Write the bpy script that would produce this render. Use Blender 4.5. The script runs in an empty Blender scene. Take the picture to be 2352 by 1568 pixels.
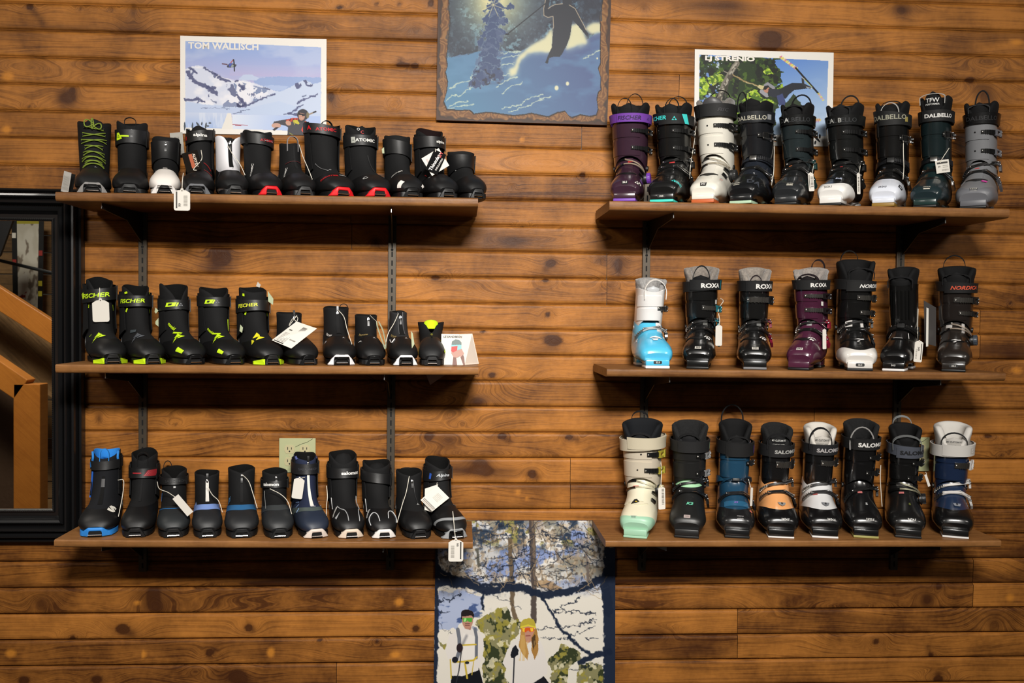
import bpy, bmesh, math, random
import numpy as np
from mathutils import Vector, Matrix
random.seed(7); RNG = np.random.RandomState(11)
SC = bpy.context.scene; COL = SC.collection; R = math.radians

# ------------------------------------------------------------------ camera
FPX = 2150.0; YAW, PITCH, ROLL = 0.05535, -0.02825, 0.01083; DIST = 3.0315
_f = Vector((math.sin(YAW)*math.cos(PITCH), math.cos(YAW)*math.cos(PITCH), math.sin(PITCH)))
_r0 = Vector((math.cos(YAW), -math.sin(YAW), 0)); _u0 = _r0.cross(_f)
CR = math.cos(ROLL)*_r0 + math.sin(ROLL)*_u0; CU = -math.sin(ROLL)*_r0 + math.cos(ROLL)*_u0; CF = _f
CAMP = Vector((0, -DIST, 0))
cd = bpy.data.cameras.new('camera'); cam = bpy.data.objects.new('camera', cd); COL.objects.link(cam)
cd.sensor_width = 36; cd.lens = FPX/2352*36; cd.clip_start = .05; cd.clip_end = 60
cam.matrix_world = Matrix(((CR.x, CU.x, -CF.x, CAMP.x), (CR.y, CU.y, -CF.y, CAMP.y), (CR.z, CU.z, -CF.z, CAMP.z), (0, 0, 0, 1)))
SC.camera = cam

# ------------------------------------------------------------------ world, lamps, exposure
w = bpy.data.worlds.new('room'); SC.world = w; w.use_nodes = True
w.node_tree.nodes['Background'].inputs[0].default_value = (1, .86, .70, 1)
w.node_tree.nodes['Background'].inputs[1].default_value = .03
SC.view_settings.view_transform = 'Standard'; SC.view_settings.look = 'None'
SC.view_settings.exposure = 0.08; SC.view_settings.gamma = 1.0; SC.view_settings.use_curve_mapping = False

def area(name, loc, target, sx, sy, power, col, spread=180):
    l = bpy.data.lights.new(name, 'AREA'); l.shape = 'RECTANGLE'; l.size = sx; l.size_y = sy; l.energy = power; l.color = col; l.spread = math.radians(spread)
    o = bpy.data.objects.new(name, l); COL.objects.link(o); o.location = loc
    o.rotation_euler = (Vector(target)-Vector(loc)).to_track_quat('-Z', 'Y').to_euler()
    return o
area('ceiling_or_fill_lamp', (.30, -3.9, 1.62), (.10, 0, -.30), 1.0, .30, 52, (1, .96, .90), 82)
area('ceiling_or_fill_lamp', (-2.3, -3.1, 1.75), (-1.1, 0, -.2), .9, .30, 10, (1, .94, .86), 110)
area('ceiling_or_fill_lamp', (2.9, -3.6, 1.75), (1.3, 0, -.2), .9, .30, 9, (1, .94, .86), 110)
area('ceiling_or_fill_lamp', (-2.2, -.55, 1.55), (-2.1, -2.0, -.5), .8, .4, 30, (1, .92, .80), 110)  # added fill lamp, brightens the railing and boards reflected in the mirror

# ------------------------------------------------------------------ helpers
def ray(px, py):
    return CR*((px-1176)/FPX) + CU*((784-py)/FPX) + CF
def at(px, py, d=0.0):
    """photo pixel -> point on the vertical plane d metres in front of the wall"""
    v = ray(px, py); k = (DIST-d)/v.y
    return CAMP + v*k

def prop(o, label=None, cat=None, group=None, kind=None):
    if label: o['label'] = label
    if cat: o['category'] = cat
    if group: o['group'] = group
    if kind: o['kind'] = kind
    return o
def empty(name, loc=(0, 0, 0), rz=0.0):
    o = bpy.data.objects.new(name, None); COL.objects.link(o); o.location = loc; o.rotation_euler = (0, 0, rz)
    o.empty_display_size = .05
    return o

class MB:
    def __init__(s): s.v = []; s.f = []; s.m = []
    def add(s, V, F, m=0):
        o = len(s.v); s.v.extend([tuple(map(float, p)) for p in V])
        for f in F: s.f.append(tuple(i+o for i in f)); s.m.append(m)
        return s
    def box(s, c, h, m=0, rot=None, bev=0.0):
        """centre, half sizes; optional 3x3 axes rot; bevelled edges"""
        b = min(bev, min(h)*.95)
        V = []; F = []
        if b <= 0:
            for x in (-1, 1):
                for y in (-1, 1):
                    for z in (-1, 1): V.append((x*h[0], y*h[1], z*h[2]))
            F = [(0, 1, 3, 2), (4, 6, 7, 5), (0, 4, 5, 1), (2, 3, 7, 6), (0, 2, 6, 4), (1, 5, 7, 3)]
        else:
            bm = bmesh.new(); bmesh.ops.create_cube(bm, size=2)
            for v in bm.verts: v.co = Vector((v.co.x*h[0], v.co.y*h[1], v.co.z*h[2]))
            bmesh.ops.bevel(bm, geom=bm.edges[:], offset=b, segments=2, affect='EDGES', profile=.5)
            bm.verts.index_update(); V = [tuple(v.co) for v in bm.verts]; F = [tuple(v.index for v in f.verts) for f in bm.faces]; bm.free()
        A = rot if rot is not None else Matrix.Identity(3)
        c = Vector(c)
        return s.add([c + A @ Vector(p) for p in V], F, m)
    def tube(s, path, r, m=0, n=8, closed=False):
        P = [Vector(p) for p in path]; N = len(P); V = []; F = []
        up = Vector((0, 0, 1)); prev = None
        for i, p in enumerate(P):
            if closed: t = P[(i+1) % N]-P[i-1]
            else: t = P[min(i+1, N-1)]-P[max(i-1, 0)]
            if t.length < 1e-9: t = Vector((0, 0, 1))
            t.normalize()
            if prev is None: a = t.orthogonal().normalized()
            else:
                a = prev - t*prev.dot(t)
                a = a.normalized() if a.length > 1e-6 else t.orthogonal().normalized()
            prev = a; b = t.cross(a)
            rr = r[i] if isinstance(r, (list, tuple)) else r
            for k in range(n):
                q = 2*math.pi*k/n; V.append(p + (a*math.cos(q)+b*math.sin(q))*rr)
        M = N if closed else N-1
        for i in range(M):
            for k in range(n):
                j = (i+1) % N
                F.append((i*n+k, i*n+(k+1) % n, j*n+(k+1) % n, j*n+k))
        if not closed:
            F.append(tuple(range(n))[::-1]); F.append(tuple((N-1)*n+k for k in range(n)))
        return s.add(V, F, m)
    def ribbon(s, path, wd, w, th, m=0):
        P = [Vector(p) for p in path]; wd = Vector(wd).normalized(); V = []; F = []; N = len(P)
        for i, p in enumerate(P):
            t = (P[min(i+1, N-1)]-P[max(i-1, 0)]).normalized(); n = t.cross(wd).normalized()
            for a, b in ((-1, -1), (1, -1), (1, 1), (-1, 1)): V.append(p + wd*(w/2*a) + n*(th/2*b))
        for i in range(N-1):
            for k in range(4): F.append((i*4+k, i*4+(k+1) % 4, i*4+4+(k+1) % 4, i*4+4+k))
        F.append((3, 2, 1, 0)); F.append(tuple((N-1)*4+k for k in range(4)))
        return s.add(V, F, m)
    def disc(s, c, ax, r, h, m=0, n=16, r2=None):
        c = Vector(c); ax = Vector(ax).normalized()
        return s.tube([c-ax*h/2, c-ax*h*.3, c+ax*h*.35, c+ax*h/2], [r, r, r, (r2 if r2 else r*.86)], m, n)
    def ball(s, c, r, m=0, n=8):
        V = []; F = []; c = Vector(c); K = n//2+1
        for i in range(K+1):
            th = math.pi*i/K
            for k in range(n): V.append(c+Vector((math.sin(th)*math.cos(2*math.pi*k/n), math.sin(th)*math.sin(2*math.pi*k/n), math.cos(th)))*r)
        for i in range(K):
            for k in range(n): F.append((i*n+k, (i+1)*n+k, (i+1)*n+(k+1) % n, i*n+(k+1) % n))
        return s.add(V, F, m)
    def prism(s, pts, axis_pt, m=0):
        """closed polygon (list of 3D points) swept by the vector axis_pt"""
        n = len(pts); a = Vector(axis_pt)
        V = [Vector(p) for p in pts]+[Vector(p)+a for p in pts]
        F = [tuple(range(n))[::-1], tuple(range(n, 2*n))]+[(i, (i+1) % n, n+(i+1) % n, n+i) for i in range(n)]
        return s.add(V, F, m)
    def grid(s, P, closed=False, m=0, flip=False):
        a, b = P.shape[:2]; V = P.reshape(-1, 3); F = []
        for i in range(a-1):
            for j in range(b if closed else b-1):
                q = (i*b+j, i*b+(j+1) % b, (i+1)*b+(j+1) % b, (i+1)*b+j)
                F.append(q[::-1] if flip else q)
        return s.add(V, F, m)
    def build(s, name, mats, parent=None, smooth=True, ang=40, fix=True):
        me = bpy.data.meshes.new(name); me.from_pydata(s.v, [], s.f)
        if not isinstance(mats, (list, tuple)): mats = [mats]
        for x in mats: me.materials.append(x)
        if len(mats) > 1: me.polygons.foreach_set('material_index', s.m)
        if fix:
            bm = bmesh.new(); bm.from_mesh(me); bmesh.ops.recalc_face_normals(bm, faces=bm.faces[:]); bm.to_mesh(me); bm.free()
        if smooth:
            me.polygons.foreach_set('use_smooth', [True]*len(me.polygons)); me.set_sharp_from_angle(angle=R(ang))
        me.update()
        o = bpy.data.objects.new(name, me); COL.objects.link(o)
        if parent: o.parent = parent
        return o

# ------------------------------------------------------------------ materials
MATS = {}
def srgb(c):
    if isinstance(c, str):
        c = [int(c[i:i+2], 16)/255 for i in (0, 2, 4)]
    return tuple(x/12.92 if x <= .04045 else ((x+.055)/1.055)**2.4 for x in c)
def mat(name, c, rough=.5, metal=0.0, coat=0.0, bump=0.0, bscale=900.0, var=0.0, spec=.5, sheen=0.0):
    key = (name, c if isinstance(c, str) else tuple(c), rough, metal, coat, bump, bscale, var)
    if key in MATS: return MATS[key]
    m = bpy.data.materials.new(name); m.use_nodes = True; nt = m.node_tree; b = nt.nodes['Principled BSDF']
    lin = srgb(c)
    b.inputs['Base Color'].default_value = (*lin, 1); b.inputs['Roughness'].default_value = rough
    b.inputs['Metallic'].default_value = metal; b.inputs['Coat Weight'].default_value = coat
    b.inputs['Coat Roughness'].default_value = .08; b.inputs['Specular IOR Level'].default_value = spec
    if sheen: b.inputs['Sheen Weight'].default_value = sheen
    if bump or var:
        tc = nt.nodes.new('ShaderNodeTexCoord'); nz = nt.nodes.new('ShaderNodeTexNoise'); nz.inputs['Scale'].default_value = bscale
        nz.inputs['Detail'].default_value = 3; nt.links.new(tc.outputs['Object'], nz.inputs['Vector'])
        if bump:
            bp = nt.nodes.new('ShaderNodeBump'); bp.inputs['Strength'].default_value = bump; bp.inputs['Distance'].default_value = .002
            nt.links.new(nz.outputs['Fac'], bp.inputs['Height']); nt.links.new(bp.outputs['Normal'], b.inputs['Normal'])
        if var:
            mx = nt.nodes.new('ShaderNodeMix'); mx.data_type = 'RGBA'
            mx.inputs['A'].default_value = (*[x*(1-var) for x in lin], 1); mx.inputs['B'].default_value = (*[min(1, x*(1+var)) for x in lin], 1)
            nt.links.new(nz.outputs['Fac'], mx.inputs['Factor']); nt.links.new(mx.outputs['Result'], b.inputs['Base Color'])
    MATS[key] = m
    return m
def fabric(c): return mat('fabric', c, .85, bump=.25, bscale=1400, spec=.25)
def knit(c): return mat('mesh_fabric', c, .9, bump=.6, bscale=700, spec=.2)
def rubber(c): return mat('rubber', c, .48, bump=.06, bscale=500, spec=.4)
def shell(c): return mat('glossy_plastic', c, .26, coat=.45)
def satin(c): return mat('satin_plastic', c, .42, bump=.03, bscale=600)
def fur(c): return mat('fleece', c, .95, bump=1.0, bscale=160, var=.55, sheen=0.0 if int(c[:2], 16) < 64 else .3)
def ink(c): return mat('print', c, .55)
CHROME = mat('chrome', 'D8D8D8', .18, metal=1.0)
STEEL = mat('steel', 'B4B2AE', .32, metal=1.0)
BLK = satin('101010'); PAPER = mat('paper', 'D8D3CA', .85, spec=.2); CORD = mat('cord', 'D8D2C4', .8)
STRAPB = mat('webbing', '131314', .7, bump=.4, bscale=500, spec=.3)

# ------------------------------------------------------------------ lettering (flat meshes from the built-in font)
TXT = {}
def text2d(body, bold=0.0, shear=0.0, space=1.0):
    key = (body, bold, shear, space)
    if key in TXT: return TXT[key]
    cu = bpy.data.curves.new('lettering', 'FONT'); cu.body = body; cu.resolution_u = 2; cu.offset = bold; cu.shear = shear; cu.space_character = space
    cu.align_x = 'CENTER'; cu.align_y = 'CENTER'
    o = bpy.data.objects.new('lettering', cu); COL.objects.link(o)
    dg = bpy.context.evaluated_depsgraph_get(); ev = o.evaluated_get(dg); me = ev.to_mesh()
    V = np.array([v.co[:2] for v in me.vertices], dtype=float).reshape(-1, 2); F = [tuple(p.vertices) for p in me.polygons]
    ev.to_mesh_clear(); bpy.data.objects.remove(o); bpy.data.curves.remove(cu)
    if len(V):
        V = V-(V.max(0)+V.min(0))/2; hgt = (V[:, 1].max()-V[:, 1].min()) or 1.0; V = V/hgt
    TXT[key] = (V, F); return TXT[key]
def flat_text(mb, body, origin, ux, uz, h, m=0, **k):
    """lettering on a flat panel: origin centre, unit vectors ux (right), uz (up), height h"""
    V, F = text2d(body, **k); o = Vector(origin); ux = Vector(ux); uz = Vector(uz)
    mb.add([o+ux*(x*h)+uz*(z*h) for x, z in V], F, m)
# ------------------------------------------------------------------ boot surfaces: rings that swing round from the collar to the toe
def crom(T, V, t):
    T = np.asarray(T, float); V = np.asarray(V, float)
    if V.ndim == 1: V = V[:, None]
    D = np.zeros_like(V); dt = np.diff(T)[:, None]; s = np.diff(V, axis=0)/dt
    D[1:-1] = (s[:-1]*dt[1:]+s[1:]*dt[:-1])/(dt[1:]+dt[:-1]); D[0] = s[0]; D[-1] = s[-1]
    t = np.asarray(t, float); i = np.clip(np.searchsorted(T, t, side='right')-1, 0, len(T)-2)
    h = (T[i+1]-T[i])[..., None]; q = ((t-T[i])[..., None])/h; 
    ext = (q < 0) | (q > 1); qq = np.clip(q, 0, 1)
    out = (2*qq**3-3*qq**2+1)*V[i]+(qq**3-2*qq**2+qq)*h*D[i]+(-2*qq**3+3*qq**2)*V[i+1]+(qq**3-qq**2)*h*D[i+1]
    out = np.where(q < 0, V[i]+q*h*D[i], np.where(q > 1, V[i+1]+(q-1)*h*D[i+1], out))
    return out
class Surf:
    """rows: t, Fy, Fz, By, Bz, w, e, taper, xshift"""
    def __init__(s, rows): s.T = [r[0] for r in rows]; s.V = np.array([r[1:] for r in rows], float)
    def P(s, t, a):
        t, a = np.broadcast_arrays(np.asarray(t, float), np.asarray(a, float)); v = crom(s.T, s.V, t)
        Fy, Fz, By, Bz, w, e, k, xs = [v[..., i] for i in range(8)]
        e = np.maximum(e, 1.2); ca, sa = np.cos(a), np.sin(a)
        c = np.sign(ca)*np.abs(ca)**(2/e); q = np.sign(sa)*np.abs(sa)**(2/e)
        x = w*q*(1-k*c)+xs; y = (Fy+By)/2+(Fy-By)/2*c; z = (Fz+Bz)/2+(Fz-Bz)/2*c
        return np.stack([x, y, z], -1)
    def C(s, t):
        v = crom(s.T, s.V, np.asarray(t, float)); return np.stack([v[..., 7], (v[..., 0]+v[..., 2])/2, (v[..., 1]+v[..., 3])/2], -1)
    def N(s, t, a):
        t, a = np.broadcast_arrays(np.asarray(t, float), np.asarray(a, float)); h = 1e-3; ha = .03
        dt = s.P(t+h, a)-s.P(t-h, a); da = s.P(t, a+ha)-s.P(t, a-ha)
        n = np.cross(dt, da); l = np.linalg.norm(n, axis=-1, keepdims=True); n = n/np.maximum(l, 1e-12)
        o = s.P(t, a)-s.C(t); sg = np.sign((n*o).sum(-1, keepdims=True)); sg[sg == 0] = 1
        return n*sg
    def O(s, t, a, off): return s.P(t, a)+s.N(t, a)*off
    def frame(s, t, a):
        p = Vector(s.P(t, a)); n = Vector(s.N(t, a)); u = Vector(s.P(t, a+.03)-s.P(t, a-.03)); u = (u-n*u.dot(n)).normalized()
        return p, n, u, n.cross(u) if n.cross(u).z > 0 or abs(n.cross(u).z) < .2 and n.cross(u).y > 0 else -n.cross(u)

def patch(mb, S, t0, t1, a0, a1, off, th, nt=6, na=12, m=0, full=False):
    """raised panel between t0..t1 and a0..a1 (degrees; t limits may be functions of the angle), proud by off, th thick"""
    A = np.radians(np.linspace(a0, a1, na + (0 if full else 1), endpoint=not full)); q = np.linspace(0, 1, nt+1)
    f0 = t0(A) if callable(t0) else np.full_like(A, t0); f1 = t1(A) if callable(t1) else np.full_like(A, t1)
    TT = f0[None]+(f1-f0)[None]*q[:, None]; AA = np.broadcast_to(A[None], TT.shape)
    Po = S.O(TT, AA, off); Pi = S.O(TT, AA, off-th)
    W = np.concatenate([Pi[:1], Po, Pi[-1:]], 0)
    mb.grid(W, closed=full, m=m)
    if not full:
        n = nt+1
        for j in (0, -1):
            V = np.concatenate([Po[:, j], Pi[:, j]], 0); F = [(i, i+1, n+i+1, n+i) for i in range(nt)]
            mb.add(V, F, m)
    return mb
def decal(mb, S, V2, F, t0, a0, size, rot=0.0, off=.0022, m=0):
    """flat outline V2 wrapped onto the surface round (t0, a0 deg)"""
    a0 = R(a0); V2 = np.asarray(V2, float)*size
    c, s = math.cos(R(rot)), math.sin(R(rot)); u = V2[:, 0]*c-V2[:, 1]*s; v = V2[:, 0]*s+V2[:, 1]*c
    # step along the surface so that long words keep their spacing
    aa = np.linspace(-2.0, 2.0, 161)+a0; pp = S.P(np.full_like(aa, t0), aa); L = np.concatenate([[0], np.cumsum(np.linalg.norm(np.diff(pp, axis=0), axis=1))]); L -= np.interp(a0, aa, L)
    a = np.interp(u, L, aa)
    tt = np.linspace(t0-.35, t0+.35, 71); pp = S.P(tt, np.full_like(tt, a0)); L = np.concatenate([[0], np.cumsum(np.linalg.norm(np.diff(pp, axis=0), axis=1))]); L -= np.interp(t0, tt, L)
    t = np.interp(-v, L, tt)
    if S.flip: t = 2*t0-t
    mb.add(S.O(t, a, off), F, m); return mb
Surf.flip = False
def word(S, body, t0, a0, size, col, parent, rot=0, off=.0022, name='lettering', **k):
    V, F = text2d(body, **k)
    if not len(V): return
    return decal(MB(), S, V, F, t0, a0, size, rot, off).build(name, ink(col), parent, smooth=False, fix=False)
def shape(S, polys, t0, a0, size, col, parent, rot=0, off=.002, name='emblem'):
    mb = MB()
    if not hasattr(polys[0][0], '__len__'): polys = [polys]
    for P in polys:
        n = len(P)
        decal(mb, S, P, [tuple(range(n))], t0, a0, size, rot, off)
    return mb.build(name, ink(col), parent, smooth=False, fix=False)
TRI3 = [[(-.5, -.45), (-.03, -.45), (-.26, 0)], [(.03, -.45), (.5, -.45), (.26, 0)], [(-.23, .05), (.23, .05), (0, .5)]]
FLAG = [[(-.5, -.5), (-.25, -.05), (-.12, -.22), (-.38, -.5)][::1], [(-.22, 0), (.05, .5), (.22, .12), (-.08, -.12)], [(-.08, -.2), (.25, .08), (.45, -.1), (.1, -.28)]]
PEAK = [[(-.5, -.4), (-.1, -.1), (0, .5), (.1, -.1), (.5, -.4), (0, -.22)]]
BAR = [[(-.5, -.5), (.5, -.5), (.5, .5), (-.5, .5)]]
def rectd(wd, ht, n=8, skew=0.0):
    """rectangle cut into strips so that it bends with the surface"""
    V = []; F = []
    for i in range(n+1):
        x = -wd/2+wd*i/n; V += [(x-skew*ht/2, -ht/2), (x+skew*ht/2, ht/2)]
    for i in range(n): F.append((2*i, 2*i+2, 2*i+3, 2*i+1))
    return V, F
def stickr(S, t0, a0, wd, ht, col, parent, rot=0, off=.002, name='sticker', skew=0.0):
    V, F = rectd(wd, ht, 8, skew); return decal(MB(), S, V, F, t0, a0, 1, rot, off).build(name, ink(col), parent, smooth=False, fix=False)

def skin(S, tc, t1, mats, parent, name, off=0.0, wall=.005, nt=30, na=40, inner=.35, capend=True, floor=True):
    """the body of a boot: outer skin from collar line tc(a) to t1, rolled rim, inner lining"""
    mb = MB(); A = np.linspace(0, 2*math.pi, na, endpoint=False); f0 = tc(A) if callable(tc) else np.full_like(A, tc)
    q = np.linspace(0, 1, nt+1); TT = f0[None]+(t1-f0)[None]*q[:, None]; AA = np.broadcast_to(A[None], TT.shape)
    Po = S.O(TT, AA, off)
    qi = np.linspace(0, 1, 7)[::-1]; Ti = f0[None]+(f0*0+inner)[None]*qi[:, None]; Ai = np.broadcast_to(A[None], Ti.shape)
    Pi = S.O(Ti, Ai, off-wall); rim = S.O(f0-.012, A, off-wall/2)[None]
    mb.grid(np.concatenate([rim, Po], 0), closed=True, m=0)
    W = np.concatenate([Pi, rim], 0); mb.grid(W, closed=True, m=1)
    if floor: mb.add(Pi[0], [tuple(range(na))], 1)
    if capend:
        c = Po[-1].mean(0); V = [c]+list(Po[-1]); mb.add(V, [(0, i+1, (i+1) % na+1) for i in range(na)], 0)
    return mb.build(name, mats, parent, ang=60)

# ------------------------------------------------------------------ cross-country boot
def outline(rows, n=1):
    """closed footprint from (y, halfwidth_left, halfwidth_right) rows"""
    L = [(-r[1], r[0]) for r in rows]; Rr = [(r[2], r[0]) for r in rows][::-1]
    return L+Rr
def slab(mb, pts, z0, z1, m=0, ins=.003):
    """extruded footprint with a softened lower edge"""
    P = np.array(pts); c = P.mean(0); n = len(P)
    V = []; Z = [(z0, 1-ins/.05), (z0+ins, 1.0), (z1, 1.0)]
    for z, k in Z:
        for p in P: V.append((c[0]+(p[0]-c[0])*k, c[1]+(p[1]-c[1])*k, z))
    F = []
    for l in range(2):
        for i in range(n): F.append((l*n+i, l*n+(i+1) % n, (l+1)*n+(i+1) % n, (l+1)*n+i))
    F += [tuple(range(n))[::-1], tuple(2*n+i for i in range(n))]
    mb.add(V, F, m)

def place(sp, d_toe, d_shaft, ysh, name):
    """root empty: toe centre at pixel sp['x'], shaft centre at pixel sp['xt']; returns root, height of the top above the shelf"""
    zb = sp['zb'](sp['x']); toe = at(sp['x'], sp['yb'], d_toe)
    top = at(sp['xt'], sp['yt'], d_shaft)
    dx = top.x-toe.x; yaw = math.asin(max(-.6, min(.6, dx/ysh))); sp['yc'] = math.cos(yaw); sp['vc'] = math.cos(math.atan(toe.x/2.8))
    base = Vector((toe.x, -d_toe, 0)); base.z = sp['zs'](toe.x)
    root = empty(name, base); root.matrix_world = Matrix.Translation(base+Vector((0, 0, .0008))) @ Matrix.Rotation(-sp['tilt'], 4, 'Y') @ Matrix.Rotation(-yaw, 4, 'Z')
    return root, top.z-base.z

def nordic(sp):
    s = sp.get('s', 1.0)*.89; dt = sp.get('d', .268)
    root, H = place(sp, dt, dt-.205*s, .205*s, 'cross_country_boot')
    prop(root, sp['label'], 'ski boot', sp['group'])
    kw = (sp['w']-3)*(DIST-dt+.06)/FPX/2/.0535*sp.get('fw', .95)*sp['yc']**.9; wt = sp['vc']* sp['wt']*(DIST-dt+.19)/FPX/2/.0475
    H = max(.12, H); k = (H-.085)/(.20-.085)
    def zz(z): return z if z < .085 else .085+(z-.085)*k
    lean = sp.get('lean', 0.0)
    rows = []
    for t, Fy, Fz, By, Bz, wd, e, tp, top in (
        (-.30, .168, .262, .268, .270, .046, 2.1, .05, 1), (-.12, .165, .222, .264, .230, .045, 2.1, .05, 1), (0, .163, .196, .262, .203, .044, 2.1, .08, 1), (.18, .156, .155, .262, .155, .042, 2.1, .12, .9),
        (.34, .142, .120, .268, .085, .041, 2.2, .15, .5), (.48, .116, .097, .272, .030, .042, 2.3, .16, 0),
        (.62, .085, .081, .180, .010, .0475, 2.35, .12, 0), (.76, .052, .068, .105, .008, .051, 2.4, .08, 0), (.88, .024, .055, .055, .010, .047, 2.4, .04, 0),
        (.96, .008, .041, .028, .012, .037, 2.4, 0, 0), (1.0, .002, .030, .016, .014, .026, 2.3, 0, 0)):
        wb = wd*(kw*(1-top)+wt*top)
        rows.append((t, Fy*s, zz(Fz) if Fz > .085 else Fz, By*s, zz(Bz), wb, e, tp, lean*top*.03))
    S = Surf(rows)
    cf, cs_, cb = sp.get('collar', (0, 0, 0)); nz = sp.get('notch', 0.0)
    def tc(A):
        c = np.cos(A); base = cf*np.clip(c, 0, 1)**2+cb*np.clip(-c, 0, 1)**2+cs_*np.sin(A)**2
        return 0.02-base+nz*np.exp(-(((A+math.pi) % (2*math.pi)-math.pi)/.35)**2)+.008*np.sin(3*A+sp['x'])
    up = sp.get('upper', '151516'); lin = sp.get('lining', '0A0A0A')
    skin(S, tc, 1.0, [fabric(up), knit(lin)], root, 'upper')
    # toe cap and rand
    tcol = sp.get('toecap', '121213'); tf, ts = sp.get('cap', (.74, .50))
    f = lambda A: tf+(ts-tf)*np.clip(1-np.cos(A), 0, 1)**.8
    mb = MB(); patch(mb, S, f, 1.0, -112, 112, .0016, .003, 10, 30); 
    e = S.O(np.full(31, 1.0), np.radians(np.linspace(-112, 112, 31)), .0016); c = e.mean(0); mb.add([c]+list(e), [(0, i+1, i+2) for i in range(30)])
    mb.build('toe_cap', rubber(tcol), root, ang=60)
    mb = MB(); f2 = lambda A: .60-.12*np.clip(-np.cos(A), 0, 1)
    patch(mb, S, .36, .66, 118, 242, .0022, .003, 8, 20); mb.build('heel_counter', rubber('131313'), root, ang=60)
    if sp.get('rand'):
        rc, r0, r1 = sp['rand']; f = lambda A: r0+(ts-tf)*np.clip(1-np.cos(A), 0, 1)**.8
        g = lambda A: r1+(ts-tf)*np.clip(1-np.cos(A), 0, 1)**.8
        mb = MB(); patch(mb, S, f, g, -100, 100, .0024, .002, 3, 30); mb.build('rand', rubber(rc), root)
    # sole
    so = [(.0085, .020, .020), (.009, .032, .032), (.016, .039, .039), (.04, .046, .047), (.075, .049, .051), (.12, .042, .046), (.17, .033, .036), (.22, .034, .035), (.255, .033, .033), (.272, .022, .022), (.277, .008, .008)]
    so = [(y*s if y > .01 else y, a*kw*.98, b*kw*.98) for y, a, b in so]
    mb = MB(); slab(mb, outline(so), .0, .016); mb.build('sole', rubber(sp.get('sole', '0F0F10')), root)
    # toe block with binding recess and pin
    bt = sp.get('bumper', ('dark', '161616')); bs = kw
    def arch(x0, z0, xi, zi, yb, col, xo=None, nm='toe_bumper', th=.016):
        o = [(-x0, .001), (-x0*.72, z0*.62), (-x0*.45, z0), (x0*.45, z0), (x0*.72, z0*.62), (x0, .001)]
        n_ = [(-xi, .001), (-xi, zi*.62), (-xi*.9, zi), (xi*.9, zi), (xi, zi*.62), (xi, .001)]
        yf = lambda x: yb+.030*(abs(x)/.05)**2
        V = [(x, yf(x), z) for x, z in o]+[(x, yf(x), z) for x, z in n_]+[(x, yf(x)+th, z) for x, z in o]+[(x, yf(x)+th, z) for x, z in n_]
        F = []
        for i in range(5): F += [(i, i+1, 7+i, 6+i), (12+i, 13+i, 1+i, i), (6+i, 7+i, 19+i, 18+i)]
        F += [(0, 6, 18, 12), (5, 11, 23, 17)]
        b = MB().add(V, F).build(nm, col, root, ang=30)
        md = b.modifiers.new('bevel', 'BEVEL'); md.width = .0035; md.segments = 3; md.limit_method = 'ANGLE'; return b
    xr = .0175*bs
    if bt[0] == 'dark': arch(.031*bs, .027, xr, .017, -.007, rubber(bt[1]))
    elif bt[0] == 'gloss': arch(.031*bs, .028, xr, .018, -.007, shell(bt[1]))
    elif bt[0] == 'arch':
        arch(.045*bs, .031, .026*bs, .024, -.004, rubber(bt[1])); arch(.026*bs, .025, xr, .017, -.007, shell('0D0D0D'), nm='toe_block')
    elif bt[0] == 'full': arch(.043*bs, .028, xr, .018, -.006, rubber(bt[1]))
    elif bt[0] == 'wings':
        arch(.026*bs, .029, xr, .018, -.007, rubber('1A1A1A'))
        for sx in (-1, 1):
            mb = MB(); a = [(sx*.0265*bs, -.004, .001), (sx*.0265*bs, -.003, .017), (sx*.034*bs, .003, .016), (sx*.052*bs, .034, .010), (sx*.052*bs, .034, .001)]
            mb.prism(a, (sx*-.002, .014, 0)); mb.build('toe_wing', rubber(bt[1]), root, smooth=False)
    MB().box((0, .0045, .0095), (xr*.99, .0025, .0092)).build('binding_recess', mat('cavity', '050505', .9), root, smooth=False)
    mb = MB().tube([(-xr*1.02, -.0055, .0075), (xr*1.02, -.0055, .0075)], .0018, n=8); mb.build('binding_pin', CHROME, root)
    # zip
    z = sp.get('zip')
    if z:
        zc, z0, z1, ww = z
        mb = MB(); patch(mb, S, z0, z1, -ww, ww, .0018, .002, 14, 2); mb.build('zip_tape', fabric(zc) if zc != '0C0C0C' else rubber(zc), root)
    pl = sp.get('puller')
    if pl:
        pc, pt, up_ = pl; pt = pt+.10+cf*-.5; p, n, u, v = S.frame(pt, 0.0)
        mb = MB(); c = p+n*.004; mb.tube([c+u*.0028*math.cos(q)+v*(.0048*math.sin(q)) for q in np.linspace(0, 2*math.pi, 13)[:-1]], .0011, closed=True, n=6)
        mb.box(p+n*.003-v*.0, (.0028, .0020, .0036), rot=Matrix((u, n, v)).transposed(), bev=.0012)
        mb.build('zip_slider', CHROME, root)
        d = v if up_ else -v
        mb = MB(); mb.ribbon([c+d*.006, c+d*.012+n*.002, c+d*.022+n*(.001)], u, .006, .0022); mb.build('zip_pull', satin(pc), root)
    # strap
    st = sp.get('strap')
    if st:
        ct, hh, tilt, col = st[:4]; so_ = st[4] if len(st) > 4 else .0075
        f0 = lambda A: ct-hh+tilt*np.sin(A); f1 = lambda A: ct+hh+tilt*np.sin(A)
        mb = MB(); patch(mb, S, f0, f1, -180, 180, so_, .0028, 3, 44, full=True)
        b = mb.build('strap', mat('strap_rubber', col, .5, bump=.08, bscale=400), root)
        bk = MB(); patch(bk, S, lambda A: ct-hh-.012+tilt*np.sin(A), lambda A: ct+hh+.012+tilt*np.sin(A), *(sp.get('keep', (62, 70))), so_+.0018, .0018, 2, 3); bk.build('strap_keeper', rubber('101010'), b, smooth=False)
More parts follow.
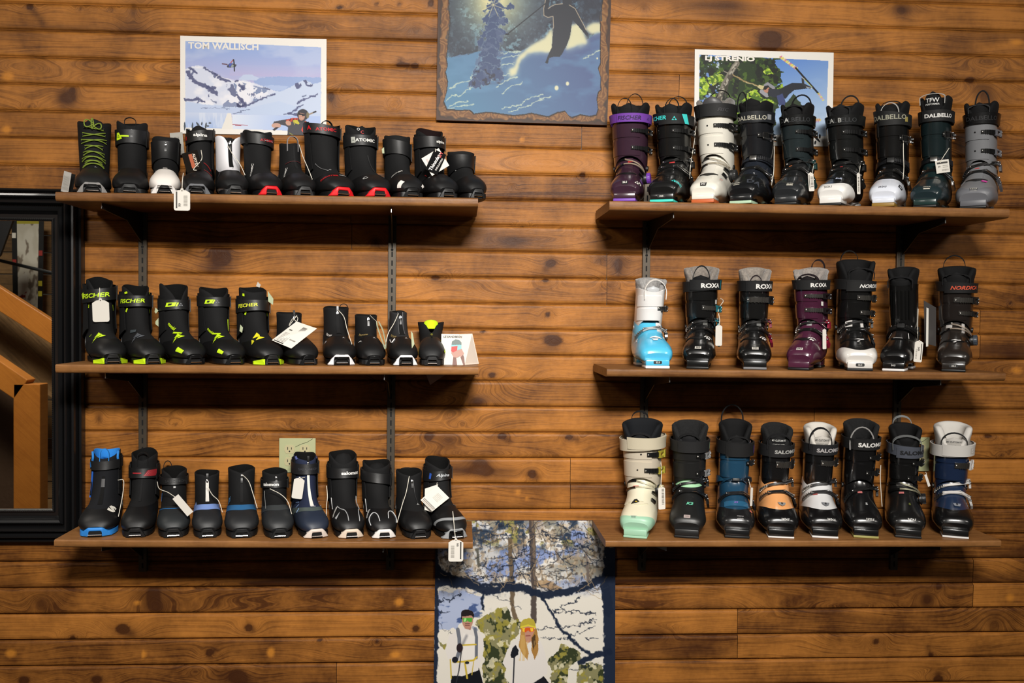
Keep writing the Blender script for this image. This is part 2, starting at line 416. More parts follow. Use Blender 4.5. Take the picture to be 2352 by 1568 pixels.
        if sp.get('cuff'):
            mb = MB(); patch(mb, S, ct-hh-.03, .40, 70, 290, so_-.003, .003, 6, 20); mb.build('ankle_cuff', fabric('0F0F10'), root, ang=60)
        T = Surf(rows); 
        for it in sp.get('stext', []):
            body, a0, size, c_ = it[:4]; kk = it[4] if len(it) > 4 else {}
            word(S, body, ct+tilt*math.sin(R(a0)), a0, size, c_, b, off=so_+.0012, rot=kk.pop('rot', 0) if isinstance(kk, dict) else 0, **kk)
        for it in sp.get('sshape', []):
            V, a0, size, c_, rot = it[:5]
            if V == 'rect': stickr(S, ct+tilt*math.sin(R(a0)), a0, size[0], size[1], c_, b, rot, so_+.001, 'strap_panel', it[5] if len(it) > 5 else 0)
            else: shape(S, V, ct+tilt*math.sin(R(a0)), a0, size, c_, b, rot, so_+.0014)
    for it in sp.get('marks', []):
        kind = it[0]
        if kind == 'w': word(S, it[1], it[2], it[3], it[4], it[5], root, rot=it[6] if len(it) > 6 else 0, off=.0035, **(it[7] if len(it) > 7 else {}))
        elif kind == 's': shape(S, it[1], it[2], it[3], it[4], it[5], root, rot=it[6] if len(it) > 6 else 0, off=.0035)
        elif kind == 'r': stickr(S, it[1], it[2], it[3], it[4], it[5], root, rot=it[6] if len(it) > 6 else 0, off=.0032, name='accent')
        elif kind == 'p':
            mb = MB(); patch(mb, S, it[1], it[2], it[3], it[4], .0015, .003, 8, 12); mb.build('side_panel', fabric(it[6]), root, ang=60)
        elif kind == 'l':      # piping line through (t, a) points
            pts = [tuple(S.O(crom(range(len(it[1])), [q[0] for q in it[1]], x)[0], R(float(crom(range(len(it[1])), [q[1] for q in it[1]], x)[0])), .003)) for x in np.linspace(0, len(it[1])-1, 24)]
            MB().tube(pts, it[3] if len(it) > 3 else .0011, n=6).build('piping', ink(it[2]), root)
    if sp.get('tongue'):
        col, hgt, ww = sp['tongue'][:3]; yc = .175*s; z0 = zz(.15); z1 = H+hgt
        mb = MB(); n = 28; rings = []
        for q in np.linspace(0, 1, 14):
            z_ = z0+(z1-z0)*q; r = ww*math.sqrt(max(0, 1-max(0, (q-.55)/.45)**2.4)) if q < 1 else 0
            A = np.linspace(0, 2*math.pi, n, endpoint=False); rr = max(r, .0005)
            rings.append(np.stack([rr*np.cos(A)+lean*.03, yc+q*sp['tongue'][3]*1.0+.012*(np.cos(A)**2)*(rr/ww)+.006*np.sin(A)*min(1, rr/ww*1.5), np.full(n, z_)], -1))
        mb.grid(np.array(rings), closed=True); mb.build('tongue', fabric(col), root, ang=70)
    if sp.get('loop'):
        col, back, hgt, lw = sp['loop'][:4]; y = (.262 if back else .168)*s; z_ = H-.02; n = 12
        xo = sp['loop'][4] if len(sp['loop']) > 4 else 0
        pts = [(xo+lw*math.cos(q)*(1), y, z_+.02+hgt*math.sin(q)) for q in np.linspace(math.pi, 0, n)]
        pts = [(pts[0][0], y, z_-.01)]+pts+[(pts[-1][0], y, z_-.01)]
        MB().ribbon(pts, (0, 1, 0), .010, .0018).build('pull_loop', fabric(col), root, ang=60)
    if sp.get('laces'):
        lc = mat('lace', sp['laces'], .8); mb = MB(); T = np.linspace(.06, .52, 8)
        for i, t in enumerate(T):
            wv = 34+8*(i % 3)
            for sg in ((1,) if i == 0 else (1, -1)):
                A = np.linspace(-wv, wv, 15); pts = [tuple(S.O(t+sg*.018*(a/wv)+.006*math.cos(i+a*.05), R(a), .0035+.0025*math.cos(R(a*90/wv)))) for a in A]; mb.tube(pts, .0017, n=6)
        p, n, u, v = S.frame(.03, 0.0); p = p+n*.008
        for sx, ln in ((-1, .030), (1, .024)):
            for lo in ((.8, .9), (.2, 1.3)):
                pts = [p+u*(sx*ln*math.sin(q)*lo[0]*1.1)+v*((ln*.42)*math.sin(2*q)*(1 if sx < 0 else -1)*lo[1]-(.004 if sx > 0 else -.003))+n*.004*math.sin(q) for q in np.linspace(0, math.pi, 14)]
                if lo[0] > .5 or sx < 0: mb.tube(pts, .0018, n=6)
        mb.build('laces', lc, root)
        for i, t in enumerate(T):
            for sx in (-1, 1): MB().ball(S.O(t, R(sx*(36+8*(i % 3))), .002), .0026).build('lace_hook', satin('1E1E1E'), root)
    if sp.get('wrinkle'): pass
    return root, S
# ------------------------------------------------------------------ alpine ski boot
def fframe(S, t, a):
    p, n, u, v = S.frame(t, a); return p, n, u, v, Matrix((u, n, v)).transposed()
def alpine(sp):
    s = sp.get('s', .93)*(.925 if 'R3' in sp['k'] else .945); dt = sp.get('d', .272)
    root, H = place(sp, dt, dt-.165*s, .165*s, 'ski_boot')
    prop(root, sp['label'], 'ski boot', sp['group'])
    kw = sp['w']*(DIST-dt+.06)/FPX/2/.0545*sp['yc']**.6; kt = (sp['vc']*sp['wt']*(DIST-dt+.13)/FPX/2*sp.get('ks', .985)-.010)/.0525
    Hm = .281+(sp.get('liner_t', 1.32)-1)*.167; k = H/Hm if H > .2 else .7      # vertical scale
    def Z(z): return z if z < .08 else .08+(z-.08)*((H-.08)/(Hm-.08))
    lean = sp.get('lean', 0.0)
    cl = []
    for t, Fy, Fz, By, Bz, wd, e, tp in (
        (-.25, .150, .190, .262, .200, .043, 2.3, .05), (0, .148, .160, .272, .160, .045, 2.3, .08), (.2, .136, .136, .285, .100, .0465, 2.4, .10), (.4, .112, .117, .288, .035, .047, 2.5, .12),
        (.58, .082, .099, .190, .016, .0505, 2.6, .13), (.74, .052, .084, .110, .015, .053, 2.6, .12), (.87, .024, .070, .060, .016, .050, 2.6, .06), (.95, .005, .057, .030, .013, .044, 2.8, 0), (1.0, .001, .046, .014, .012, .036, 2.8, 0)):
        top = max(0, min(1, (.5-t)/.5)); cl.append((t, Fy*s, Z(Fz), By*s, Z(Bz), wd*(kw*(1-top)+(kw+kt)/2*top), e, tp, 0))
    C = Surf(cl)
    cf = []
    for t, Fy, Fz, By, Bz, wd in ((-.1, .152, .100, .290, .090, .047), (.0, .146, .118, .288, .110, .0475), (.25, .130, .158, .278, .150, .0505), (.5, .118, .200, .264, .190, .0515), (.75, .106, .240, .250, .236, .0525), (1.0, .095, .280, .238, .282, .053), (1.3, .080, .330, .236, .334, .060), (1.5, .070, .362, .236, .366, .062)):
        cf.append((t, Fy*s, Z(Fz), By*s, Z(Bz), wd*kt*sp.get('cw', .99), 2.4, .06, lean*.03*max(0, t)))
    U = Surf(cf); U.flip = True
    shellm = shell if sp.get('gloss', True) else satin
    cc = sp['shell']; ck = sp.get('cuff', cc)
    # lower shell
    skin(C, 0.0, 1.0, [shellm(cc), BLK], root, 'lower_shell', na=44, nt=34, inner=.12, wall=.004)
    if sp.get('toecap'):
        col, tf, ts = sp['toecap']; f = lambda A: tf+(ts-tf)*np.clip(1-np.cos(A), 0, 1)**.9
        mb = MB(); patch(mb, C, f, 1.0, -179, 179, .0018, .003, 10, 44, full=True); e = C.O(np.full(40, 1.0), np.linspace(0, 2*math.pi, 40, endpoint=False), .0018); mb.add([e.mean(0)]+list(e), [(0, i+1, (i+1) % 40+1) for i in range(40)])
        mb.build('toe_shell', shellm(col), root, ang=60)
    if sp.get('collar'):
        col, tt = sp['collar']; mb = MB(); patch(mb, C, .0, lambda A: tt+.05*np.cos(2*A), -100, 100, .0018, .003, 5, 24); mb.build('shell_collar', shellm(col), root, ang=60)
    if sp.get('band'):
        col, a1, t0, t1 = sp['band']
        mb = MB(); patch(mb, C, t0, t1, a1, 360-a1, .0024, .004, 16, 24); mb.build('shell_base', shellm(col), root, ang=60)
    if sp.get('overlap', True):   # the flap where the shell closes over the instep
        mb = MB(); patch(mb, C, .02, .60, -62, 14, .0026, .003, 10, 10); mb.build('shell_flap', shellm(sp.get('flap', cc)), root, ang=60)
        mb = MB(); patch(mb, C, lambda A: .61+.0*A, lambda A: .70-.10*np.abs(np.sin(A*1.6)), -34, 34, .0022, .003, 4, 14); mb.build('toe_gusset', satin(sp.get('gusset', '141414')), root, ang=60)
    # toe and heel lugs with their treads
    lw = .0345*kw*sp.get('lw', 1.0); tl = .019
    lugc = sp.get('lug', (sp.get('toecap') or [cc])[0]); tread = sp.get('tread', '101010'); th = sp.get('tread_h', .007)
    MB().box((0, .036*s, (th+.026)/2), (lw, .040*s, (.026-th)/2), bev=.003).build('toe_lug', shellm(lugc), root)
    MB().box((0, .249*s, (th+.030)/2), (lw*.93, .034*s, (.030-th)/2), bev=.003).build('heel_lug', shellm(lugc), root)
    MB().box((0, .036*s, th/2), (lw*1.02, .041*s, th/2), bev=.002).build('toe_tread', rubber(tread), root)
    MB().box((0, .249*s, th/2), (lw*.95, .035*s, th/2), bev=.002).build('heel_tread', rubber(tread), root)
    MB().box((0, .14*s, .020), (lw*.75, .08*s, .008), bev=.003).build('shank', shellm(lugc), root)
    # cuff
    arch = sp.get('arch', .26); f0 = lambda A: .02+arch*np.clip(np.cos(A), 0, 1)**1.2+.02*np.clip(-np.cos(A), 0, 1)
    mb = MB(); A = np.linspace(0, 2*math.pi, 44, endpoint=False); nt = 18; q = np.linspace(0, 1, nt+1)
    t1 = sp.get('cuff_top', 1.0)+sp.get('spoiler', .04)*np.clip(-np.cos(A), 0, 1)-sp.get('dip', .05)*np.clip(np.cos(A), 0, 1)**3
    TT = f0(A)[None]+(t1-f0(A))[None]*q[:, None]; AA = np.broadcast_to(A[None], TT.shape)
    mb.grid(np.concatenate([U.O(TT, AA, -.0035)[:1], U.O(TT, AA, 0), U.O(TT, AA, -.0035)[::-1]], 0), closed=True)
    mb.build('cuff', shellm(ck), root, ang=60)
    if sp.get('cflap', True):
        mb = MB(); patch(mb, U, .30, .60, -72, 36, .0022, .003, 6, 16); patch(mb, U, .66, .93, -72, 36, .0022, .003, 6, 16)
        mb.build('cuff_flap', shellm(sp.get('cuff2', ck)), root, ang=60)
    for sx in (-1, 1):
        p, n, u, v = U.frame(.10, R(sx*92)); MB().disc(p+n*.002, n, .0085, .005).build('ankle_pivot', satin(sp.get('pivot', '1A1A1A')), root)
    # liner: horseshoe collar and tongue
    lc = sp.get('liner', '0E0E0F'); lm = fur(lc) if sp.get('fur') else fabric(lc)
    lt = sp.get('liner_t', 1.32); lf = sp.get('liner_f', 1.02)
    def tl(A):
        a = np.abs((A+math.pi) % (2*math.pi)-math.pi); q = np.clip((a-R(18))/R(60), 0, 1); q = q*q*(3-2*q)
        return lf+(lt-lf)*q+.03*np.cos(2*a)*q
    mb = MB(); na = 48; A = np.linspace(0, 2*math.pi, na, endpoint=False); top = tl(A)
    rows_ = []; thk = sp.get('lthick', .012)
    for j, (dtt, off) in enumerate(((-.5, -.004), (-.25, -.004), (-.12, -.003), (-.04, -.003), (-.01, -.0055), (0, -.004-thk/2), (-.012, -.004-thk*.85), (-.05, -.005-thk), (-.15, -.006-thk), (-.4, -.006-thk))):
        tt = np.maximum(top+dtt, .55+.0*top) if j > 4 else np.maximum(top+dtt, .7)
        P = U.O(tt, A, off)
        if sp.get('fur'): P = P+U.N(tt, A)*RNG.uniform(-.0012, .0018, (na, 1))
        rows_.append(P)
    mb.grid(np.array(rows_), closed=True); mb.add(rows_[-1], [tuple(range(na))]); mb.build('liner', [lm], root, ang=70)
    # tongue
    tg = sp.get('tongue', {}); tw = tg.get('w', .033)*kt; tt = tg.get('t', 1.20); P0 = U.P(.55, 0.0); P1 = U.P(tt, 0.0); mb = MB(); rings = []; n = 28
    for q in np.linspace(0, 1, 14):
        c = P0+(P1-P0)*q; r = tw*math.sqrt(max(1e-4, 1-max(0, (q-.6)/.4)**2.6)); A = np.linspace(0, 2*math.pi, n, endpoint=False)
        rings.append(np.stack([r*np.cos(A)+c[0], c[1]+.016+.012*np.cos(A)**2*(r/tw)**2+.008*np.sin(A)*min(1, r/tw*1.4), np.full(n, c[2]+.0*r)], -1))
    mb.grid(np.array(rings), closed=True); tgo = mb.build('tongue', fabric(tg.get('c', '121212')) if not tg.get('shiny') else satin(tg['c']), root, ang=70)
    pt = U.P(tt-.09, 0.0); 
    for j, (body, size, c_) in enumerate(tg.get('text', [])):
        mb = MB(); V, F = text2d(body, .01); zc = pt[2]-j*.012-tg.get('drop', 0)
        q_ = (zc-P0[2])/(P1[2]-P0[2]); yb_ = P0[1]+(P1[1]-P0[1])*q_+.0065; sq = min(1, 1.35*tw/((V[:, 0].max()-V[:, 0].min())*size)); mb.add([(pt[0]+x*size*sq, yb_+.012*min(1, abs(x*size*sq)/tw)**2, zc+y_*size) for x, y_ in V], F); mb.build('lettering', ink(c_), tgo, smooth=False, fix=False)
    # pull loops
    for lp in sp.get('loops', []):
        which, hgt, half, col = lp[:4]; xo = lp[4] if len(lp) > 4 else 0; wd_ = lp[5] if len(lp) > 5 else .009
        if which == 'back': y = float(U.P(lt, math.pi)[1])-.006; z0 = float(U.P(lt, math.pi)[2])-.006
        else: y = float(U.P(tt, 0.0)[1])+.014; z0 = float(U.P(tt, 0.0)[2])-.028
        arc = [(xo+half*math.cos(q), y, z0+.008+(hgt)*math.sin(q)) for q in np.linspace(math.pi, 0, 13)]
        pts = [(arc[0][0]*.97, y+.002, z0-.012)]+arc+[(arc[-1][0]*.97, y+.002, z0-.012)]
        if lp[0] == 'cord' or (len(lp) > 6): MB().tube(pts, .0024, n=8).build('pull_loop', fabric(col), root)
        else: MB().ribbon(pts, (0, 1, .35), wd_, .0018).build('pull_loop', fabric(col), root, ang=60)
    # power strap
    ps = sp.get('strap')
    if ps:
        tc, hh, tilt, col = ps[:4]; off = ps[4] if len(ps) > 4 else .006
        f0 = lambda A: tc-hh+tilt*np.sin(A)+sp.get('sag', 0)*np.cos(A); f1 = lambda A: tc+hh+tilt*np.sin(A)+sp.get('sag', 0)*np.cos(A)
        mb = MB(); patch(mb, U, f0, f1, -180, 180, off, .003, 4, 48, full=True)
        b = mb.build('power_strap', mat('strap_webbing', col, ps[5] if len(ps) > 5 else .65, bump=.15, bscale=700), root)
        tcen = lambda a0: tc+tilt*math.sin(R(a0))+sp.get('sag', 0)*math.cos(R(a0))
        if sp.get('strap_end', True):
            mb = MB(); patch(mb, U, lambda A: tcen(60)-hh+0*A, lambda A: tcen(60)+hh+0*A, -30, 96, off+.0024, .0024, 3, 24); mb.build('strap_end', mat('strap_webbing', sp.get('strap2', col), ps[5] if len(ps) > 5 else .65, bump=.15, bscale=700), b)
        for it in sp.get('stext', []):
            body, a0, size, c_ = it[:4]; kk = dict(it[4]) if len(it) > 4 else {}
            word(U, body, tcen(a0), a0, size, c_, b, off=off+.0036, rot=kk.pop('rot', -math.degrees(tilt)*.0), **kk)
        for it in sp.get('sshape', []):
            V, a0, size, c_, rot = it[:5]
            if V == 'rect': stickr(U, tcen(a0), a0, size[0], size[1], c_, b, rot, off+.0031, 'strap_panel', it[5] if len(it) > 5 else 0)
            else: shape(U, V, tcen(a0), a0, size, c_, b, rot, off+.0036)
    # cuff buckles
    for i, bk in enumerate(sp.get('ubuck', [(.80,), (.45,)])):
        t = bk[0]; style = sp.get('ustyle', 'black'); lad = sp.get('ladder', '161616'); ww = bk[1] if len(bk) > 1 else .0062; a0 = bk[2] if len(bk) > 2 else 6
        lm_ = STEEL if lad == 'metal' else satin(lad); tz = .052
        e = root
        g = MB(); hw = ww/.165
        patch(g, U, t-hw*.9, t+hw*.9, a0, 62, .0055, .003, 2, 10)
        for a in np.linspace(a0+14, 60, 8): patch(g, U, t-hw, t+hw, a, a+2.6, .0082, .004, 1, 1)
        lo = g.build('ladder', lm_, e, smooth=False)
        p, n, u, v = U.frame(t, R(a0+4)); MB().ball(p+n*.006, .0034).build('rivet', STEEL if sp.get('rivet', 1) else BLK, lo)
        bcol = sp.get('bcol', '151515'); bm_ = CHROME if bcol == 'metal' else satin(bcol)
        g = MB(); hb = hw*1.5
        if sp.get('wire'):
            pts = [tuple(U.O(t+dz, R(a), .010)) for dz, a in ((-hb*.8, 38), (hb*.8, 38), (hb*.8, 60), (hb*.7, 84), (-hb*.7, 84), (-hb*.8, 60))]
            g.tube(pts, .0013, closed=True, n=6)
            patch(g, U, t-hb*.9, t+hb*.9, 78, 96, .012, .008, 2, 3)
        else:
            patch(g, U, t-hb, t+hb, 58, 66, .0105, .006, 1, 3); patch(g, U, t-hb, t-hb*.5, 62, 92, .011, .006, 1, 6); patch(g, U, t+hb*.5, t+hb, 62, 92, .011, .006, 1, 6)
            patch(g, U, t-hb, t+hb, 86, 98, .014, .009, 2, 3)
        g.build('buckle', bm_, e, smooth=False)
        if sp.get('hook', True):
            p, n, u, v = U.frame(t, R(88)); [MB().ball(p+n*.014+v*q_, .0028).build('hinge_pin', CHROME, e) for q_ in (.005, -.005)]
        if sp.get('holes', 0):
            h_ = MB(); p, n, u, v = U.frame(t, R(a0-16)); h_.disc(p+n*.0028, n, .0026, .0012); h_.build('adjustment_hole', BLK, e)
    # instep buckles
    for i, bk in enumerate(sp.get('lbuck', [(.16, -10), (.40, -4)])):
        t, tl_ = bk[0], bk[1]/100; col = sp.get('lcol', '121212'); lad = sp.get('lladder', sp.get('ladder', '161616')); lm_ = STEEL if lad == 'metal' else satin(lad)
        f = lambda A, o: t+o+tl_*np.sin(A)*0-.05*np.cos(A*1.2)+.0*A+tl_*A
        g = MB(); patch(g, C, lambda A: f(A, -.035), lambda A: f(A, .035), -30, 72, .0075, .004, 3, 16); so_ = g.build('instep_strap', satin(col), root, ang=50)
        g = MB(); patch(g, C, lambda A: f(A, -.028), lambda A: f(A, .028), -70, -24, .0055, .003, 2, 8)
        for a in np.linspace(-66, -30, 6): patch(g, C, lambda A: f(A, -.030), lambda A: f(A, .030), a, a+3, .0085, .004, 1, 1)
        g.build('ladder', lm_, root, smooth=False)
        bc = sp.get('lbcol', sp.get('bcol', '151515')); bm_ = CHROME if bc == 'metal' else satin(bc)
        g = MB()
        pts = [tuple(C.O(float(f(np.array(R(a)), o)), R(a), .0115)) for o, a in ((-.022, -26), (-.03, 20), (-.03, 64), (.03, 64), (.03, 20), (.022, -26))]
        g.tube(pts, .0013, closed=True, n=6); g.build('buckle_wire', CHROME if sp.get('lwire', True) else satin(col), so_)
        g = MB(); patch(g, C, lambda A: f(A, -.035), lambda A: f(A, .040), 66, 86, .0135, .008, 2, 4); patch(g, C, lambda A: f(A, .02), lambda A: f(A, .13), 80, 92, .015, .007, 3, 2)
        bo = g.build('buckle', bm_, root, smooth=False)
        for a, o in ((66, -.02), (76, .03), (-24, 0.0)): MB().ball(C.O(float(f(np.array(R(a)), o)), R(a), .0145 if a > 0 else .0105), .0030).build('hinge_pin', CHROME, bo)
    # boa dial and its wires
    if sp.get('boa'):
        col = sp['boa']; ad = sp.get('boa_a', 80); td = sp.get('boa_t', .36)
        p, n, u, v = C.frame(td, R(ad)); b = MB().disc(p+n*.006, n, .017, .010, r2=.016).build('dial_base', satin('1A1A1A'), root)
        g = MB().disc(p+n*.016, n, .0155, .012, r2=.014, n=24)
        for q in np.linspace(0, 2*math.pi, 17)[:-1]:
            d = u*math.cos(q)+v*math.sin(q); g.box(p+n*.016+d*.0152, (.0013, .0013, .005), rot=Matrix((d, n.cross(d), n)).transposed())
        g.build('dial', satin(col), root, ang=50)
        for t0, a0 in ((.12, -12), (.30, -14)):
            h = MB(); patch(h, C, lambda A: t0-.02-.05*np.cos(A), lambda A: t0+.035-.05*np.cos(A), -62, a0, .0065, .004, 3, 8); ho = h.build('lace_guide', shell('0E0E0E'), root, ang=50)
            g = MB()
            for dz in (-.012, .016):
                pts = [tuple(C.O(t0-.04+dz+(td-t0-.02)*q+.02*math.sin(q*3.1), R(a0+(ad-14-a0)*q), .0075+.002*math.sin(q*3.1))) for q in np.linspace(0, 1, 12)]
                g.tube(pts, .0009, n=5)
            g.build('wire', mat('wire', sp.get('wirec', 'B8A890'), .4, metal=.4), ho)
            h = MB(); patch(h, C, t0+.16, t0+.22, 44, 66, .0065, .004, 2, 4); h.build('lace_guide', shell('0E0E0E'), root, smooth=False)
    if sp.get('strap_mid'):   # wide ankle strap of a touring boot
        t, col, lad = sp['strap_mid']; f = lambda A, o: t+o-.06*np.cos(A)
        g = MB(); patch(g, C, lambda A: f(A, -.06), lambda A: f(A, .06), -95, 80, .009, .005, 3, 24); so_ = g.build('ankle_strap', satin(col), root, ang=50)
        g = MB(); patch(g, C, lambda A: f(A, -.045), lambda A: f(A, .045), 8, 70, .012, .003, 2, 12)
        for a in np.linspace(14, 66, 9): patch(g, C, lambda A: f(A, -.045), lambda A: f(A, .045), a, a+3, .015, .004, 1, 1)
        g.build('ladder', satin(lad), so_, smooth=False)
        p, n, u, v, M_ = fframe(C, t-.05, R(2)); MB().box(p+n*.014, (.011, .004, .008), rot=M_, bev=.002).build('buckle', STEEL if sp.get('midmetal') else satin('2A2A2A'), so_)
    for it in sp.get('marks', []):
        kind = it[0]; S = U if it[1] == 'U' else C
        if kind == 'w': word(S, it[2], it[3], it[4], it[5], it[6], root, rot=it[7] if len(it) > 7 else 0, off=it[9] if len(it) > 9 else .0036, **(it[8] if len(it) > 8 else {}))
        elif kind == 's': shape(S, it[2], it[3], it[4], it[5], it[6], root, rot=it[7] if len(it) > 7 else 0, off=.0036)
        elif kind == 'r': stickr(S, it[2], it[3], it[4], it[5], it[6], root, rot=it[7] if len(it) > 7 else 0, off=it[8] if len(it) > 8 else .0034, name='accent')
        elif kind == 'p':
            mb = MB(); patch(mb, S, it[2], it[3], it[4], it[5], it[6], .003, 6, 12); mb.build('panel', shellm(it[7]), root, ang=60)
        elif kind == 'l':
            n_ = len(it[2]); pts = [tuple(S.O(float(crom(range(n_), [q[0] for q in it[2]], x)[0]), R(float(crom(range(n_), [q[1] for q in it[2]], x)[0])), .004)) for x in np.linspace(0, n_-1, 20)]
            MB().tube(pts, it[4] if len(it) > 4 else .0012, n=6).build('seam_line', ink(it[3]), root)
    # size sticker at the toe
    z = sp.get('size')
    if z:
        body, bg, fg = z[:3]; ts = z[3] if len(z) > 3 else .955; a_ = z[4] if len(z) > 4 else 0
        if ts == 'lug':
            y = .036*s-.040*s-.0006; mb = MB(); zc = (th+.026)/2+.001
            V = [(x*.0125+a_*.001, y, zc+z_*.0048) for x, z_ in ((-1, -.6), (-.8, -1), (.8, -1), (1, -.6), (1, .6), (.8, 1), (-.8, 1), (-1, .6))]; mb.add(V, [tuple(range(8))]); b = mb.build('size_label', ink(bg), root, smooth=False) if bg else root
            mb = MB(); flat_text(mb, body, (a_*.001, y-.0005, zc), (1, 0, 0), (0, 0, 1), .0052, bold=.02); mb.build('lettering', ink(fg), b, smooth=False, fix=False)
        else:
            if bg: b = stickr(C, ts, a_, .019, .0105, bg, root, name='size_label')
            else: b = root
            word(C, body, ts, a_, .0058, fg, b, off=.0032, bold=.02)
    return root, C, U
# ------------------------------------------------------------------ timber wall
Z0G, SPC = .95781, .08372
def vnoise(x, y, seed):
    """smooth value noise on arrays"""
    r = np.random.RandomState(seed).rand(256, 256); xi = np.floor(x).astype(int); yi = np.floor(y).astype(int); fx = x-xi; fy = y-yi
    fx = fx*fx*(3-2*fx); fy = fy*fy*(3-2*fy); g = lambda a, b: r[a % 256, b % 256]
    return (g(xi, yi)*(1-fx)+g(xi+1, yi)*fx)*(1-fy)+(g(xi, yi+1)*(1-fx)+g(xi+1, yi+1)*fx)*fy
def fbm(x, y, seed, o=4):
    s = 0; a = .5; n = 0
    for i in range(o): s = s+a*vnoise(x*2**i+i*17.3, y*2**i+i*9.1, seed+i); n += a; a *= .5
    return s/n
def wood_mat(name, light, dark, rough=.42, scale=1.0, spec=.22):
    m = bpy.data.materials.new(name); m.use_nodes = True; nt = m.node_tree; b = nt.nodes['Principled BSDF']; L = nt.links.new
    N = lambda t: nt.nodes.new(t)
    at_ = N('ShaderNodeAttribute'); at_.attribute_name = 'grain'        # x: grain coordinate, y: stain, z: board tone
    sp = N('ShaderNodeSeparateXYZ'); L(at_.outputs['Vector'], sp.inputs[0])
    tc = N('ShaderNodeTexCoord'); so = N('ShaderNodeSeparateXYZ'); L(tc.outputs['Object'], so.inputs[0])
    def comb(gs, xs):
        c = N('ShaderNodeCombineXYZ'); a = N('ShaderNodeMath'); a.operation = 'MULTIPLY'; a.inputs[1].default_value = gs; L(sp.outputs[0], a.inputs[0])
        d = N('ShaderNodeMath'); d.operation = 'MULTIPLY'; d.inputs[1].default_value = xs; L(so.outputs[0], d.inputs[0]); L(a.outputs[0], c.inputs[0]); L(d.outputs[0], c.inputs[1]); L(sp.outputs[2], c.inputs[2]); return c
    def noise(c, sc, det=2, ro=.5):
        n = N('ShaderNodeTexNoise'); n.inputs['Scale'].default_value = sc; n.inputs['Detail'].default_value = det; n.inputs['Roughness'].default_value = ro; L(c.outputs[0], n.inputs['Vector']); return n
    g1 = noise(comb(1.0, 1.2*scale), 1.6, 3, .6); g2 = noise(comb(3.5, 9*scale), 1.8, 3, .7)
    fine = N('ShaderNodeTexNoise'); fine.inputs['Scale'].default_value = 60; fine.inputs['Detail'].default_value = 5; L(tc.outputs['Object'], fine.inputs['Vector'])
    big = N('ShaderNodeTexNoise'); big.inputs['Scale'].default_value = 7; big.inputs['Detail'].default_value = 4; L(tc.outputs['Object'], big.inputs['Vector'])
    r1 = N('ShaderNodeMapRange'); r1.inputs[1].default_value = .38; r1.inputs[2].default_value = .62; L(g1.outputs['Fac'], r1.inputs[0])
    r2 = N('ShaderNodeMapRange'); r2.inputs[1].default_value = .35; r2.inputs[2].default_value = .65; L(g2.outputs['Fac'], r2.inputs[0])
    def mth(op, a, b_):
        n = N('ShaderNodeMath'); n.operation = op
        for i, v in enumerate((a, b_)):
            if isinstance(v, (int, float)): n.inputs[i].default_value = v
            else: L(v, n.inputs[i])
        return n.outputs[0]
    rg = mth('MULTIPLY', mth('ABSOLUTE', mth('SUBTRACT', g1.outputs['Fac'], .5), 0), 16.0); rc = N('ShaderNodeClamp'); L(rg, rc.inputs[0])
    f = mth('ADD', mth('MULTIPLY', r1.outputs[0], .26), mth('MULTIPLY', r2.outputs[0], .22)); f = mth('ADD', f, mth('MULTIPLY', rc.outputs[0], .22))
    f = mth('ADD', f, mth('MULTIPLY', mth('SUBTRACT', big.outputs['Fac'], .5), 1.5)); f = mth('ADD', f, mth('MULTIPLY', mth('SUBTRACT', fine.outputs['Fac'], .5), .45))
    f = mth('ADD', f, mth('MULTIPLY', mth('SUBTRACT', sp.outputs[2], .45), .85)); 
    cl = N('ShaderNodeClamp'); L(f, cl.inputs[0])
    mx = N('ShaderNodeMix'); mx.data_type = 'RGBA'; mx.inputs['A'].default_value = (*srgb(light), 1); mx.inputs['B'].default_value = (*srgb(dark), 1); L(cl.outputs[0], mx.inputs['Factor'])
    m2 = N('ShaderNodeMix'); m2.data_type = 'RGBA'; m2.inputs['B'].default_value = (*srgb('3A1D0C'), 1); L(mx.outputs['Result'], m2.inputs['A'])
    st = N('ShaderNodeClamp'); L(sp.outputs[1], st.inputs[0]); st.inputs[2].default_value = .93; L(st.outputs[0], m2.inputs['Factor'])
    m3 = N('ShaderNodeMix'); m3.data_type = 'RGBA'; m3.inputs['B'].default_value = (*srgb('C9822F'), 1); L(m2.outputs['Result'], m3.inputs['A'])
    ng = N('ShaderNodeClamp'); q = mth('MULTIPLY', sp.outputs[1], -1.0); L(q, ng.inputs[0]); ng.inputs[2].default_value = .7; L(ng.outputs[0], m3.inputs['Factor'])
    L(m3.outputs['Result'], b.inputs['Base Color']); b.inputs['Roughness'].default_value = rough; b.inputs['Specular IOR Level'].default_value = spec
    bp = N('ShaderNodeBump'); bp.inputs['Strength'].default_value = .25; bp.inputs['Distance'].default_value = .002; L(mth('ADD', g2.outputs['Fac'], fine.outputs['Fac']), bp.inputs['Height']); L(bp.outputs['Normal'], b.inputs['Normal'])
    return m
WOOD = wood_mat('stained_pine', 'AE7030', '4C2A10', rough=.47, spec=.20)

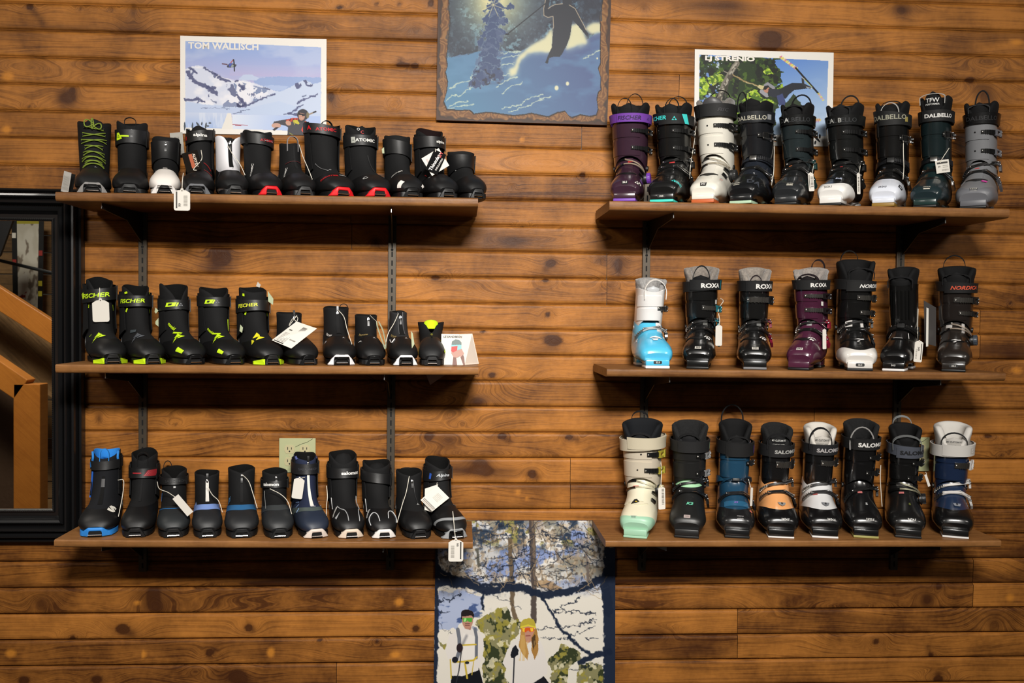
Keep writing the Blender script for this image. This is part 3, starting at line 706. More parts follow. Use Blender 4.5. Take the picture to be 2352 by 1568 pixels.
# knots and marks seen in the photo: px, py, radius px along, radius px across, strength (negative = light plug), smear dx, dy
KN = [(68, 14, 7, 6, 1, 20, 25), (185, 18, 4, 4, .8, 0, 0), (255, 20, 5, 4, .7, 0, 0), (150, 225, 26, 20, .55, 20, 22), (167, 207, 8, 9, .5, 0, 10), (68, 247, 4, 3, .9, 0, 0), (18, 175, 13, 10, -1, 0, 0), (325, 178, 14, 10, -1, 0, 0), (15, 297, 10, 8, -1, 0, 0), (306, 25, 8, 22, .35, 8, 30),
      (780, 17, 7, 4, 1, 0, 0), (865, 8, 4, 4, .8, 0, 0), (918, 8, 4, 4, .8, 0, 0), (990, 7, 6, 8, .9, 0, 0), (925, 149, 16, 5, 1, -5, -8), (953, 150, 7, 6, .9, 0, 0), (760, 222, 8, 14, .6, 5, 10), (955, 65, 20, 12, .3, 0, 0), (730, 60, 30, 8, .4, 0, 0), (800, 200, 30, 12, .35, 0, 0),
      (1770, 95, 24, 20, 1, -10, 10), (1760, 80, 60, 14, .35, 0, 0), (2228, 184, 10, 7, 1, 0, 0), (2262, 215, 30, 28, .45, 10, 14), (2290, 300, 14, 12, .7, 14, 30), (2070, 20, 26, 16, .35, 10, 20), (2335, 97, 14, 7, -1, 0, 0), (2270, 140, 34, 12, .4, 0, 0), (2280, 372, 22, 24, .45, 6, 20),
      (1338, 402, 8, 6, 1, 0, 0), (1266, 604, 12, 8, .95, -10, 10), (1253, 644, 9, 5, .9, 0, 0), (1258, 722, 6, 6, .95, 0, 0), (1110, 761, 6, 3, .9, 0, 0), (1272, 782, 21, 11, 1, -10, -4), (1130, 861, 10, 7, .9, 0, 0), (1098, 922, 26, 16, .75, 0, 0), (1153, 1001, 8, 6, 1, 12, 10), (1306, 1004, 7, 5, 1, 14, 4), (1104, 1070, 9, 9, 1, 10, 8), (1222, 1088, 8, 8, 1, 8, 6), (1180, 555, 40, 14, .4, 0, 0), (1200, 520, 4, 3, .6, 0, 0), (1199, 321, 6, 5, -.9, 0, 0), (1210, 548, 60, 6, .3, 0, 0),
      (510, 592, 20, 18, .95, -18, 20), (500, 575, 12, 8, .9, 16, -8), (862, 556, 14, 14, .7, 0, 0), (1000, 637, 11, 5, 1, 0, 0), (985, 1002, 9, 8, .95, 4, -6), (1030, 1010, 34, 20, .4, 0, 14), (1035, 955, 22, 24, .35, 0, 0), (844, 940, 28, 14, .35, 0, 6), (227, 960, 9, 14, .55, 0, 0), (300, 965, 7, 9, .35, 0, 0), (584, 1000, 7, 7, .4, 0, 0), (403, 975, 5, 4, .6, 0, 0), (440, 945, 40, 10, .3, 0, 0), (716, 980, 14, 5, .35, 0, 0), (1118, 1040, 60, 10, .3, 0, 0),
      (281, 1444, 15, 10, 1, 14, 8), (167, 1464, 8, 5, 1, 0, 0), (571, 1441, 8, 7, 1, 6, 4), (481, 1499, 7, 7, .95, 8, -4), (955, 1443, 9, 8, 1, 0, 0), (735, 1470, 6, 4, .9, 0, 0), (866, 1472, 6, 5, .9, 0, 0), (545, 1553, 20, 14, 1, 10, 8), (222, 1560, 14, 10, 1, 0, 0), (55, 1562, 14, 10, 1, 0, 0), (352, 1370, 16, 26, .75, 6, -20), (360, 1395, 26, 18, .5, 0, 0), (95, 1385, 18, 18, .4, 8, -20), (622, 1498, 9, 12, -1, 0, 0), (330, 1502, 5, 10, -1, 0, 0), (908, 1503, 12, 7, -1, 0, 0), (917, 1382, 10, 9, -1, 0, 0), (25, 1500, 12, 9, -1, 0, 0), (315, 1384, 8, 5, -.9, 0, 0), (450, 1540, 20, 12, .35, 0, 0), (590, 1340, 60, 4, .6, 0, 0), (780, 1346, 120, 3, .7, 0, 0), (700, 1400, 60, 6, .35, 0, 0), (1500, 1333, 100, 3, .9, 0, 0), (1420, 1337, 22, 5, .8, 0, 0),
      (2012, 1473, 8, 7, .95, 0, 0), (2138, 1504, 6, 4, .9, -6, -16), (2155, 1560, 12, 8, 1, 0, -10), (2130, 1378, 20, 18, .55, -12, 14), (2156, 1346, 6, 8, .8, 0, 0), (2285, 1430, 24, 26, .45, 0, 0), (2320, 1372, 10, 10, -.8, 0, 0), (1640, 1395, 60, 12, .35, 0, 0), (1960, 1390, 50, 10, .35, 0, 0), (1500, 1460, 20, 8, .4, 0, 0), (1430, 1465, 30, 12, .35, 0, 0), (1420, 612, 10, 22, .6, 8, 20), (1790, 550, 20, 10, .3, 0, 0), (2320, 696, 3, 3, .8, 0, 0), (2270, 1001, 10, 5, 1, 0, 0), (2335, 850, 12, 7, -.9, 0, 0), (2300, 1045, 5, 3, .5, 0, 0), (1375, 600, 5, 5, .4, 0, 0), (2110, 1290, 5, 4, -.7, 0, 0), (1190, 1130, 6, 6, -.6, 0, 0), (1210, 1145, 5, 5, -.6, 0, 0), (1480, 20, 14, 10, .4, 0, 0), (1550, 60, 20, 8, .35, 0, 0), (1400, 40, 5, 3, .6, 0, 0)]
EYES = [(145, 153, 150, 26), (290, 150, 110, 22), (2280, 290, 60, 10), (1260, 375, 110, 22), (1132, 862, 60, 20), (2345, 850, 70, 18), (905, 240, 10, 8), (400, 155, 90, 24), (1020, 880, 90, 22)]
SEAM = [(1336, 4), (808, 8), (1394, 10), (1394, 9), (1310, 17), (1310, 18), (2251, 11), (2251, 12), (2235, 21), (2235, 22), (1694, 23), (1694, 24), (773, 25), (1870, 15), (806, 7), (1560, 2), (150, 12), (640, 12), (2000, 19), (420, 19), (1930, 4)]

def timber_wall():
    A = [];
    X0, X1 = -3.0, 3.1; r0, r1 = -3, 29
    kn = []
    for px, py, ra, rb, st, sx, sy in KN:
        p = at(px, py, 0); kn.append((p.x, p.z, ra*.00141, rb*.00141, st, sx*.00141, -sy*.00141))
    rg = np.random.RandomState(5)
    for _ in range(16):    # ordinary small knots between the ones that can be named
        kn.append((rg.uniform(X0, X1), Z0G-SPC*rg.uniform(r0, r1), rg.uniform(.003, .012), rg.uniform(.003, .008), rg.uniform(.2, .6), rg.uniform(-.02, .02), rg.uniform(-.02, .02)))
    ey = [(at(px, py).x, at(px, py).z, a*.00141, b*.00141) for px, py, a, b in EYES]
    seam = {}
    for px, r in SEAM:
        z = Z0G-SPC*(r+.5)
        x = [at(px, py).x for py in (0, 784, 1568)]; py = 784
        for _ in range(3): p = at(px, py); py -= (z-p.z)/.00141
        seam.setdefault(r, []).append(at(px, py).x)
    V = []; F = []; AT = []; nb = 0; o = 0
    prof = [(0.0, -.0075), (.0022, -.0073), (.0042, -.0010), (.0054, 0)]+[(.0054+(SPC-.0119)*q, 0) for q in np.linspace(0, 1, 10)[1:-1]]+[(SPC-.0065, 0), (SPC-.0058, -.0005), (SPC-.0016, -.0048), (SPC-.0010, -.0075)]
    prof = np.array(prof); np_ = len(prof)
    for r in range(r0, r1):
        zt = Z0G-SPC*r; zb = zt-SPC; xs = sorted([X0]+seam.get(r, [])+[X1])
        for a, b in zip(xs[:-1], xs[1:]):
            nb += 1; rr = np.random.RandomState(100+r*13+int((a+9)*7)); n = max(3, int((b-a)/.0075)); X = np.linspace(a+.0008, b-.0008, n)
            XX, PZ = np.meshgrid(X, prof[:, 0], indexing='ij'); YD = np.broadcast_to(prof[:, 1][None], XX.shape)
            ZZ = zb+PZ; v = PZ/SPC
            # cathedral figure
            cen = rr.uniform(-.3, 1.3); amp = rr.uniform(2, 10); per = rr.uniform(.5, 2.0)
            w1 = fbm(XX*per+rr.uniform(0, 50), v*.5+rr.uniform(0, 50), 31, 3)
            g = (v-cen)*rr.uniform(6, 15)+amp*w1*1.3+.6*fbm(XX*9+3, v*2+r, 57, 2)
            stn = np.clip(fbm(XX*3.2+r*3.7, v*1.3+r*1.9, 77, 3)-.52, 0, 1)*2.3*rr.uniform(.3, 1.1)
            for ex, ez, ea, eb in ey:
                if zb-.01 < ez < zt+.01:
                    d = np.sqrt(((XX-ex)/ea)**2+((ZZ-ez)/eb)**2); wgt = np.exp(-np.clip(d-1, 0, 9)**2*2.0); g = g*(1-wgt)+(d*5.5)*wgt
            for kx, kz, ka, kb, st, sx, sz in kn:
                if kx < a-.2 or kx > b+.2 or abs(kz-(zb+zt)/2) > SPC: continue
                own = zb-kb*.6 < kz < zt+kb*.6
                if not own: continue
                own2 = st > .85
                dx = XX-kx; dz = ZZ-kz; d = np.sqrt((dx/ka)**2+(dz/kb)**2)
                if st > 0:
                    wgt = np.exp(-(dx/(ka*3.5))**2-(dz/(kb*2.6))**2); g = g*(1-wgt)+wgt*(d*1.6+g*.25)
                    stn = stn+st*np.clip(1.2-d, 0, 1)*(1.5 if own2 else 1.0) + .30*st*np.exp(-(d/2.4)**2)
                    if sx or sz:
                        L = math.hypot(sx, sz); q = np.clip((dx*sx+dz*sz)/L**2, 0, 1.4); dd = np.hypot(dx-q*sx, dz-q*sz); stn = stn+.6*st*np.exp(-(dd/(kb*1.3))**2)
                else:
                    stn = np.where(d < 1.4, stn*.2, stn)+st*np.clip(1.3-d, 0, 1)*1.0
            tone = rr.uniform(.15, .85)
            V.append(np.stack([XX, -YD, ZZ], -1).reshape(-1, 3)); AT.append(np.stack([g, stn, np.full_like(g, tone)], -1).reshape(-1, 3))
            I = (np.arange(n-1)[:, None]*np_+np.arange(np_-1)[None]).reshape(-1)+o
            F.append(np.stack([I, I+np_, I+np_+1, I+1], -1)); o += n*np_
    V = np.concatenate(V); F = np.concatenate(F); AT = np.concatenate(AT).astype(np.float32)
    me = bpy.data.meshes.new('wall_back'); me.vertices.add(len(V)); me.vertices.foreach_set('co', V.astype(np.float32).ravel())
    me.loops.add(F.size); me.loops.foreach_set('vertex_index', F.ravel().astype(np.int32)); me.polygons.add(len(F))
    me.polygons.foreach_set('loop_start', np.arange(0, F.size, 4, dtype=np.int32)); me.polygons.foreach_set('loop_total', np.full(len(F), 4, np.int32))
    me.update(calc_edges=True); a = me.attributes.new('grain', 'FLOAT_VECTOR', 'POINT'); a.data.foreach_set('vector', AT.ravel()); me.materials.append(WOOD)
    ob = bpy.data.objects.new('wall_back', me); COL.objects.link(ob)
    ob['kind'] = 'structure'; ob['label'] = 'horizontal stained pine tongue and groove boards with dark knots'
    # backing behind the boards
    b = MB().box(((X0+X1)/2, .03, Z0G-SPC*13), ((X1-X0)/2, .02, SPC*16)).build('wall_backing', satin('140A05'), None, smooth=False); b['kind'] = 'structure'; b.name = 'wall_core'
timber_wall()

# ------------------------------------------------------------------ shelves
SHD = .292
SH = {'L1': ((127, 440), (1098, 454), 21), 'L2': ((127, 836.5), (1099, 842), 20), 'L3': ((124, 1239.5), (1086, 1244), 18), 'R1': ((1400, 460.6), (2319, 479), 22), 'R2': ((1394, 846), (2310, 856), 19.5), 'R3': ((1391, 1241), (2300, 1241), 17)}
SHW = {k: (at(*a, SHD), at(*b, SHD), t*(DIST-SHD)/FPX) for k, (a, b, t) in SH.items()}
def shelf_z(k):
    a, b, t = SHW[k]; return lambda x: a.z+(b.z-a.z)*(x-a.x)/(b.x-a.x)
def shelf_tilt(k):
    a, b, t = SHW[k]; return math.atan2(b.z-a.z, b.x-a.x)
SHLAB = {'L1': 'stained pine shelf board carrying the top left row of cross-country boots', 'L2': 'stained pine shelf board carrying the lime and black boots and tent card', 'L3': 'stained pine shelf board at lower left ending beside the snowy poster', 'R1': 'stained pine shelf board carrying the top right row of ski boots', 'R2': 'stained pine shelf board under the seven widely spaced ski boots', 'R3': 'stained pine shelf board at lower right under the peach and navy boots'}
SHELFW = wood_mat('stained_shelf', '94663A', '5E3C20', rough=.42)
def shelf(k):
    a, b, t = SHW[k]; tilt = math.atan2(b.z-a.z, b.x-a.x); L = b.x-a.x
    c = Vector(((a.x+b.x)/2, 0, (a.z+b.z)/2)); n = 60; r = min(.010, t*.42)
    pr = [(-.0145, 0)]+[(-SHD+r*.6-r*.6*math.sin(q), -r*.5+r*.5*math.cos(q)) for q in np.linspace(0, math.pi/2, 5)]+[(-SHD+r*(1-math.cos(q)), -t+r-r*math.sin(q)) for q in np.linspace(0, math.pi/2, 5)]+[(-.0145, -t)]
    X = np.linspace(-L/2, L/2, n); m = len(pr); P = np.array([[(x, y, z) for y, z in pr] for x in X])
    mb = MB(); mb.grid(P, closed=True); mb.add(P[0], [tuple(range(m))]); mb.add(P[-1], [tuple(range(m))])
    ob = mb.build('shelf_board', SHELFW, None, ang=35); ob.location = c; ob.rotation_euler = (0, -tilt, 0)
    V = np.array(mb.v); s_ = hash(k) % 7 if False else sum(map(ord, k)) % 7
    g = (V[:, 1]*38+V[:, 2]*60)+3*fbm(V[:, 0]*1.4+s_*5, V[:, 1]*2+9, 41, 3); st = np.clip(fbm(V[:, 0]*3+s_*11, V[:, 1]*5+s_, 91, 3)-.55, 0, 1)*1.6
    at_ = ob.data.attributes.new('grain', 'FLOAT_VECTOR', 'POINT'); at_.data.foreach_set('vector', np.stack([g, st, np.full_like(g, .4+.04*s_)], -1).astype(np.float32).ravel())
    return prop(ob, SHLAB[k], 'shelf', 'wall shelf boards')
for k in SH: shelf(k)

# standards and brackets
METALB = mat('bronze_metal', '4A4238', .45, metal=.5)
def standard(x, z0, z1, lab):
    o = MB(); w = .0125; d = .013
    o.box((0, -d/2, (z0+z1)/2), (w, d/2, (z1-z0)/2), bev=.0008)
    ob = empty('shelf_standard', (x, -.0005, 0)); r = o.build('rail', METALB, ob, smooth=False)
    sl = MB(); z = z0+.02; i = 0
    while z < z1-.02:
        sl.box((0, -d-.0002, z), (.0022, .0006, .0085)); z += .0285; i += 1
        if i % 9 == 0: sl.disc((0, -d-.0002, z-.0142), (0, 1, 0), .0042, .0012)
    q = sl.build('slots', mat('cavity', '050505', .9), ob, smooth=False); q['kind'] = 'stuff'
    return prop(ob, lab, 'shelf rail', 'slotted shelf rails')
def wz(px, py): return at(px, py, .01)
STD = [(328, 1312, 'L', 'slotted dark metal rail nearest the black framed mirror'), (900, 1308, 'L', 'slotted dark metal rail under the lime strapped boots, beside the tent card'), (1483, 1310, 'R', 'slotted dark metal rail behind the white and sky blue boot'), (2066, 1308, 'R', 'slotted dark metal rail behind the black boot at the far right')]
for px, yb, side, lab in STD:
    x = wz(px, 700).x; standard(x, wz(px, yb).z, SHW[side+'1'][0].z+.10, lab)
def bracket(px, k, tipx, lab):
    z = shelf_z(k); x0 = wz(px, 700).x; t = SHW[k][2]; x1 = at(tipx, 700, .262).x; zz = z(x0)-t-.0006; L = .262
    ang = math.atan2(x1-x0, L); ob = empty('shelf_bracket', (x0, -.0145, zz), -0.0)
    pts = [(0, 0, 0), (0, -L+.014, 0), (0, -L+.012, -.016), (0, -.10, -.034), (0, -.02, -.085), (0, 0, -.095)]
    m = Matrix.Rotation(ang, 3, 'Z')
    b = MB(); P = [m @ Vector((p[0]-.0014, p[1], p[2])) for p in pts]; b.prism(P, m @ Vector((.0028, 0, 0))); b.build('arm', satin('0C0B0A'), ob, smooth=False)
    tip = m @ Vector((0, -L+.0135, -.008)); MB().box(tip, (.0009, .0014, .008), rot=m).build('tip', STEEL, ob, smooth=False)
    return prop(ob, lab, 'bracket', 'black shelf brackets')
BRL = {'L1': 'top left', 'L2': 'middle left', 'L3': 'bottom left', 'R1': 'top right', 'R2': 'middle right', 'R3': 'bottom right'}
for k, row in {'L1': ((328, 232), (900, 898)), 'L2': ((328, 241), (898, 884)), 'L3': ((327, 231), (896, 884)), 'R1': ((1486, 1545), (2069, 2167)), 'R2': ((1483, 1542), (2065, 2165)), 'R3': ((1478, 1540), (2057, 2176))}.items():
    for i, (px, tx) in enumerate(row): bracket(px, k, tx, 'black metal bracket under the %s shelf near its %s end' % (BRL[k], ('left', 'right')[i]))
# ------------------------------------------------------------------ printed pictures: a fine grid of coloured points
class Cv:
    """canvas in the pixel frame of one picture; pts are (x, y) in that frame"""
    def __init__(s, w, h, step, bg):
        s.w, s.h = w, h; s.X, s.Y = np.meshgrid(np.arange(0, w+step*.5, step), np.arange(0, h+step*.5, step)); s.st = step
        s.c = np.zeros(s.X.shape+(3,)); s.c[:] = s.col(bg); s.nx = 0; s.ny = 0
    def col(s, c): return np.array([int(c[i:i+2], 16)/255 for i in (0, 2, 4)]) if isinstance(c, str) else np.array(c)
    def mix(s, m, c): s.c = s.c*(1-m[..., None])+s.col(c)*m[..., None]
    def inside(s, P, wob=0.0, seed=1, fr=.05):
        X, Y = s.X, s.Y
        if wob: X = X+(fbm(X*fr, Y*fr, seed)-.5)*2*wob; Y = Y+(fbm(X*fr+40, Y*fr+7, seed+3)-.5)*2*wob
        r = np.zeros(X.shape, bool); n = len(P)
        for i in range(n):
            x0, y0 = P[i]; x1, y1 = P[(i+1) % n]
            if y0 == y1: continue
            k = ((y0 > Y) != (y1 > Y)) & (X < (x1-x0)*(Y-y0)/(y1-y0)+x0); r ^= k
        return r
    def blur(s, m, r):
        n = max(1, int(round(r/s.st)))
        for ax in (0, 1, 0, 1):
            p = np.pad(m, [(n, n) if i == ax else (0, 0) for i in range(2)], mode='edge'); cs = np.cumsum(p, axis=ax); z = np.zeros_like(np.take(cs, [0], axis=ax)); cs = np.concatenate([z, cs], axis=ax)
            L = m.shape[ax]; m = (np.take(cs, range(2*n+1, 2*n+1+L), axis=ax)-np.take(cs, range(0, L), axis=ax))/(2*n+1)
        return m
    def poly(s, P, c, a=1.0, wob=0, seed=1, fr=.05): s.mix(s.inside(P, wob, seed, fr)*a, c); return s
    def line(s, P, wd, c, a=1.0, soft=1.0, wob=0, seed=1):
        X, Y = s.X, s.Y
        if wob: X = X+(fbm(X*.03, Y*.03, seed)-.5)*2*wob; Y = Y+(fbm(X*.03+40, Y*.03+7, seed+3)-.5)*2*wob
        D = np.full(X.shape, 1e9)
        for (x0, y0), (x1, y1) in zip(P[:-1], P[1:]):
            dx, dy = x1-x0, y1-y0; q = np.clip(((X-x0)*dx+(Y-y0)*dy)/(dx*dx+dy*dy+1e-9), 0, 1); D = np.minimum(D, np.hypot(X-x0-q*dx, Y-y0-q*dy))
        s.mix(np.clip((wd/2-D)/(soft*s.st)+.5, 0, 1)*a, c); return s
    def ell(s, x, y, a, b, c, al=1.0, soft=.1, rot=0):
        q = R(rot); u = (s.X-x)*math.cos(q)+(s.Y-y)*math.sin(q); v = -(s.X-x)*math.sin(q)+(s.Y-y)*math.cos(q)
        d = np.sqrt((u/a)**2+(v/b)**2); s.mix(np.clip((1-d)/soft+.5, 0, 1)*al, c); return s
    def glow(s, x, y, r, c, al): s.mix(al*np.exp(-((s.X-x)**2+(s.Y-y)**2)/r**2), c); return s
    def grad(s, P0, P1, c0, c1, mask=None, a=1.0):
        dx, dy = P1[0]-P0[0], P1[1]-P0[1]; q = np.clip(((s.X-P0[0])*dx+(s.Y-P0[1])*dy)/(dx*dx+dy*dy), 0, 1)[..., None]
        g = s.col(c0)*(1-q)+s.col(c1)*q; m = (np.ones(s.X.shape) if mask is None else mask)[..., None]*a; s.c = s.c*(1-m)+g*m; return s
    def speck(s, mask, c, thr, sc, seed, a=1.0, asp=1.0, soft=.06):
        n = fbm(s.X*sc, s.Y*sc*asp, seed, 4); s.mix(np.clip((n-thr)/soft, 0, 1)*mask*a, c); return s
    def build(s, name, corners, thick, parent=None, rough=.45, dens=.82):
        """corners TL, TR, BR, BL in world space"""
        TL, TR, BR, BL = [np.array(c) for c in corners]; ny, nx = s.X.shape; u = (s.X/s.w).clip(0, 1)[..., None]; v = (s.Y/s.h).clip(0, 1)[..., None]
        P = (TL*(1-u)+TR*u)*(1-v)+(BL*(1-u)+BR*u)*v
        c = np.clip(s.c, 0, 1); lin = np.where(c <= .04045, c/12.92, ((c+.055)/1.055)**2.4)*dens
        I = (np.arange(ny-1)[:, None]*nx+np.arange(nx-1)[None]).ravel(); F = np.stack([I, I+nx, I+nx+1, I+1], -1)
        me = bpy.data.meshes.new(name); me.vertices.add(nx*ny); me.vertices.foreach_set('co', P.reshape(-1).astype(np.float32)); me.loops.add(F.size); me.loops.foreach_set('vertex_index', F.ravel().astype(np.int32))
        me.polygons.add(len(F)); me.polygons.foreach_set('loop_start', np.arange(0, F.size, 4, dtype=np.int32)); me.polygons.foreach_set('loop_total', np.full(len(F), 4, np.int32)); me.update(calc_edges=True)
        a = me.attributes.new('picture', 'FLOAT_COLOR', 'POINT'); rgba = np.concatenate([lin.reshape(-1, 3), np.ones((nx*ny, 1))], 1).astype(np.float32); a.data.foreach_set('color', rgba.ravel())
        m = bpy.data.materials.new('printed_picture'); m.use_nodes = True; nt = m.node_tree; b = nt.nodes['Principled BSDF']; n = nt.nodes.new('ShaderNodeAttribute'); n.attribute_name = 'picture'
        nt.links.new(n.outputs['Color'], b.inputs['Base Color']); b.inputs['Roughness'].default_value = rough; b.inputs['Specular IOR Level'].default_value = .25; me.materials.append(m)
        o = bpy.data.objects.new(name, me); COL.objects.link(o); o.parent = parent; return o
def panel(name, corners, thick, m, parent=None):
    q = [Vector(c) for c in corners]; return MB().prism([c+Vector((0, .0004, 0)) for c in q], (0, thick, 0)).build(name, m, parent, smooth=False)
def sub(corners, w, h, x0, y0, x1, y1):
    TL, TR, BR, BL = [Vector(c) for c in corners]
    f = lambda x, y: (TL*(1-x/w)+TR*(x/w))*(1-y/h)+(BL*(1-x/w)+BR*(x/w))*(y/h)
    return [f(x0, y0), f(x1, y0), f(x1, y1), f(x0, y1)], f
def letters(body, f, x, y, h, col, parent, name='lettering', wid=None, **k):
    """lettering laid on a picture: f maps picture pixels to the wall, centre (x, y), height h in picture pixels, width wid"""
    V, F = text2d(body, **k); sx = 1.0 if wid is None else wid/((V[:, 0].max()-V[:, 0].min())*h)
    return MB().add([f(x+a*h*sx, y-b*h)+Vector((0, -.0006, 0)) for a, b in V], F).build(name, ink(col), parent, smooth=False, fix=False)

def settle(root):
    for ch in root.children: ch.location = -root.location
# --- left poster: snowy mountains (picture frame: 2321 wide zoom of x 400..770, y 70..320)
def poster_mountains():
    w, h = 2110, 1420; C = [at(414, 82, .004), at(750, 90, .004), at(749.5, 311, .004), at(414, 306.5, .004)]
    root = empty('ski_poster', at(582, 306, .003)); root.location.y = -.002
    ox, oy = 87, 75; c = Cv(w, h, 5.0, 'EEE9E2'); I = lambda P: [(x-ox, y-oy) for x, y in P]
    pic = [(160, 150), (2118, 196), (2113, 1440), (160, 1405)]; pm = c.inside(I(pic)).astype(float)
    c.grad((0, 80), (0, 700), '8FA9DC', 'B9B6DC', pm); c.speck(pm, 'BBC6E4', .50, .0022, 3, .7, 2.2, .2)
    c.grad((900, 380), (900, 620), 'AAB4DC', 'C7B2D6', pm*c.inside(I([(800, 480), (2118, 480), (2118, 640), (800, 640)])), .5)
    c.poly(I([(1150, 670), (1500, 640), (2118, 640), (2118, 900), (1150, 900)]), '93ABD8', .8, 14, 5); c.poly(I([(1290, 780), (1400, 765), (1640, 780), (1600, 850), (1350, 840)]), 'B6C6E8', .7, 10, 8)
    sn = 'D3D8EA'
    c.poly(I([(160, 560), (240, 520), (350, 495), (430, 515), (600, 620), (700, 670), (870, 720), (1000, 690), (1130, 740), (1300, 790), (1480, 860), (1420, 900), (1020, 1100), (700, 1110), (160, 1040)]), sn, 1, 12, 2)
    c.poly(I([(930, 680), (1000, 620), (1120, 620), (1225, 668), (1180, 700), (930, 700)]), 'BFCBE6', 1, 8, 4)
    c.poly(I([(1020, 1090), (1480, 850), (1560, 850), (1760, 740), (1830, 700), (1890, 680), (2000, 740), (2118, 710), (2118, 1210), (1020, 1200)]), 'C6D2EA', 1, 10, 6)
    c.poly(I([(160, 1030), (700, 1080), (960, 1100), (1100, 1100), (1500, 1000), (2118, 1180), (2118, 1215), (830, 1205), (780, 1190), (160, 1190)]), 'BFCEEA', .9, 8, 9)
    mt = c.inside(I([(160, 560), (240, 520), (430, 515), (700, 670), (1130, 740), (1480, 860), (1020, 1100), (700, 1100), (160, 1030)]), 10, 2).astype(float)
    c.speck(mt, 'F0EEF4', .5, .0035, 21, .8, 1.4, .15); c.speck(mt, '5E6488', .66, .012, 12, .9, .8, .03); c.speck(pm*c.inside(I([(830, 700), (1480, 860), (1100, 1060), (900, 900)])), '7685AA', .63, .014, 15, .9, 1, .03)
    for P, wd in (([(190, 600), (250, 690), (330, 760), (450, 800), (560, 880), (600, 900)], 60), ([(160, 1000), (260, 1010), (330, 980), (430, 1030)], 36), ([(430, 530), (540, 600), (640, 650)], 26), ([(640, 670), (740, 710), (800, 720)], 34), ([(230, 545), (290, 580), (320, 615)], 36), ([(940, 780), (980, 800), (990, 830)], 40), ([(480, 810), (580, 830)], 44), ([(880, 720), (920, 700)], 22), ([(1300, 800), (1370, 830)], 18), ([(900, 930), (1020, 1060)], 40), ([(950, 1090), (1100, 1050), (1260, 970), (1450, 890)], 22), ([(520, 985), (600, 1040)], 16), ([(1770, 740), (1780, 790), (1820, 760)], 34), ([(1890, 700), (1930, 760), (1970, 760)], 34), ([(1780, 1030), (1840, 980), (2000, 920), (2060, 895)], 22), ([(1850, 920), (1900, 900)], 20), ([(1580, 1200), (1700, 1160), (1760, 1110), (1850, 1050)], 22), ([(850, 1190), (940, 1170), (990, 1150)], 16), ([(1020, 1140), (1090, 1135)], 8), ([(380, 1125), (560, 1115), (800, 1125)], 6), ([(1640, 1190), (1750, 1190)], 30)):
        c.line(I(P), wd, '474B72' if wd > 20 else '596384', .85, 1.5, 26, int(P[0][0]) % 50)
    c.poly(I([(700, 1060), (760, 1005), (815, 1045), (870, 1020), (900, 1035), (905, 1095), (700, 1100)]), '7D89AC', .9, 5, 8); c.poly(I([(895, 1030), (960, 1080), (1020, 1050), (960, 1100), (900, 1100)]), '35395E', .9, 6, 2)
    c.grad((0, 1110), (0, 1340), 'C9D3EA', 'A5BBE6', pm*c.inside(I([(160, 1185), (770, 1190), (690, 1420), (160, 1405)]))); c.grad((760, 1130), (1500, 1340), 'DDE4F2', 'AFC2EA', pm*c.inside(I([(830, 1205), (2118, 1215), (2113, 1440), (845, 1415)])))
    c.speck(pm*c.inside(I([(160, 1190), (760, 1190), (700, 1405), (160, 1405)])), 'E2E7F2', .52, .02, 33, .5, .15, .1)
    c.poly(I([(765, 1188), (820, 1190), (848, 1425), (680, 1420)]), 'E9E4DC')
    # jumping skier
    c.line(I([(690, 470), (760, 476)]), 14, '5C3136'); c.line(I([(850, 405), (812, 452)]), 12, 'B5443F'); c.line(I([(852, 405), (862, 470)]), 18, '2A2A33'); c.poly(I([(755, 500), (800, 455), (860, 465), (900, 480), (880, 510), (820, 520), (765, 525)]), '41414C'); c.poly(I([(780, 500), (800, 458), (840, 462), (800, 515)]), '4B5BB0'); c.poly(I([(810, 515), (835, 470), (855, 490), (850, 515)]), '97A39F'); c.line(I([(862, 500), (864, 570)]), 18, '33333C')
    c.line(I([(840, 1352), (1055, 1362)]), 7, 'A02C3C'); c.line(I([(880, 1366), (960, 1368)]), 10, 'A02C3C')
    # man with a ski over his shoulder
    c.line(I([(1930, 1195), (2040, 1145)]), 20, '9A8874'); c.line(I([(2010, 1158), (2042, 1145)]), 22, '2C2A30')
    c.poly(I([(1630, 1500), (1640, 1380), (1600, 1360), (1560, 1350), (1415, 1340), (1440, 1300), (1560, 1275), (1700, 1250), (1790, 1240), (1900, 1280), (1950, 1340), (1940, 1430), (1900, 1503)]), '47454C')
    c.poly(I([(1610, 1275), (1700, 1245), (1780, 1240), (1800, 1265), (1740, 1300), (1620, 1300)]), 'C4402F'); c.poly(I([(1890, 1285), (1950, 1340), (1945, 1420), (1900, 1503), (1880, 1480), (1830, 1420)]), 'D2473A')
    for x in (1660, 1705, 1750): c.line(I([(x, 1290), (x+20, 1255)]), 12, '3A2A2C')
    c.ell(1470-ox, 1360-oy, 68, 38, 'C9A08F'); c.poly(I([(1415, 1420), (1460, 1385), (1520, 1380), (1440, 1440)]), '33313A'); c.ell(1645-ox, 1320-oy, 42, 34, 'C99A85', rot=30)
    c.ell(1855-ox, 1195-oy, 84, 84, '35333A'); c.poly(I([(1780, 1210), (1790, 1290), (1850, 1310), (1935, 1220)]), '35333A'); c.ell(1840-ox, 1215-oy, 46, 66, 'BE8F7C', rot=8); c.poly(I([(1790, 1140), (1885, 1130), (1890, 1180), (1800, 1165)]), '35333A'); c.poly(I([(1795, 1170), (1885, 1185), (1882, 1212), (1850, 1216), (1835, 1195), (1800, 1200)]), '1F1C22'); c.line(I([(1825, 1240), (1850, 1244)]), 6, 'E0C8BE')
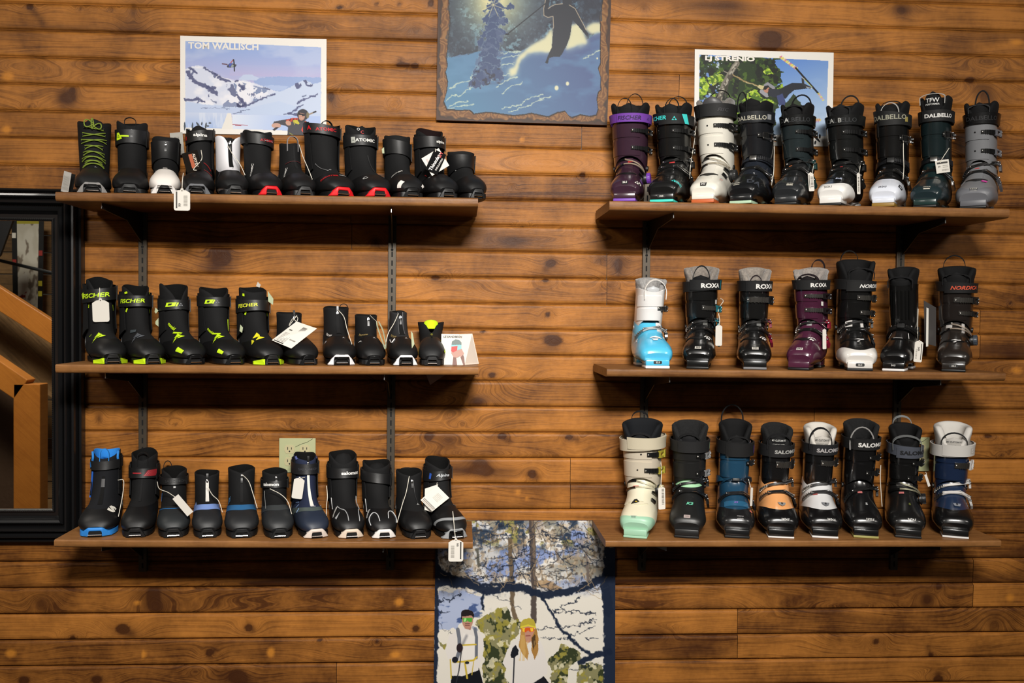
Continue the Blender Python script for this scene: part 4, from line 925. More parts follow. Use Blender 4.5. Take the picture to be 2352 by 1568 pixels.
    c.ell(1925-ox, 1200-oy, 22, 46, '7C7258'); c.poly(I([(1715, 1280), (1770, 1270), (1810, 1320), (1790, 1340), (1740, 1320)]), 'C7BE3C'); c.line(I([(1715, 1285), (1735, 1340)]), 8, 'C7BE3C'); c.line(I([(1660, 1465), (1720, 1500)]), 8, 'A7A83C')
    # the row of brush marks at lower left
    for x, y, a, b, r in ((150, 1388, 13, 62, 0), (205, 1437, 24, 14, 0), (263, 1390, 12, 60, 0), (342, 1362, 14, 44, -35), (396, 1347, 11, 24, 10), (455, 1375, 13, 48, 8), (482, 1380, 20, 11, 0), (512, 1337, 20, 13, 0)): c.ell(x-ox, y-oy, a, b, '4E5660', 1, .12, r)
    c.build('picture', C, .002, root); panel('paper_sheet', C, .0015, ink('D6D0C8'), root)
    _, f = sub(C, w, h, 0, 0, w, h)
    letters('TOM WALLISCH', f, 706-ox, 213-oy, 100, 'D8D2CA', root, wid=1010, bold=.03)
    settle(root); prop(root, 'landscape poster of snowy mountains with a jumping skier, pinned above the left boots', 'poster')
poster_mountains()

# --- right poster: tree bend (same zoom scale, x 1570.., y 100..)
def poster_tree():
    w, h = 2004, 1400; C = [at(1596, 113, .004), at(1915, 121, .004), at(1912, 336.5, .004), at(1594, 332, .004)]
    root = empty('ski_poster', at(1755, 333, .003)); root.location.y = -.002
    ox, oy = 163, 80; c = Cv(w, h, 5.0, 'EEEAE3'); I = lambda P: [(x-ox, y-oy) for x, y in P]
    pic = [(233, 155), (2090, 203), (2070, 1330), (225, 1300)]; pm = c.inside(I(pic)).astype(float)
    c.grad((1300, 100), (1700, 1100), '5A86CF', 'B5CBE2', pm); c.speck(pm, 'A9BEE2', .56, .0022, 8, .4, 1.6, .2)
    dk = pm*c.inside(I([(225, 150), (1400, 170), (1300, 230), (1350, 300), (1460, 400), (1400, 460), (1430, 540), (1300, 620), (1450, 570), (1380, 640), (1350, 900), (1320, 1330), (225, 1330)]), 55, 4, .012)
    c.mix(dk, '0E160D'); c.speck(dk, '1F3312', .48, .012, 14, 1, 1, .05); c.speck(dk, '4E6B1E', .60, .018, 17, .8, 1, .04); c.speck(dk*(c.X < 560-ox), '6E8FD0', .60, .016, 19, .95, 1, .03); c.speck(dk*(c.X < 560-ox), 'C7D6E8', .72, .02, 29, .9, 1, .03)
    for P in ([(330, 500), (520, 390), (580, 450), (560, 560), (420, 600), (350, 560)], [(232, 500), (300, 490), (370, 620), (320, 760), (232, 780)], [(860, 830), (960, 680), (1070, 660), (1100, 760), (1280, 790), (1350, 860), (1200, 850), (1050, 830)], [(1330, 620), (1440, 560), (1450, 620), (1380, 640)], [(400, 720), (480, 740), (450, 800), (380, 790)], [(770, 930), (810, 960), (800, 1020), (770, 1010)], [(1140, 380), (1220, 340), (1300, 420), (1200, 440)]):
        m = c.inside(I(P), 30, 7, .02)*pm; c.speck(m, '4F7318', .30, .02, 22, .9, 1, .03); c.speck(m, '9CBF28', .47, .022, 23, .95, 1, .04); c.speck(m, 'D0E060', .62, .03, 24, .8, 1, .03)
    c.poly(I([(1420, 880), (1520, 800), (1600, 705), (1660, 790), (1720, 880), (1740, 1330), (1420, 1330)]), '27381E', 1, 24, 3, .03)
    for P, wd, col in (([(520, 830), (560, 640), (640, 480), (700, 380), (770, 265)], 74, '7B7468'), ([(525, 810), (575, 640), (655, 480), (715, 360), (760, 280)], 40, 'A8A294'), ([(600, 790), (650, 560), (725, 420)], 16, '46423A'), ([(580, 390), (640, 425)], 20, '8C8678'), ([(710, 440), (800, 490), (900, 540), (1080, 600)], 22, '9A8458'), ([(900, 550), (1090, 608)], 8, 'C8B98C'), ([(760, 320), (800, 370)], 12, '77705F'), ([(440, 800), (560, 640)], 10, '5A5248')): c.line(I(P), wd, col, 1, 1, 14, 6)
    tm = (np.abs(c.X-(640-ox)) < 160)*dk; c.speck(c.inside(I([(470, 830), (560, 620), (680, 380), (790, 265), (740, 400), (620, 830)])).astype(float), '3A342C', .53, .03, 40, .8, .6, .05)
    # ski
    c.line(I([(1395, 165), (1630, 330)]), 34, 'D9C878'); 
    for i, q in enumerate(np.linspace(0, 1, 11)): c.line(I([(1400+230*q-14, 160+168*q+16), (1400+230*q+16, 160+168*q-12)]), 11, ('D560A0', 'E3DE5E', 'E8D9C0')[i % 3])
    c.line(I([(1620, 322), (1950, 690)]), 26, '15161A'); c.line(I([(1720, 460), (1860, 600)]), 8, 'C2CC5A')
    for i, q in enumerate(np.linspace(0, 1, 7)): c.line(I([(1952+70*q-10, 690+100*q+4), (1952+70*q+12, 690+100*q-6)]), 13, ('E6DE60', 'E8B070', 'D8A8B8')[i % 3])
    # rider hanging from the branch
    c.line(I([(1130, 680), (1205, 735)]), 60, '9A9AA2'); c.line(I([(1180, 590), (1215, 565), (1300, 620)]), 48, '8E8E98'); c.poly(I([(1070, 620), (1090, 580), (1170, 600), (1180, 640), (1120, 650)]), 'C9BE8C')
    c.ell(1200-ox, 650-oy, 42, 46, 'B9806A'); c.poly(I([(1150, 640), (1165, 600), (1215, 585), (1240, 600), (1180, 660)]), '17161A'); c.poly(I([(1225, 640), (1380, 640), (1500, 600), (1440, 700), (1380, 770), (1290, 760), (1220, 740)]), '232834'); c.poly(I([(1380, 645), (1470, 590), (1560, 545), (1720, 540), (1790, 570), (1790, 620), (1600, 650), (1520, 720), (1480, 780), (1400, 760)]), '1D212B'); c.poly(I([(1350, 740), (1430, 700), (1480, 830), (1460, 880), (1380, 880)]), '3A4574', 1, 6, 2)
    c.line(I([(1720, 470), (1730, 560), (1830, 610)]), 34, '2B2E35'); c.line(I([(1775, 600), (1860, 620)]), 10, 'C9CDD0'); c.line(I([(1712, 460), (1740, 480)]), 10, 'D5D8DA')
    c.line(I([(1880, 1090), (1975, 1085)]), 40, 'E0C86C')
    for x in (1895, 1925, 1950): c.line(I([(x, 1120), (x+24, 1070)]), 9, 'B468B0')
    for x, y, a, b, r in ((1925, 1350, 18, 90, -42), (1980, 1330, 16, 34, 0), (1915, 1425, 14, 30, 10), (1905, 1340, 60, 8, -45)): c.ell(x-ox, y-oy, a, b, '1A1C22', 1, .12, r)
    c.build('picture', C, .002, root); panel('paper_sheet', C, .0015, ink('D6D0C8'), root)
    _, f = sub(C, w, h, 0, 0, w, h); letters('LJ STRENIO', f, 668-ox, 214-oy, 92, 'DAD5CD', root, wid=715, bold=.045)
    settle(root); prop(root, 'landscape poster of a skier swinging from a tree, pinned above the right boots', 'poster')
poster_tree()

# --- plaque with a burnt wavy edge (zoom 5.227, x 980.., y 0..)
def plaque():
    w, h = 2105, 1960; oy = -430; d = .018; k = 5.227; ox = 100
    P = lambda x, y: (980+x/k, y/k)
    C = [at(*P(100+44, -430), d), at(*P(2205+25, -430), d), at(*P(2168, 1500), d), at(*P(116, 1440), d)]
    root = empty('picture_plaque', at(1200, 281, 0)); root.location.y = -.001
    c = Cv(2100, 1900, 5.0, '8B5A2E'); X, Y = c.X, c.Y
    I = lambda Q: [((x-112)*2100/(2060-0), (y+430)*1900/1900) for x, y in Q]
    # carved edge
    g = np.sin((fbm(X*.006, Y*.006, 3, 3)*9+np.hypot(X-1050, Y-950)*.012)*6); c.mix(np.clip(g, 0, 1)*.55, 'B98A50'); c.mix(np.clip(-g, 0, 1)*.4, '5F3A1C')
    e = np.minimum(np.minimum(X, 2100-X), 1900-Y)+ (fbm(X*.012, Y*.012, 8, 2)-.5)*90; c.mix(np.clip((46-e)/14, 0, 1)*.9, '3A2212'); c.mix(np.clip((18-e)/10, 0, 1)*.6, '5C3118')
    pic = [(240, -430), (245, 100), (262, 260), (240, 560), (225, 700), (240, 800), (215, 880), (246, 1000), (235, 1120), (200, 1240), (240, 1330), (400, 1340), (510, 1332), (560, 1375), (700, 1350), (760, 1350), (860, 1365), (1040, 1385), (1150, 1370), (1250, 1350), (1460, 1385), (1560, 1330), (1650, 1312), (1700, 1370), (1740, 1385), (1840, 1345), (1950, 1365), (2030, 1350), (2050, 1280), (2030, 1160), (2045, 1080), (2075, 1050), (2070, 900), (2035, 800), (2060, 740), (2050, 560), (2055, 400), (2035, 200), (2065, 0), (2060, -430)]
    pm = c.inside(I(pic), 6, 3, .01).astype(float); rim = c.inside(I([((x-1140)*1.012+1140, (y-400)*1.012+404) for x, y in pic]), 6, 3, .01).astype(float); c.mix(rim, '2E1A0E')
    c.mix(pm, '5D7FA6')
    fr = pm*c.inside(I([(200, -430), (2070, -430), (2070, 300), (1900, 480), (1200, 560), (1100, 620), (600, 620), (230, 710)]), 20, 3, .01)
    c.mix(fr, '3A4254'); c.speck(fr, '5F86A0', .52, .009, 4, .75, 1, .1); c.speck(fr, '23283A', .48, .014, 9, .85, 1, .06); c.speck(fr, '86B0C4', .62, .022, 11, .6, 1, .04); c.speck(fr, '1C2030', .55, .035, 61, .6, 1, .05)
    c.mix(fr*np.exp(-((X-(330-112))/170)**2)*.0, '2E3340')
    c.poly(I([(240, 60), (330, -100), (420, 200), (560, 420), (560, 640), (240, 710)]), '353B4A', .6, 60, 6, .01); c.poly(I([(1120, -430), (1450, -430), (1420, 260), (1300, 480), (1200, 540), (1100, 420), (1000, 200)]), '3A3F50', .65, 60, 8, .01); c.poly(I([(1700, -430), (2070, -430), (2070, 260), (1900, 280), (1800, 150)]), '343A4B', .7, 50, 9, .01)
    for x, y, r, a in ((790, 20, 520, .55), (780, 20, 300, .8), (770, 10, 130, 1.0)): q = I([(x, y)])[0]; m = a*np.exp(-((X-q[0])**2+(Y-q[1])**2)/r**2)*pm; c.mix(m, ('A9CFD6', 'EBE2A0', 'FFF6C0')[(r < 500)+(r < 200)])
    hill = pm*c.inside(I([(200, 715), (450, 680), (640, 610), (880, 640), (1120, 610), (1200, 600), (1460, 560), (1800, 520), (1950, 430), (2080, 350), (2080, 1450), (150, 1450)]), 10, 3, .02)
    c.grad((300, 1900), (1700, 1000), '5B90B4', '56699A', hill); c.speck(hill, '6C9CC4', .50, .003, 14, .5, 2, .2)
    for Q in ([(970, 850), (1040, 800), (1060, 720), (1110, 640), (1250, 530), (1400, 450), (1480, 330), (1500, 620), (1300, 620), (1190, 640), (1110, 720), (1080, 780), (1060, 900), (980, 930)], [(1700, 300), (1800, 280), (1900, 500), (1640, 590), (1690, 400)], [(1870, 330), (1960, 270), (2060, 260), (2060, 370), (1940, 390)]):
        for i, cl in enumerate(('9DB8CC', 'D5DDC8', 'F0EBC0')): m = c.blur(c.inside(I(Q), 60-18*i, 5+i, .02).astype(float), (44, 26, 14)[i]); c.mix(np.clip(m*(.8, .8, 1.0)[i]*(1 if i < 2 else 1.1)-(0, 0, .15)[i], 0, 1)*pm, cl)
    for Q in ([(270, 1080), (400, 1010), (520, 985)], [(230, 1240), (290, 1160), (380, 1170), (500, 1080), (600, 1020)], [(250, 1310), (380, 1230), (480, 1240)], [(820, 1050), (950, 960), (1070, 930)], [(860, 920), (980, 880)], [(900, 1130), (1000, 1040), (1130, 990)], [(890, 1310), (1100, 1260), (1240, 1170), (1390, 1130)], [(980, 1350), (1200, 1270), (1340, 1190), (1480, 1150)], [(880, 710), (1080, 655)], [(880, 780), (1020, 765)], [(1850, 700), (1950, 640), (2050, 590)], [(260, 1330), (420, 1280), (560, 1270)], [(880, 640), (1100, 615)], [(540, 905), (520, 950), (540, 990)]): c.line(I(Q), 13, 'D4E2CC', .85, 1.2, 26, int(Q[0][0]) % 40)
    # snow laden fir
    for x, y, a, b in ((770, -40, 80, 60), (790, 60, 130, 50), (960, 80, 60, 34), (800, 150, 110, 50), (700, 230, 80, 60), (900, 250, 70, 46), (790, 230, 90, 80), (760, 330, 120, 70), (860, 380, 80, 50), (680, 400, 60, 50), (780, 420, 90, 80), (640, 520, 60, 70), (760, 520, 100, 70), (850, 470, 50, 40), (770, 620, 90, 70), (660, 640, 60, 60), (740, 730, 150, 90), (700, 840, 170, 90), (820, 880, 90, 80), (640, 940, 120, 90), (560, 1000, 70, 60)):
        q = I([(x, y)])[0]; d = np.hypot((X+(fbm(X*.03, Y*.03, 5)-.5)*120-q[0])/a, (Y-.35*np.abs(X-q[0])+(fbm(X*.03, Y*.03, 9)-.5)*90-q[1])/b); c.mix(np.clip((1.08-d)/.1, 0, 1)*pm*.5, 'A9C0C8'); c.mix(np.clip((1-d)/.15, 0, 1)*pm, '42557F')
    tm = pm*c.inside(I([(520, 1060), (900, 1000), (900, 0), (680, 0)])); c.speck(tm, '5E6E92', .52, .012, 18, .6, 1, .08); c.speck(tm*(Y > 1250), '2E2F42', .60, .02, 27, .8, 1, .05)
    for q in range(8):
        a = q*math.pi/4+.35; o = I([(765, 60)])[0]; c.line([o, (o[0]+150*math.cos(a), o[1]+150*math.sin(a))], 7, 'FFF0B0', .7)
    # skier seen from behind the light
    sk = '2C303C'
    c.poly(I([(1590, -300), (1680, -300), (1700, -100), (1690, 40), (1750, 100), (1800, 180), (1850, 300), (1905, 390), (1900, 430), (1860, 390), (1790, 310), (1715, 230), (1700, 330), (1690, 430), (1660, 520), (1600, 640), (1570, 675), (1500, 670), (1450, 690), (1430, 760), (1400, 745), (1440, 640), (1475, 560), (1478, 460), (1490, 330), (1480, 190), (1400, 200), (1360, 170), (1370, 60), (1400, -80), (1440, -80), (1430, 60), (1420, 110), (1490, 60), (1590, 40)]), sk, 1, 3, 2)
    for Q in ([(1385, 0), (1365, 100), (1370, 180), (1420, 205), (1480, 190), (1490, 320), (1480, 340)], [(1420, 100), (1450, 75), (1500, 50), (1590, 40)], [(1670, 55), (1740, 95), (1850, 290), (1880, 350)]): c.line(I(Q), 9, 'C9B8A0', .9, 1)
    c.line(I([(940, 410), (1390, 35)]), 12, '23262F'); c.ell(*I([(938, 412)])[0], 26, 10, '23262F')
    for x, y, a in ((1545, 1045, 24), (1675, 990, 20), (2025, 683, 10)): c.ell(*I([(x, y)])[0], a, a*1.2, 'EEEBC8', 1, .5)
    c.build('picture', C, .001, root, rough=.5, dens=.60); panel('board', C, .017, satin('3A2212'), root)
    _, f = sub(C, 2100, 1900, 0, 0, 2100, 1900)
    settle(root); prop(root, 'wooden plaque with burnt wavy edge showing a powder skier beside a snowy fir', 'wall picture')
plaque()

# --- lower poster: two people in snowy wood (zoom 4.042, x 980.., y 1180..)
def poster_couple():
    k = 4.042; P = lambda x, y: (980+x/k, 1180+y/k); d = .008
    C = [at(*P(85, 62), d), at(*P(1752, 62), d), at(*P(1750, 2000), d), at(*P(60, 2000), d)]
    root = empty('snow_poster', at(1200, 1600, 0)); root.location.y = -.002
    c = Cv(1690, 1700, 3.8, 'E9E2D2'); I = lambda Q: [(x-64, (y-62)*1700/1938) for x, y in Q]; X, Y = c.X, c.Y*1938/1700+62; one = np.ones(X.shape); Xp = X+64
    rp = lambda v, a, b: np.clip((v-a)/(b-a), 0, 1)
    c.grad(I([(0, 100)])[0], I([(0, 800)])[0], 'B9BCC4', 'E4DED2')
    c.speck(rp(Y, 800, 600), 'F0EAE0', .5, .004, 3, .8, 1.8, .1); c.speck(rp(Y, 780, 560), '7E92C8', .52, .0045, 6, .85, 1.6, .08); c.speck(np.maximum(rp(Y, 330, 200), rp(Xp, 1050, 1300)*rp(Y, 640, 480)), '77715F', .46, .009, 8, .7, 1, .08); c.speck(rp(Y, 380, 240), '27364A', .52, .008, 9, .9, 1, .06); c.speck(rp(Y, 340, 240), '9A9150', .62, .011, 19, .9, 1, .05)
    c.speck(rp(Y, 760, 600), 'A08A70', .57, .018, 28, .55, 1, .05)
    c.poly(I([(85, 720), (300, 700), (520, 760), (500, 880), (250, 1060), (100, 1060)]), '7C94D0', .55, 30, 4, .012); c.poly(I([(1000, 620), (1100, 600), (1260, 690), (1200, 710), (1010, 670)]), 'A8855C', .8, 12, 4); c.speck(rp(Y, 680, 760)*rp(Y, 1140, 1040)*rp(Xp, 600, 480), '2E4478', .64, .008, 12, .8, 2, .06)
    for k_, (cc, th, sc) in enumerate((('2A3346', .62, .035), ('C8B090', .63, .03), ('5A4C3E', .62, .04))): c.speck(rp(Y, 780, 620), cc, th, sc, 70+k_, .6, 1, .08)
    # trunks
    for Q, wd, cl in (([(960, 60), (975, 400), (985, 700), (985, 980)], 52, '4E4440'), ([(970, 60), (985, 400), (995, 700)], 18, '776656'), ([(760, 240), (775, 560), (790, 860), (830, 1000)], 38, '6B5A46'), ([(450, 330), (470, 480)], 26, '5A5850'), ([(1200, 330), (1210, 420)], 24, '8A7A6C'), ([(1480, 350), (1490, 620)], 26, '7A6E66')): c.line(I(Q), wd, cl, .95, 2, 14, 5)
    # bushes
    for Q, sd in (([(430, 1010), (520, 950), (700, 860), (800, 960), (870, 1000), (850, 1130), (760, 1180), (720, 1300), (740, 1568), (760, 2000), (480, 2000), (520, 1400), (520, 1120)], 3), ([(1120, 1400), (1180, 1260), (1260, 1200), (1380, 1260), (1440, 1330), (1330, 1420), (1300, 1568), (1300, 2000), (1130, 2000), (1160, 1480)], 5), ([(105, 1180), (180, 1190), (170, 1260), (120, 1220)], 8), ([(1400, 1400), (1640, 1380), (1640, 2000), (1350, 2000)], 12)):
        m = c.inside(I(Q), 40, sd, .015).astype(float); c.mix(m*.75, '6C6838'); c.speck(m, '2C3420', .50, .016, 30+sd, .9, 1, .06); c.speck(m, '9A9040', .58, .018, 34+sd, .9, 1, .05); c.speck(m, 'E0D8B8', .63, .022, 37+sd, .8, 1, .04)
    # dark boughs
    nv = '1A2438'
    for Q, wd in (([(70, 560), (220, 610), (400, 660), (560, 710), (760, 680), (860, 670), (960, 720), (1090, 750), (1300, 720), (1480, 670), (1640, 590)], 64), ([(70, 500), (200, 600), (420, 640)], 70), ([(400, 660), (600, 650), (800, 640)], 30), ([(1050, 740), (1110, 850), (1180, 960), (1240, 1060), (1340, 1160), (1430, 1240), (1520, 1300)], 22), ([(520, 720), (505, 800), (510, 880)], 26), ([(1740, 300), (1740, 2000)], 190), ([(1700, 500), (1650, 640), (1690, 900)], 90), ([(60, 100), (80, 700), (70, 2000)], 44), ([(1420, 1370), (1560, 1310), (1700, 1280)], 50), ([(100, 640), (380, 640)], 60)): c.line(I(Q), wd, nv, .97, 2.5, 22, int(Q[0][0]+wd) % 60)
    rg = np.random.RandomState(3)
    for Q, wd in (([(560, 500), (700, 430), (860, 370), (990, 200)], 8), ([(440, 620), (600, 560), (760, 470), (960, 300)], 9), ([(1050, 170), (1200, 230), (1400, 280), (1560, 330)], 13), ([(1200, 80), (1330, 170), (1560, 240)], 10), ([(780, 580), (900, 530), (1000, 490)], 8), ([(320, 570), (620, 600), (950, 560)], 8), ([(80, 420), (200, 380), (380, 470)], 7), ([(440, 130), (560, 190), (780, 200)], 9), ([(440, 100), (620, 90), (760, 120)], 8), ([(1160, 900), (1330, 900), (1580, 930)], 12), ([(1180, 890), (1330, 830), (1440, 760)], 9), ([(1020, 1060), (1240, 1050), (1400, 1030), (1580, 980)], 9), ([(1060, 1150), (1300, 1140), (1460, 1080), (1570, 1040)], 7), ([(110, 910), (190, 915)], 8), ([(100, 800), (200, 790), (300, 740)], 12), ([(580, 720), (700, 800), (860, 870)], 7), ([(980, 600), (1100, 700), (1230, 690)], 6), ([(1010, 370), (1250, 360), (1480, 300)], 8), ([(1080, 560), (1300, 500), (1560, 440)], 7), ([(110, 1010), (170, 1100), (290, 1130), (420, 1090)], 4), ([(1300, 1440), (1460, 1420), (1580, 1380)], 8), ([(1480, 1150), (1580, 1160)], 12)): c.line(I(Q), wd, '1E2637', .9, 1.3, 34, int(wd+Q[0][0]) % 60)
    for _ in range(170):
        x, y = rg.uniform(90, 1600), rg.uniform(80, 720); a = rg.uniform(-2.6, -.3) if rg.rand() < .5 else rg.uniform(-.6, .5); L = rg.uniform(60, 220); c.line(I([(x, y), (x+L*.5*math.cos(a), y+L*.5*math.sin(a)+8), (x+L*math.cos(a), y+L*math.sin(a))]), rg.uniform(3, 6.5), ('1E2636', '4E4438', 'A89070', '26303F')[rg.randint(4)], .85, 1, 12, rg.randint(50))
    wh = 'E2DCD6'
    # man
    c.poly(I([(210, 2000), (225, 1490), (480, 1420), (520, 1568), (540, 2000)]), '14161C')
    c.poly(I([(165, 1260), (200, 1130), (270, 1075), (330, 1050), (410, 1060), (480, 1090), (515, 1150), (525, 1260), (490, 1400), (470, 1450), (330, 1500), (215, 1500), (225, 1400), (190, 1330)]), wh, 1, 4, 2); c.poly(I([(330, 1100), (440, 1130), (450, 1340), (330, 1350)]), 'EDE8E2', .6, 10, 3)
    c.poly(I([(335, 1000), (410, 1000), (400, 1075), (345, 1060)]), 'A87A68'); c.ell(*I([(370, 975)])[0], 52, 78, 'B98874'); c.poly(I([(305, 960), (310, 900), (350, 880), (410, 890), (430, 930), (425, 970), (410, 945), (320, 945), (318, 980)]), '241D1E', 1, 8, 2, .03)
    c.poly(I([(325, 962), (415, 962), (412, 998), (385, 1000), (371, 985), (355, 1000), (330, 998)]), '4FA43A'); c.poly(I([(340, 965), (360, 965), (352, 995), (334, 995)]), 'A8E08A'); c.line(I([(350, 1030), (388, 1030)]), 9, '7A4A44'); c.line(I([(350, 1014), (390, 1014)]), 6, '5A3C36')
    for Q, wd, cl in (([(280, 1070), (295, 1150), (300, 1260), (270, 1350)], 34, '70747E'), ([(440, 1070), (455, 1140), (455, 1330)], 28, '6A6E78'), ([(300, 1215), (450, 1208)], 13, 'CDB03A'), ([(240, 1370), (330, 1368), (430, 1355), (460, 1325)], 15, 'CDB03A'), ([(350, 1380), (372, 1520)], 17, 'C8AE40'), ([(430, 1370), (415, 1490)], 8, 'C8AE40'), ([(215, 1350), (225, 1520)], 12, 'C8AE40'), ([(320, 1240), (295, 1450), (270, 1568)], 10, '26272E')): c.line(I(Q), wd, cl, 1, 1, 0)
    c.ell(*I([(300, 1240)])[0], 30, 38, '2A2024'); c.ell(*I([(370, 1378)])[0], 20, 12, '23242A'); c.ell(*I([(258, 1350)])[0], 28, 26, '1F2028'); c.line(I([(330, 1200), (362, 1130)]), 20, '6C6C74', .7, 6)
    # woman
    c.poly(I([(760, 2000), (780, 1568), (1080, 1500), (1130, 1560), (1140, 2000)]), '1A1B22'); c.poly(I([(700, 1380), (740, 1260), (800, 1180), (870, 1130), (960, 1140), (1050, 1170), (1090, 1270), (1120, 1400), (1115, 1480), (1000, 1560), (900, 1600), (775, 1590), (790, 1440), (740, 1440)]), wh, 1, 4, 5)
    c.ell(*I([(935, 1095)])[0], 58, 85, 'BE8A76'); c.poly(I([(862, 1150), (870, 1010), (905, 1060), (905, 1150), (920, 1200), (940, 1290), (930, 1350), (880, 1290), (850, 1220)]), 'B78B4C', 1, 8, 4, .02); c.poly(I([(960, 1160), (990, 1090), (1005, 1040), (1030, 1150), (1035, 1260), (1000, 1350), (975, 1290)]), 'A87C40', 1, 8, 6, .02); c.poly(I([(965, 1150), (1000, 1110), (1008, 1200), (985, 1260)]), '3A2C22', .8, 6, 3)
    c.speck(c.inside(I([(850, 1120), (1035, 1120), (1035, 1360), (850, 1360)])).astype(float)*((np.abs(Xp-890) < 50) | (Xp > 990)), 'D9B36E', .6, .03, 50, .5, .2, .05)
    c.poly(I([(860, 1070), (862, 1010), (890, 975), (940, 962), (985, 975), (1004, 1020), (1005, 1050), (930, 1035), (872, 1052)]), 'B7A63E', 1, 3, 3); c.line(I([(870, 1048), (935, 1030), (1003, 1050)]), 14, 'D8C840')
    c.poly(I([(872, 1055), (995, 1052), (990, 1088), (955, 1094), (935, 1076), (915, 1094), (882, 1090)]), 'D45A20'); c.poly(I([(880, 1058), (905, 1056), (900, 1090), (884, 1088)]), 'EBC638'); c.poly(I([(955, 1058), (985, 1056), (980, 1086), (960, 1088)]), 'F0C040'); c.line(I([(915, 1128), (955, 1126)]), 8, '8A4A44')
    c.poly(I([(770, 1310), (790, 1240), (820, 1212), (845, 1260), (845, 1300), (810, 1335), (780, 1335)]), '1B1D26', 1, 4, 2); c.line(I([(808, 1330), (800, 1568)]), 12, '22242C')
    c.build('picture', C, .001, root, rough=.4, dens=.86); panel('board', C, .007, satin('1A2236'), root)
    settle(root); prop(root, 'tall snowy woodland poster of two people in white between the bottom shelves', 'poster')
poster_couple()

# ------------------------------------------------------------------ mirror with a black moulded frame
def mirror():
    yb = .004; d = .052
    tr = at(193, 433, .045); br = at(173, 1245, .045); zt = at(60, 433, .012).z; zb = at(60, 1243, .012).z; xr = at(193, 700, .012).x; xl = xr-1.05
    gx = at(119, 800, .022).x; gt = at(60, 507, .022).z; gb = at(60, 1168, .022).z; W = xr-gx
    root = empty('wall_mirror', ((xl+xr)/2, -yb, zb))
    # moulding profile from the outside edge (q=0) to the glass (q=1): (fraction, depth)
    pr = [(0, .0), (0, .018), (.02, .026), (.07, .030), (.10, .026), (.105, .018), (.13, .018), (.15, .034), (.19, .044), (.25, .046), (.30, .040), (.31, .028), (.34, .028), (.36, .044), (.41, .052), (.47, .050), (.51, .038), (.52, .026), (.56, .026), (.58, .038), (.64, .044), (.70, .040), (.75, .026), (.80, .019), (.90, .018), (.92, .024), (.96, .024), (1.0, .018), (1.0, .0)]
    o = Vector(root.location); mb = MB(); n = len(pr); tg = zt-gt; bg = gb-zb; V = []
    gl = xl+W
    for q, dp in pr: V.append([(xl+W*q, zb+bg*q), (xr-W*q, zb+bg*q), (xr-W*q, zt-tg*q), (xl+W*q, zt-tg*q)])
    P = np.array([[(x-o.x, -dp, z-o.z) for x, z in r] for r, (q, dp) in zip(V, pr)]); mb.grid(P, closed=True)
    m = mat('black_lacquer', '131314', .30, coat=.3, bump=.03, bscale=90); fr = mb.build('frame', m, root, ang=28)
    # beading
    bd = MB()
    def oct_(c, r):
        V_ = [(c[0]+dx*r, c[1]+dy*r, c[2]+dz*r) for dx, dy, dz in ((1, 0, 0), (-1, 0, 0), (0, -1, 0), (0, .6, 0), (0, 0, 1), (0, 0, -1))]
        bd.add(V_, [(0, 2, 4), (4, 2, 1), (1, 2, 5), (5, 2, 0), (0, 4, 3), (4, 1, 3), (1, 5, 3), (5, 0, 3)])
    for q, dp in ((.117, .020), (.325, .030), (.54, .028), (.955, .025)):
        x0, x1, z0, z1 = xl+W*q, xr-W*q, zb+bg*q, zt-tg*q
        for z in np.arange(z0, z1, .0062): oct_((x1-o.x, -dp, z-o.z), .0024)
        for z in (z1, z0):
            for x in np.arange(x1-.62, x1, .0062): oct_((x-o.x, -dp, z-o.z), .0024)
    b_ = bd.build('beading', m, fr, smooth=True, fix=False); b_['kind'] = 'stuff'
    g = MB().box(((gl+gx)/2-o.x, -.0135, (gt+gb)/2-o.z), ((gx-gl)/2+.015, .0015, (gt-gb)/2+.015)).build('glass', mat('mirror_glass', 'D6D6D2', .012, metal=1.0), root, smooth=False)
    # the metal edge of the glass along the bottom
    prop(root, 'large mirror in a black moulded frame with beading hung at the left edge', 'mirror')
    return -yb-.015
YM = mirror()
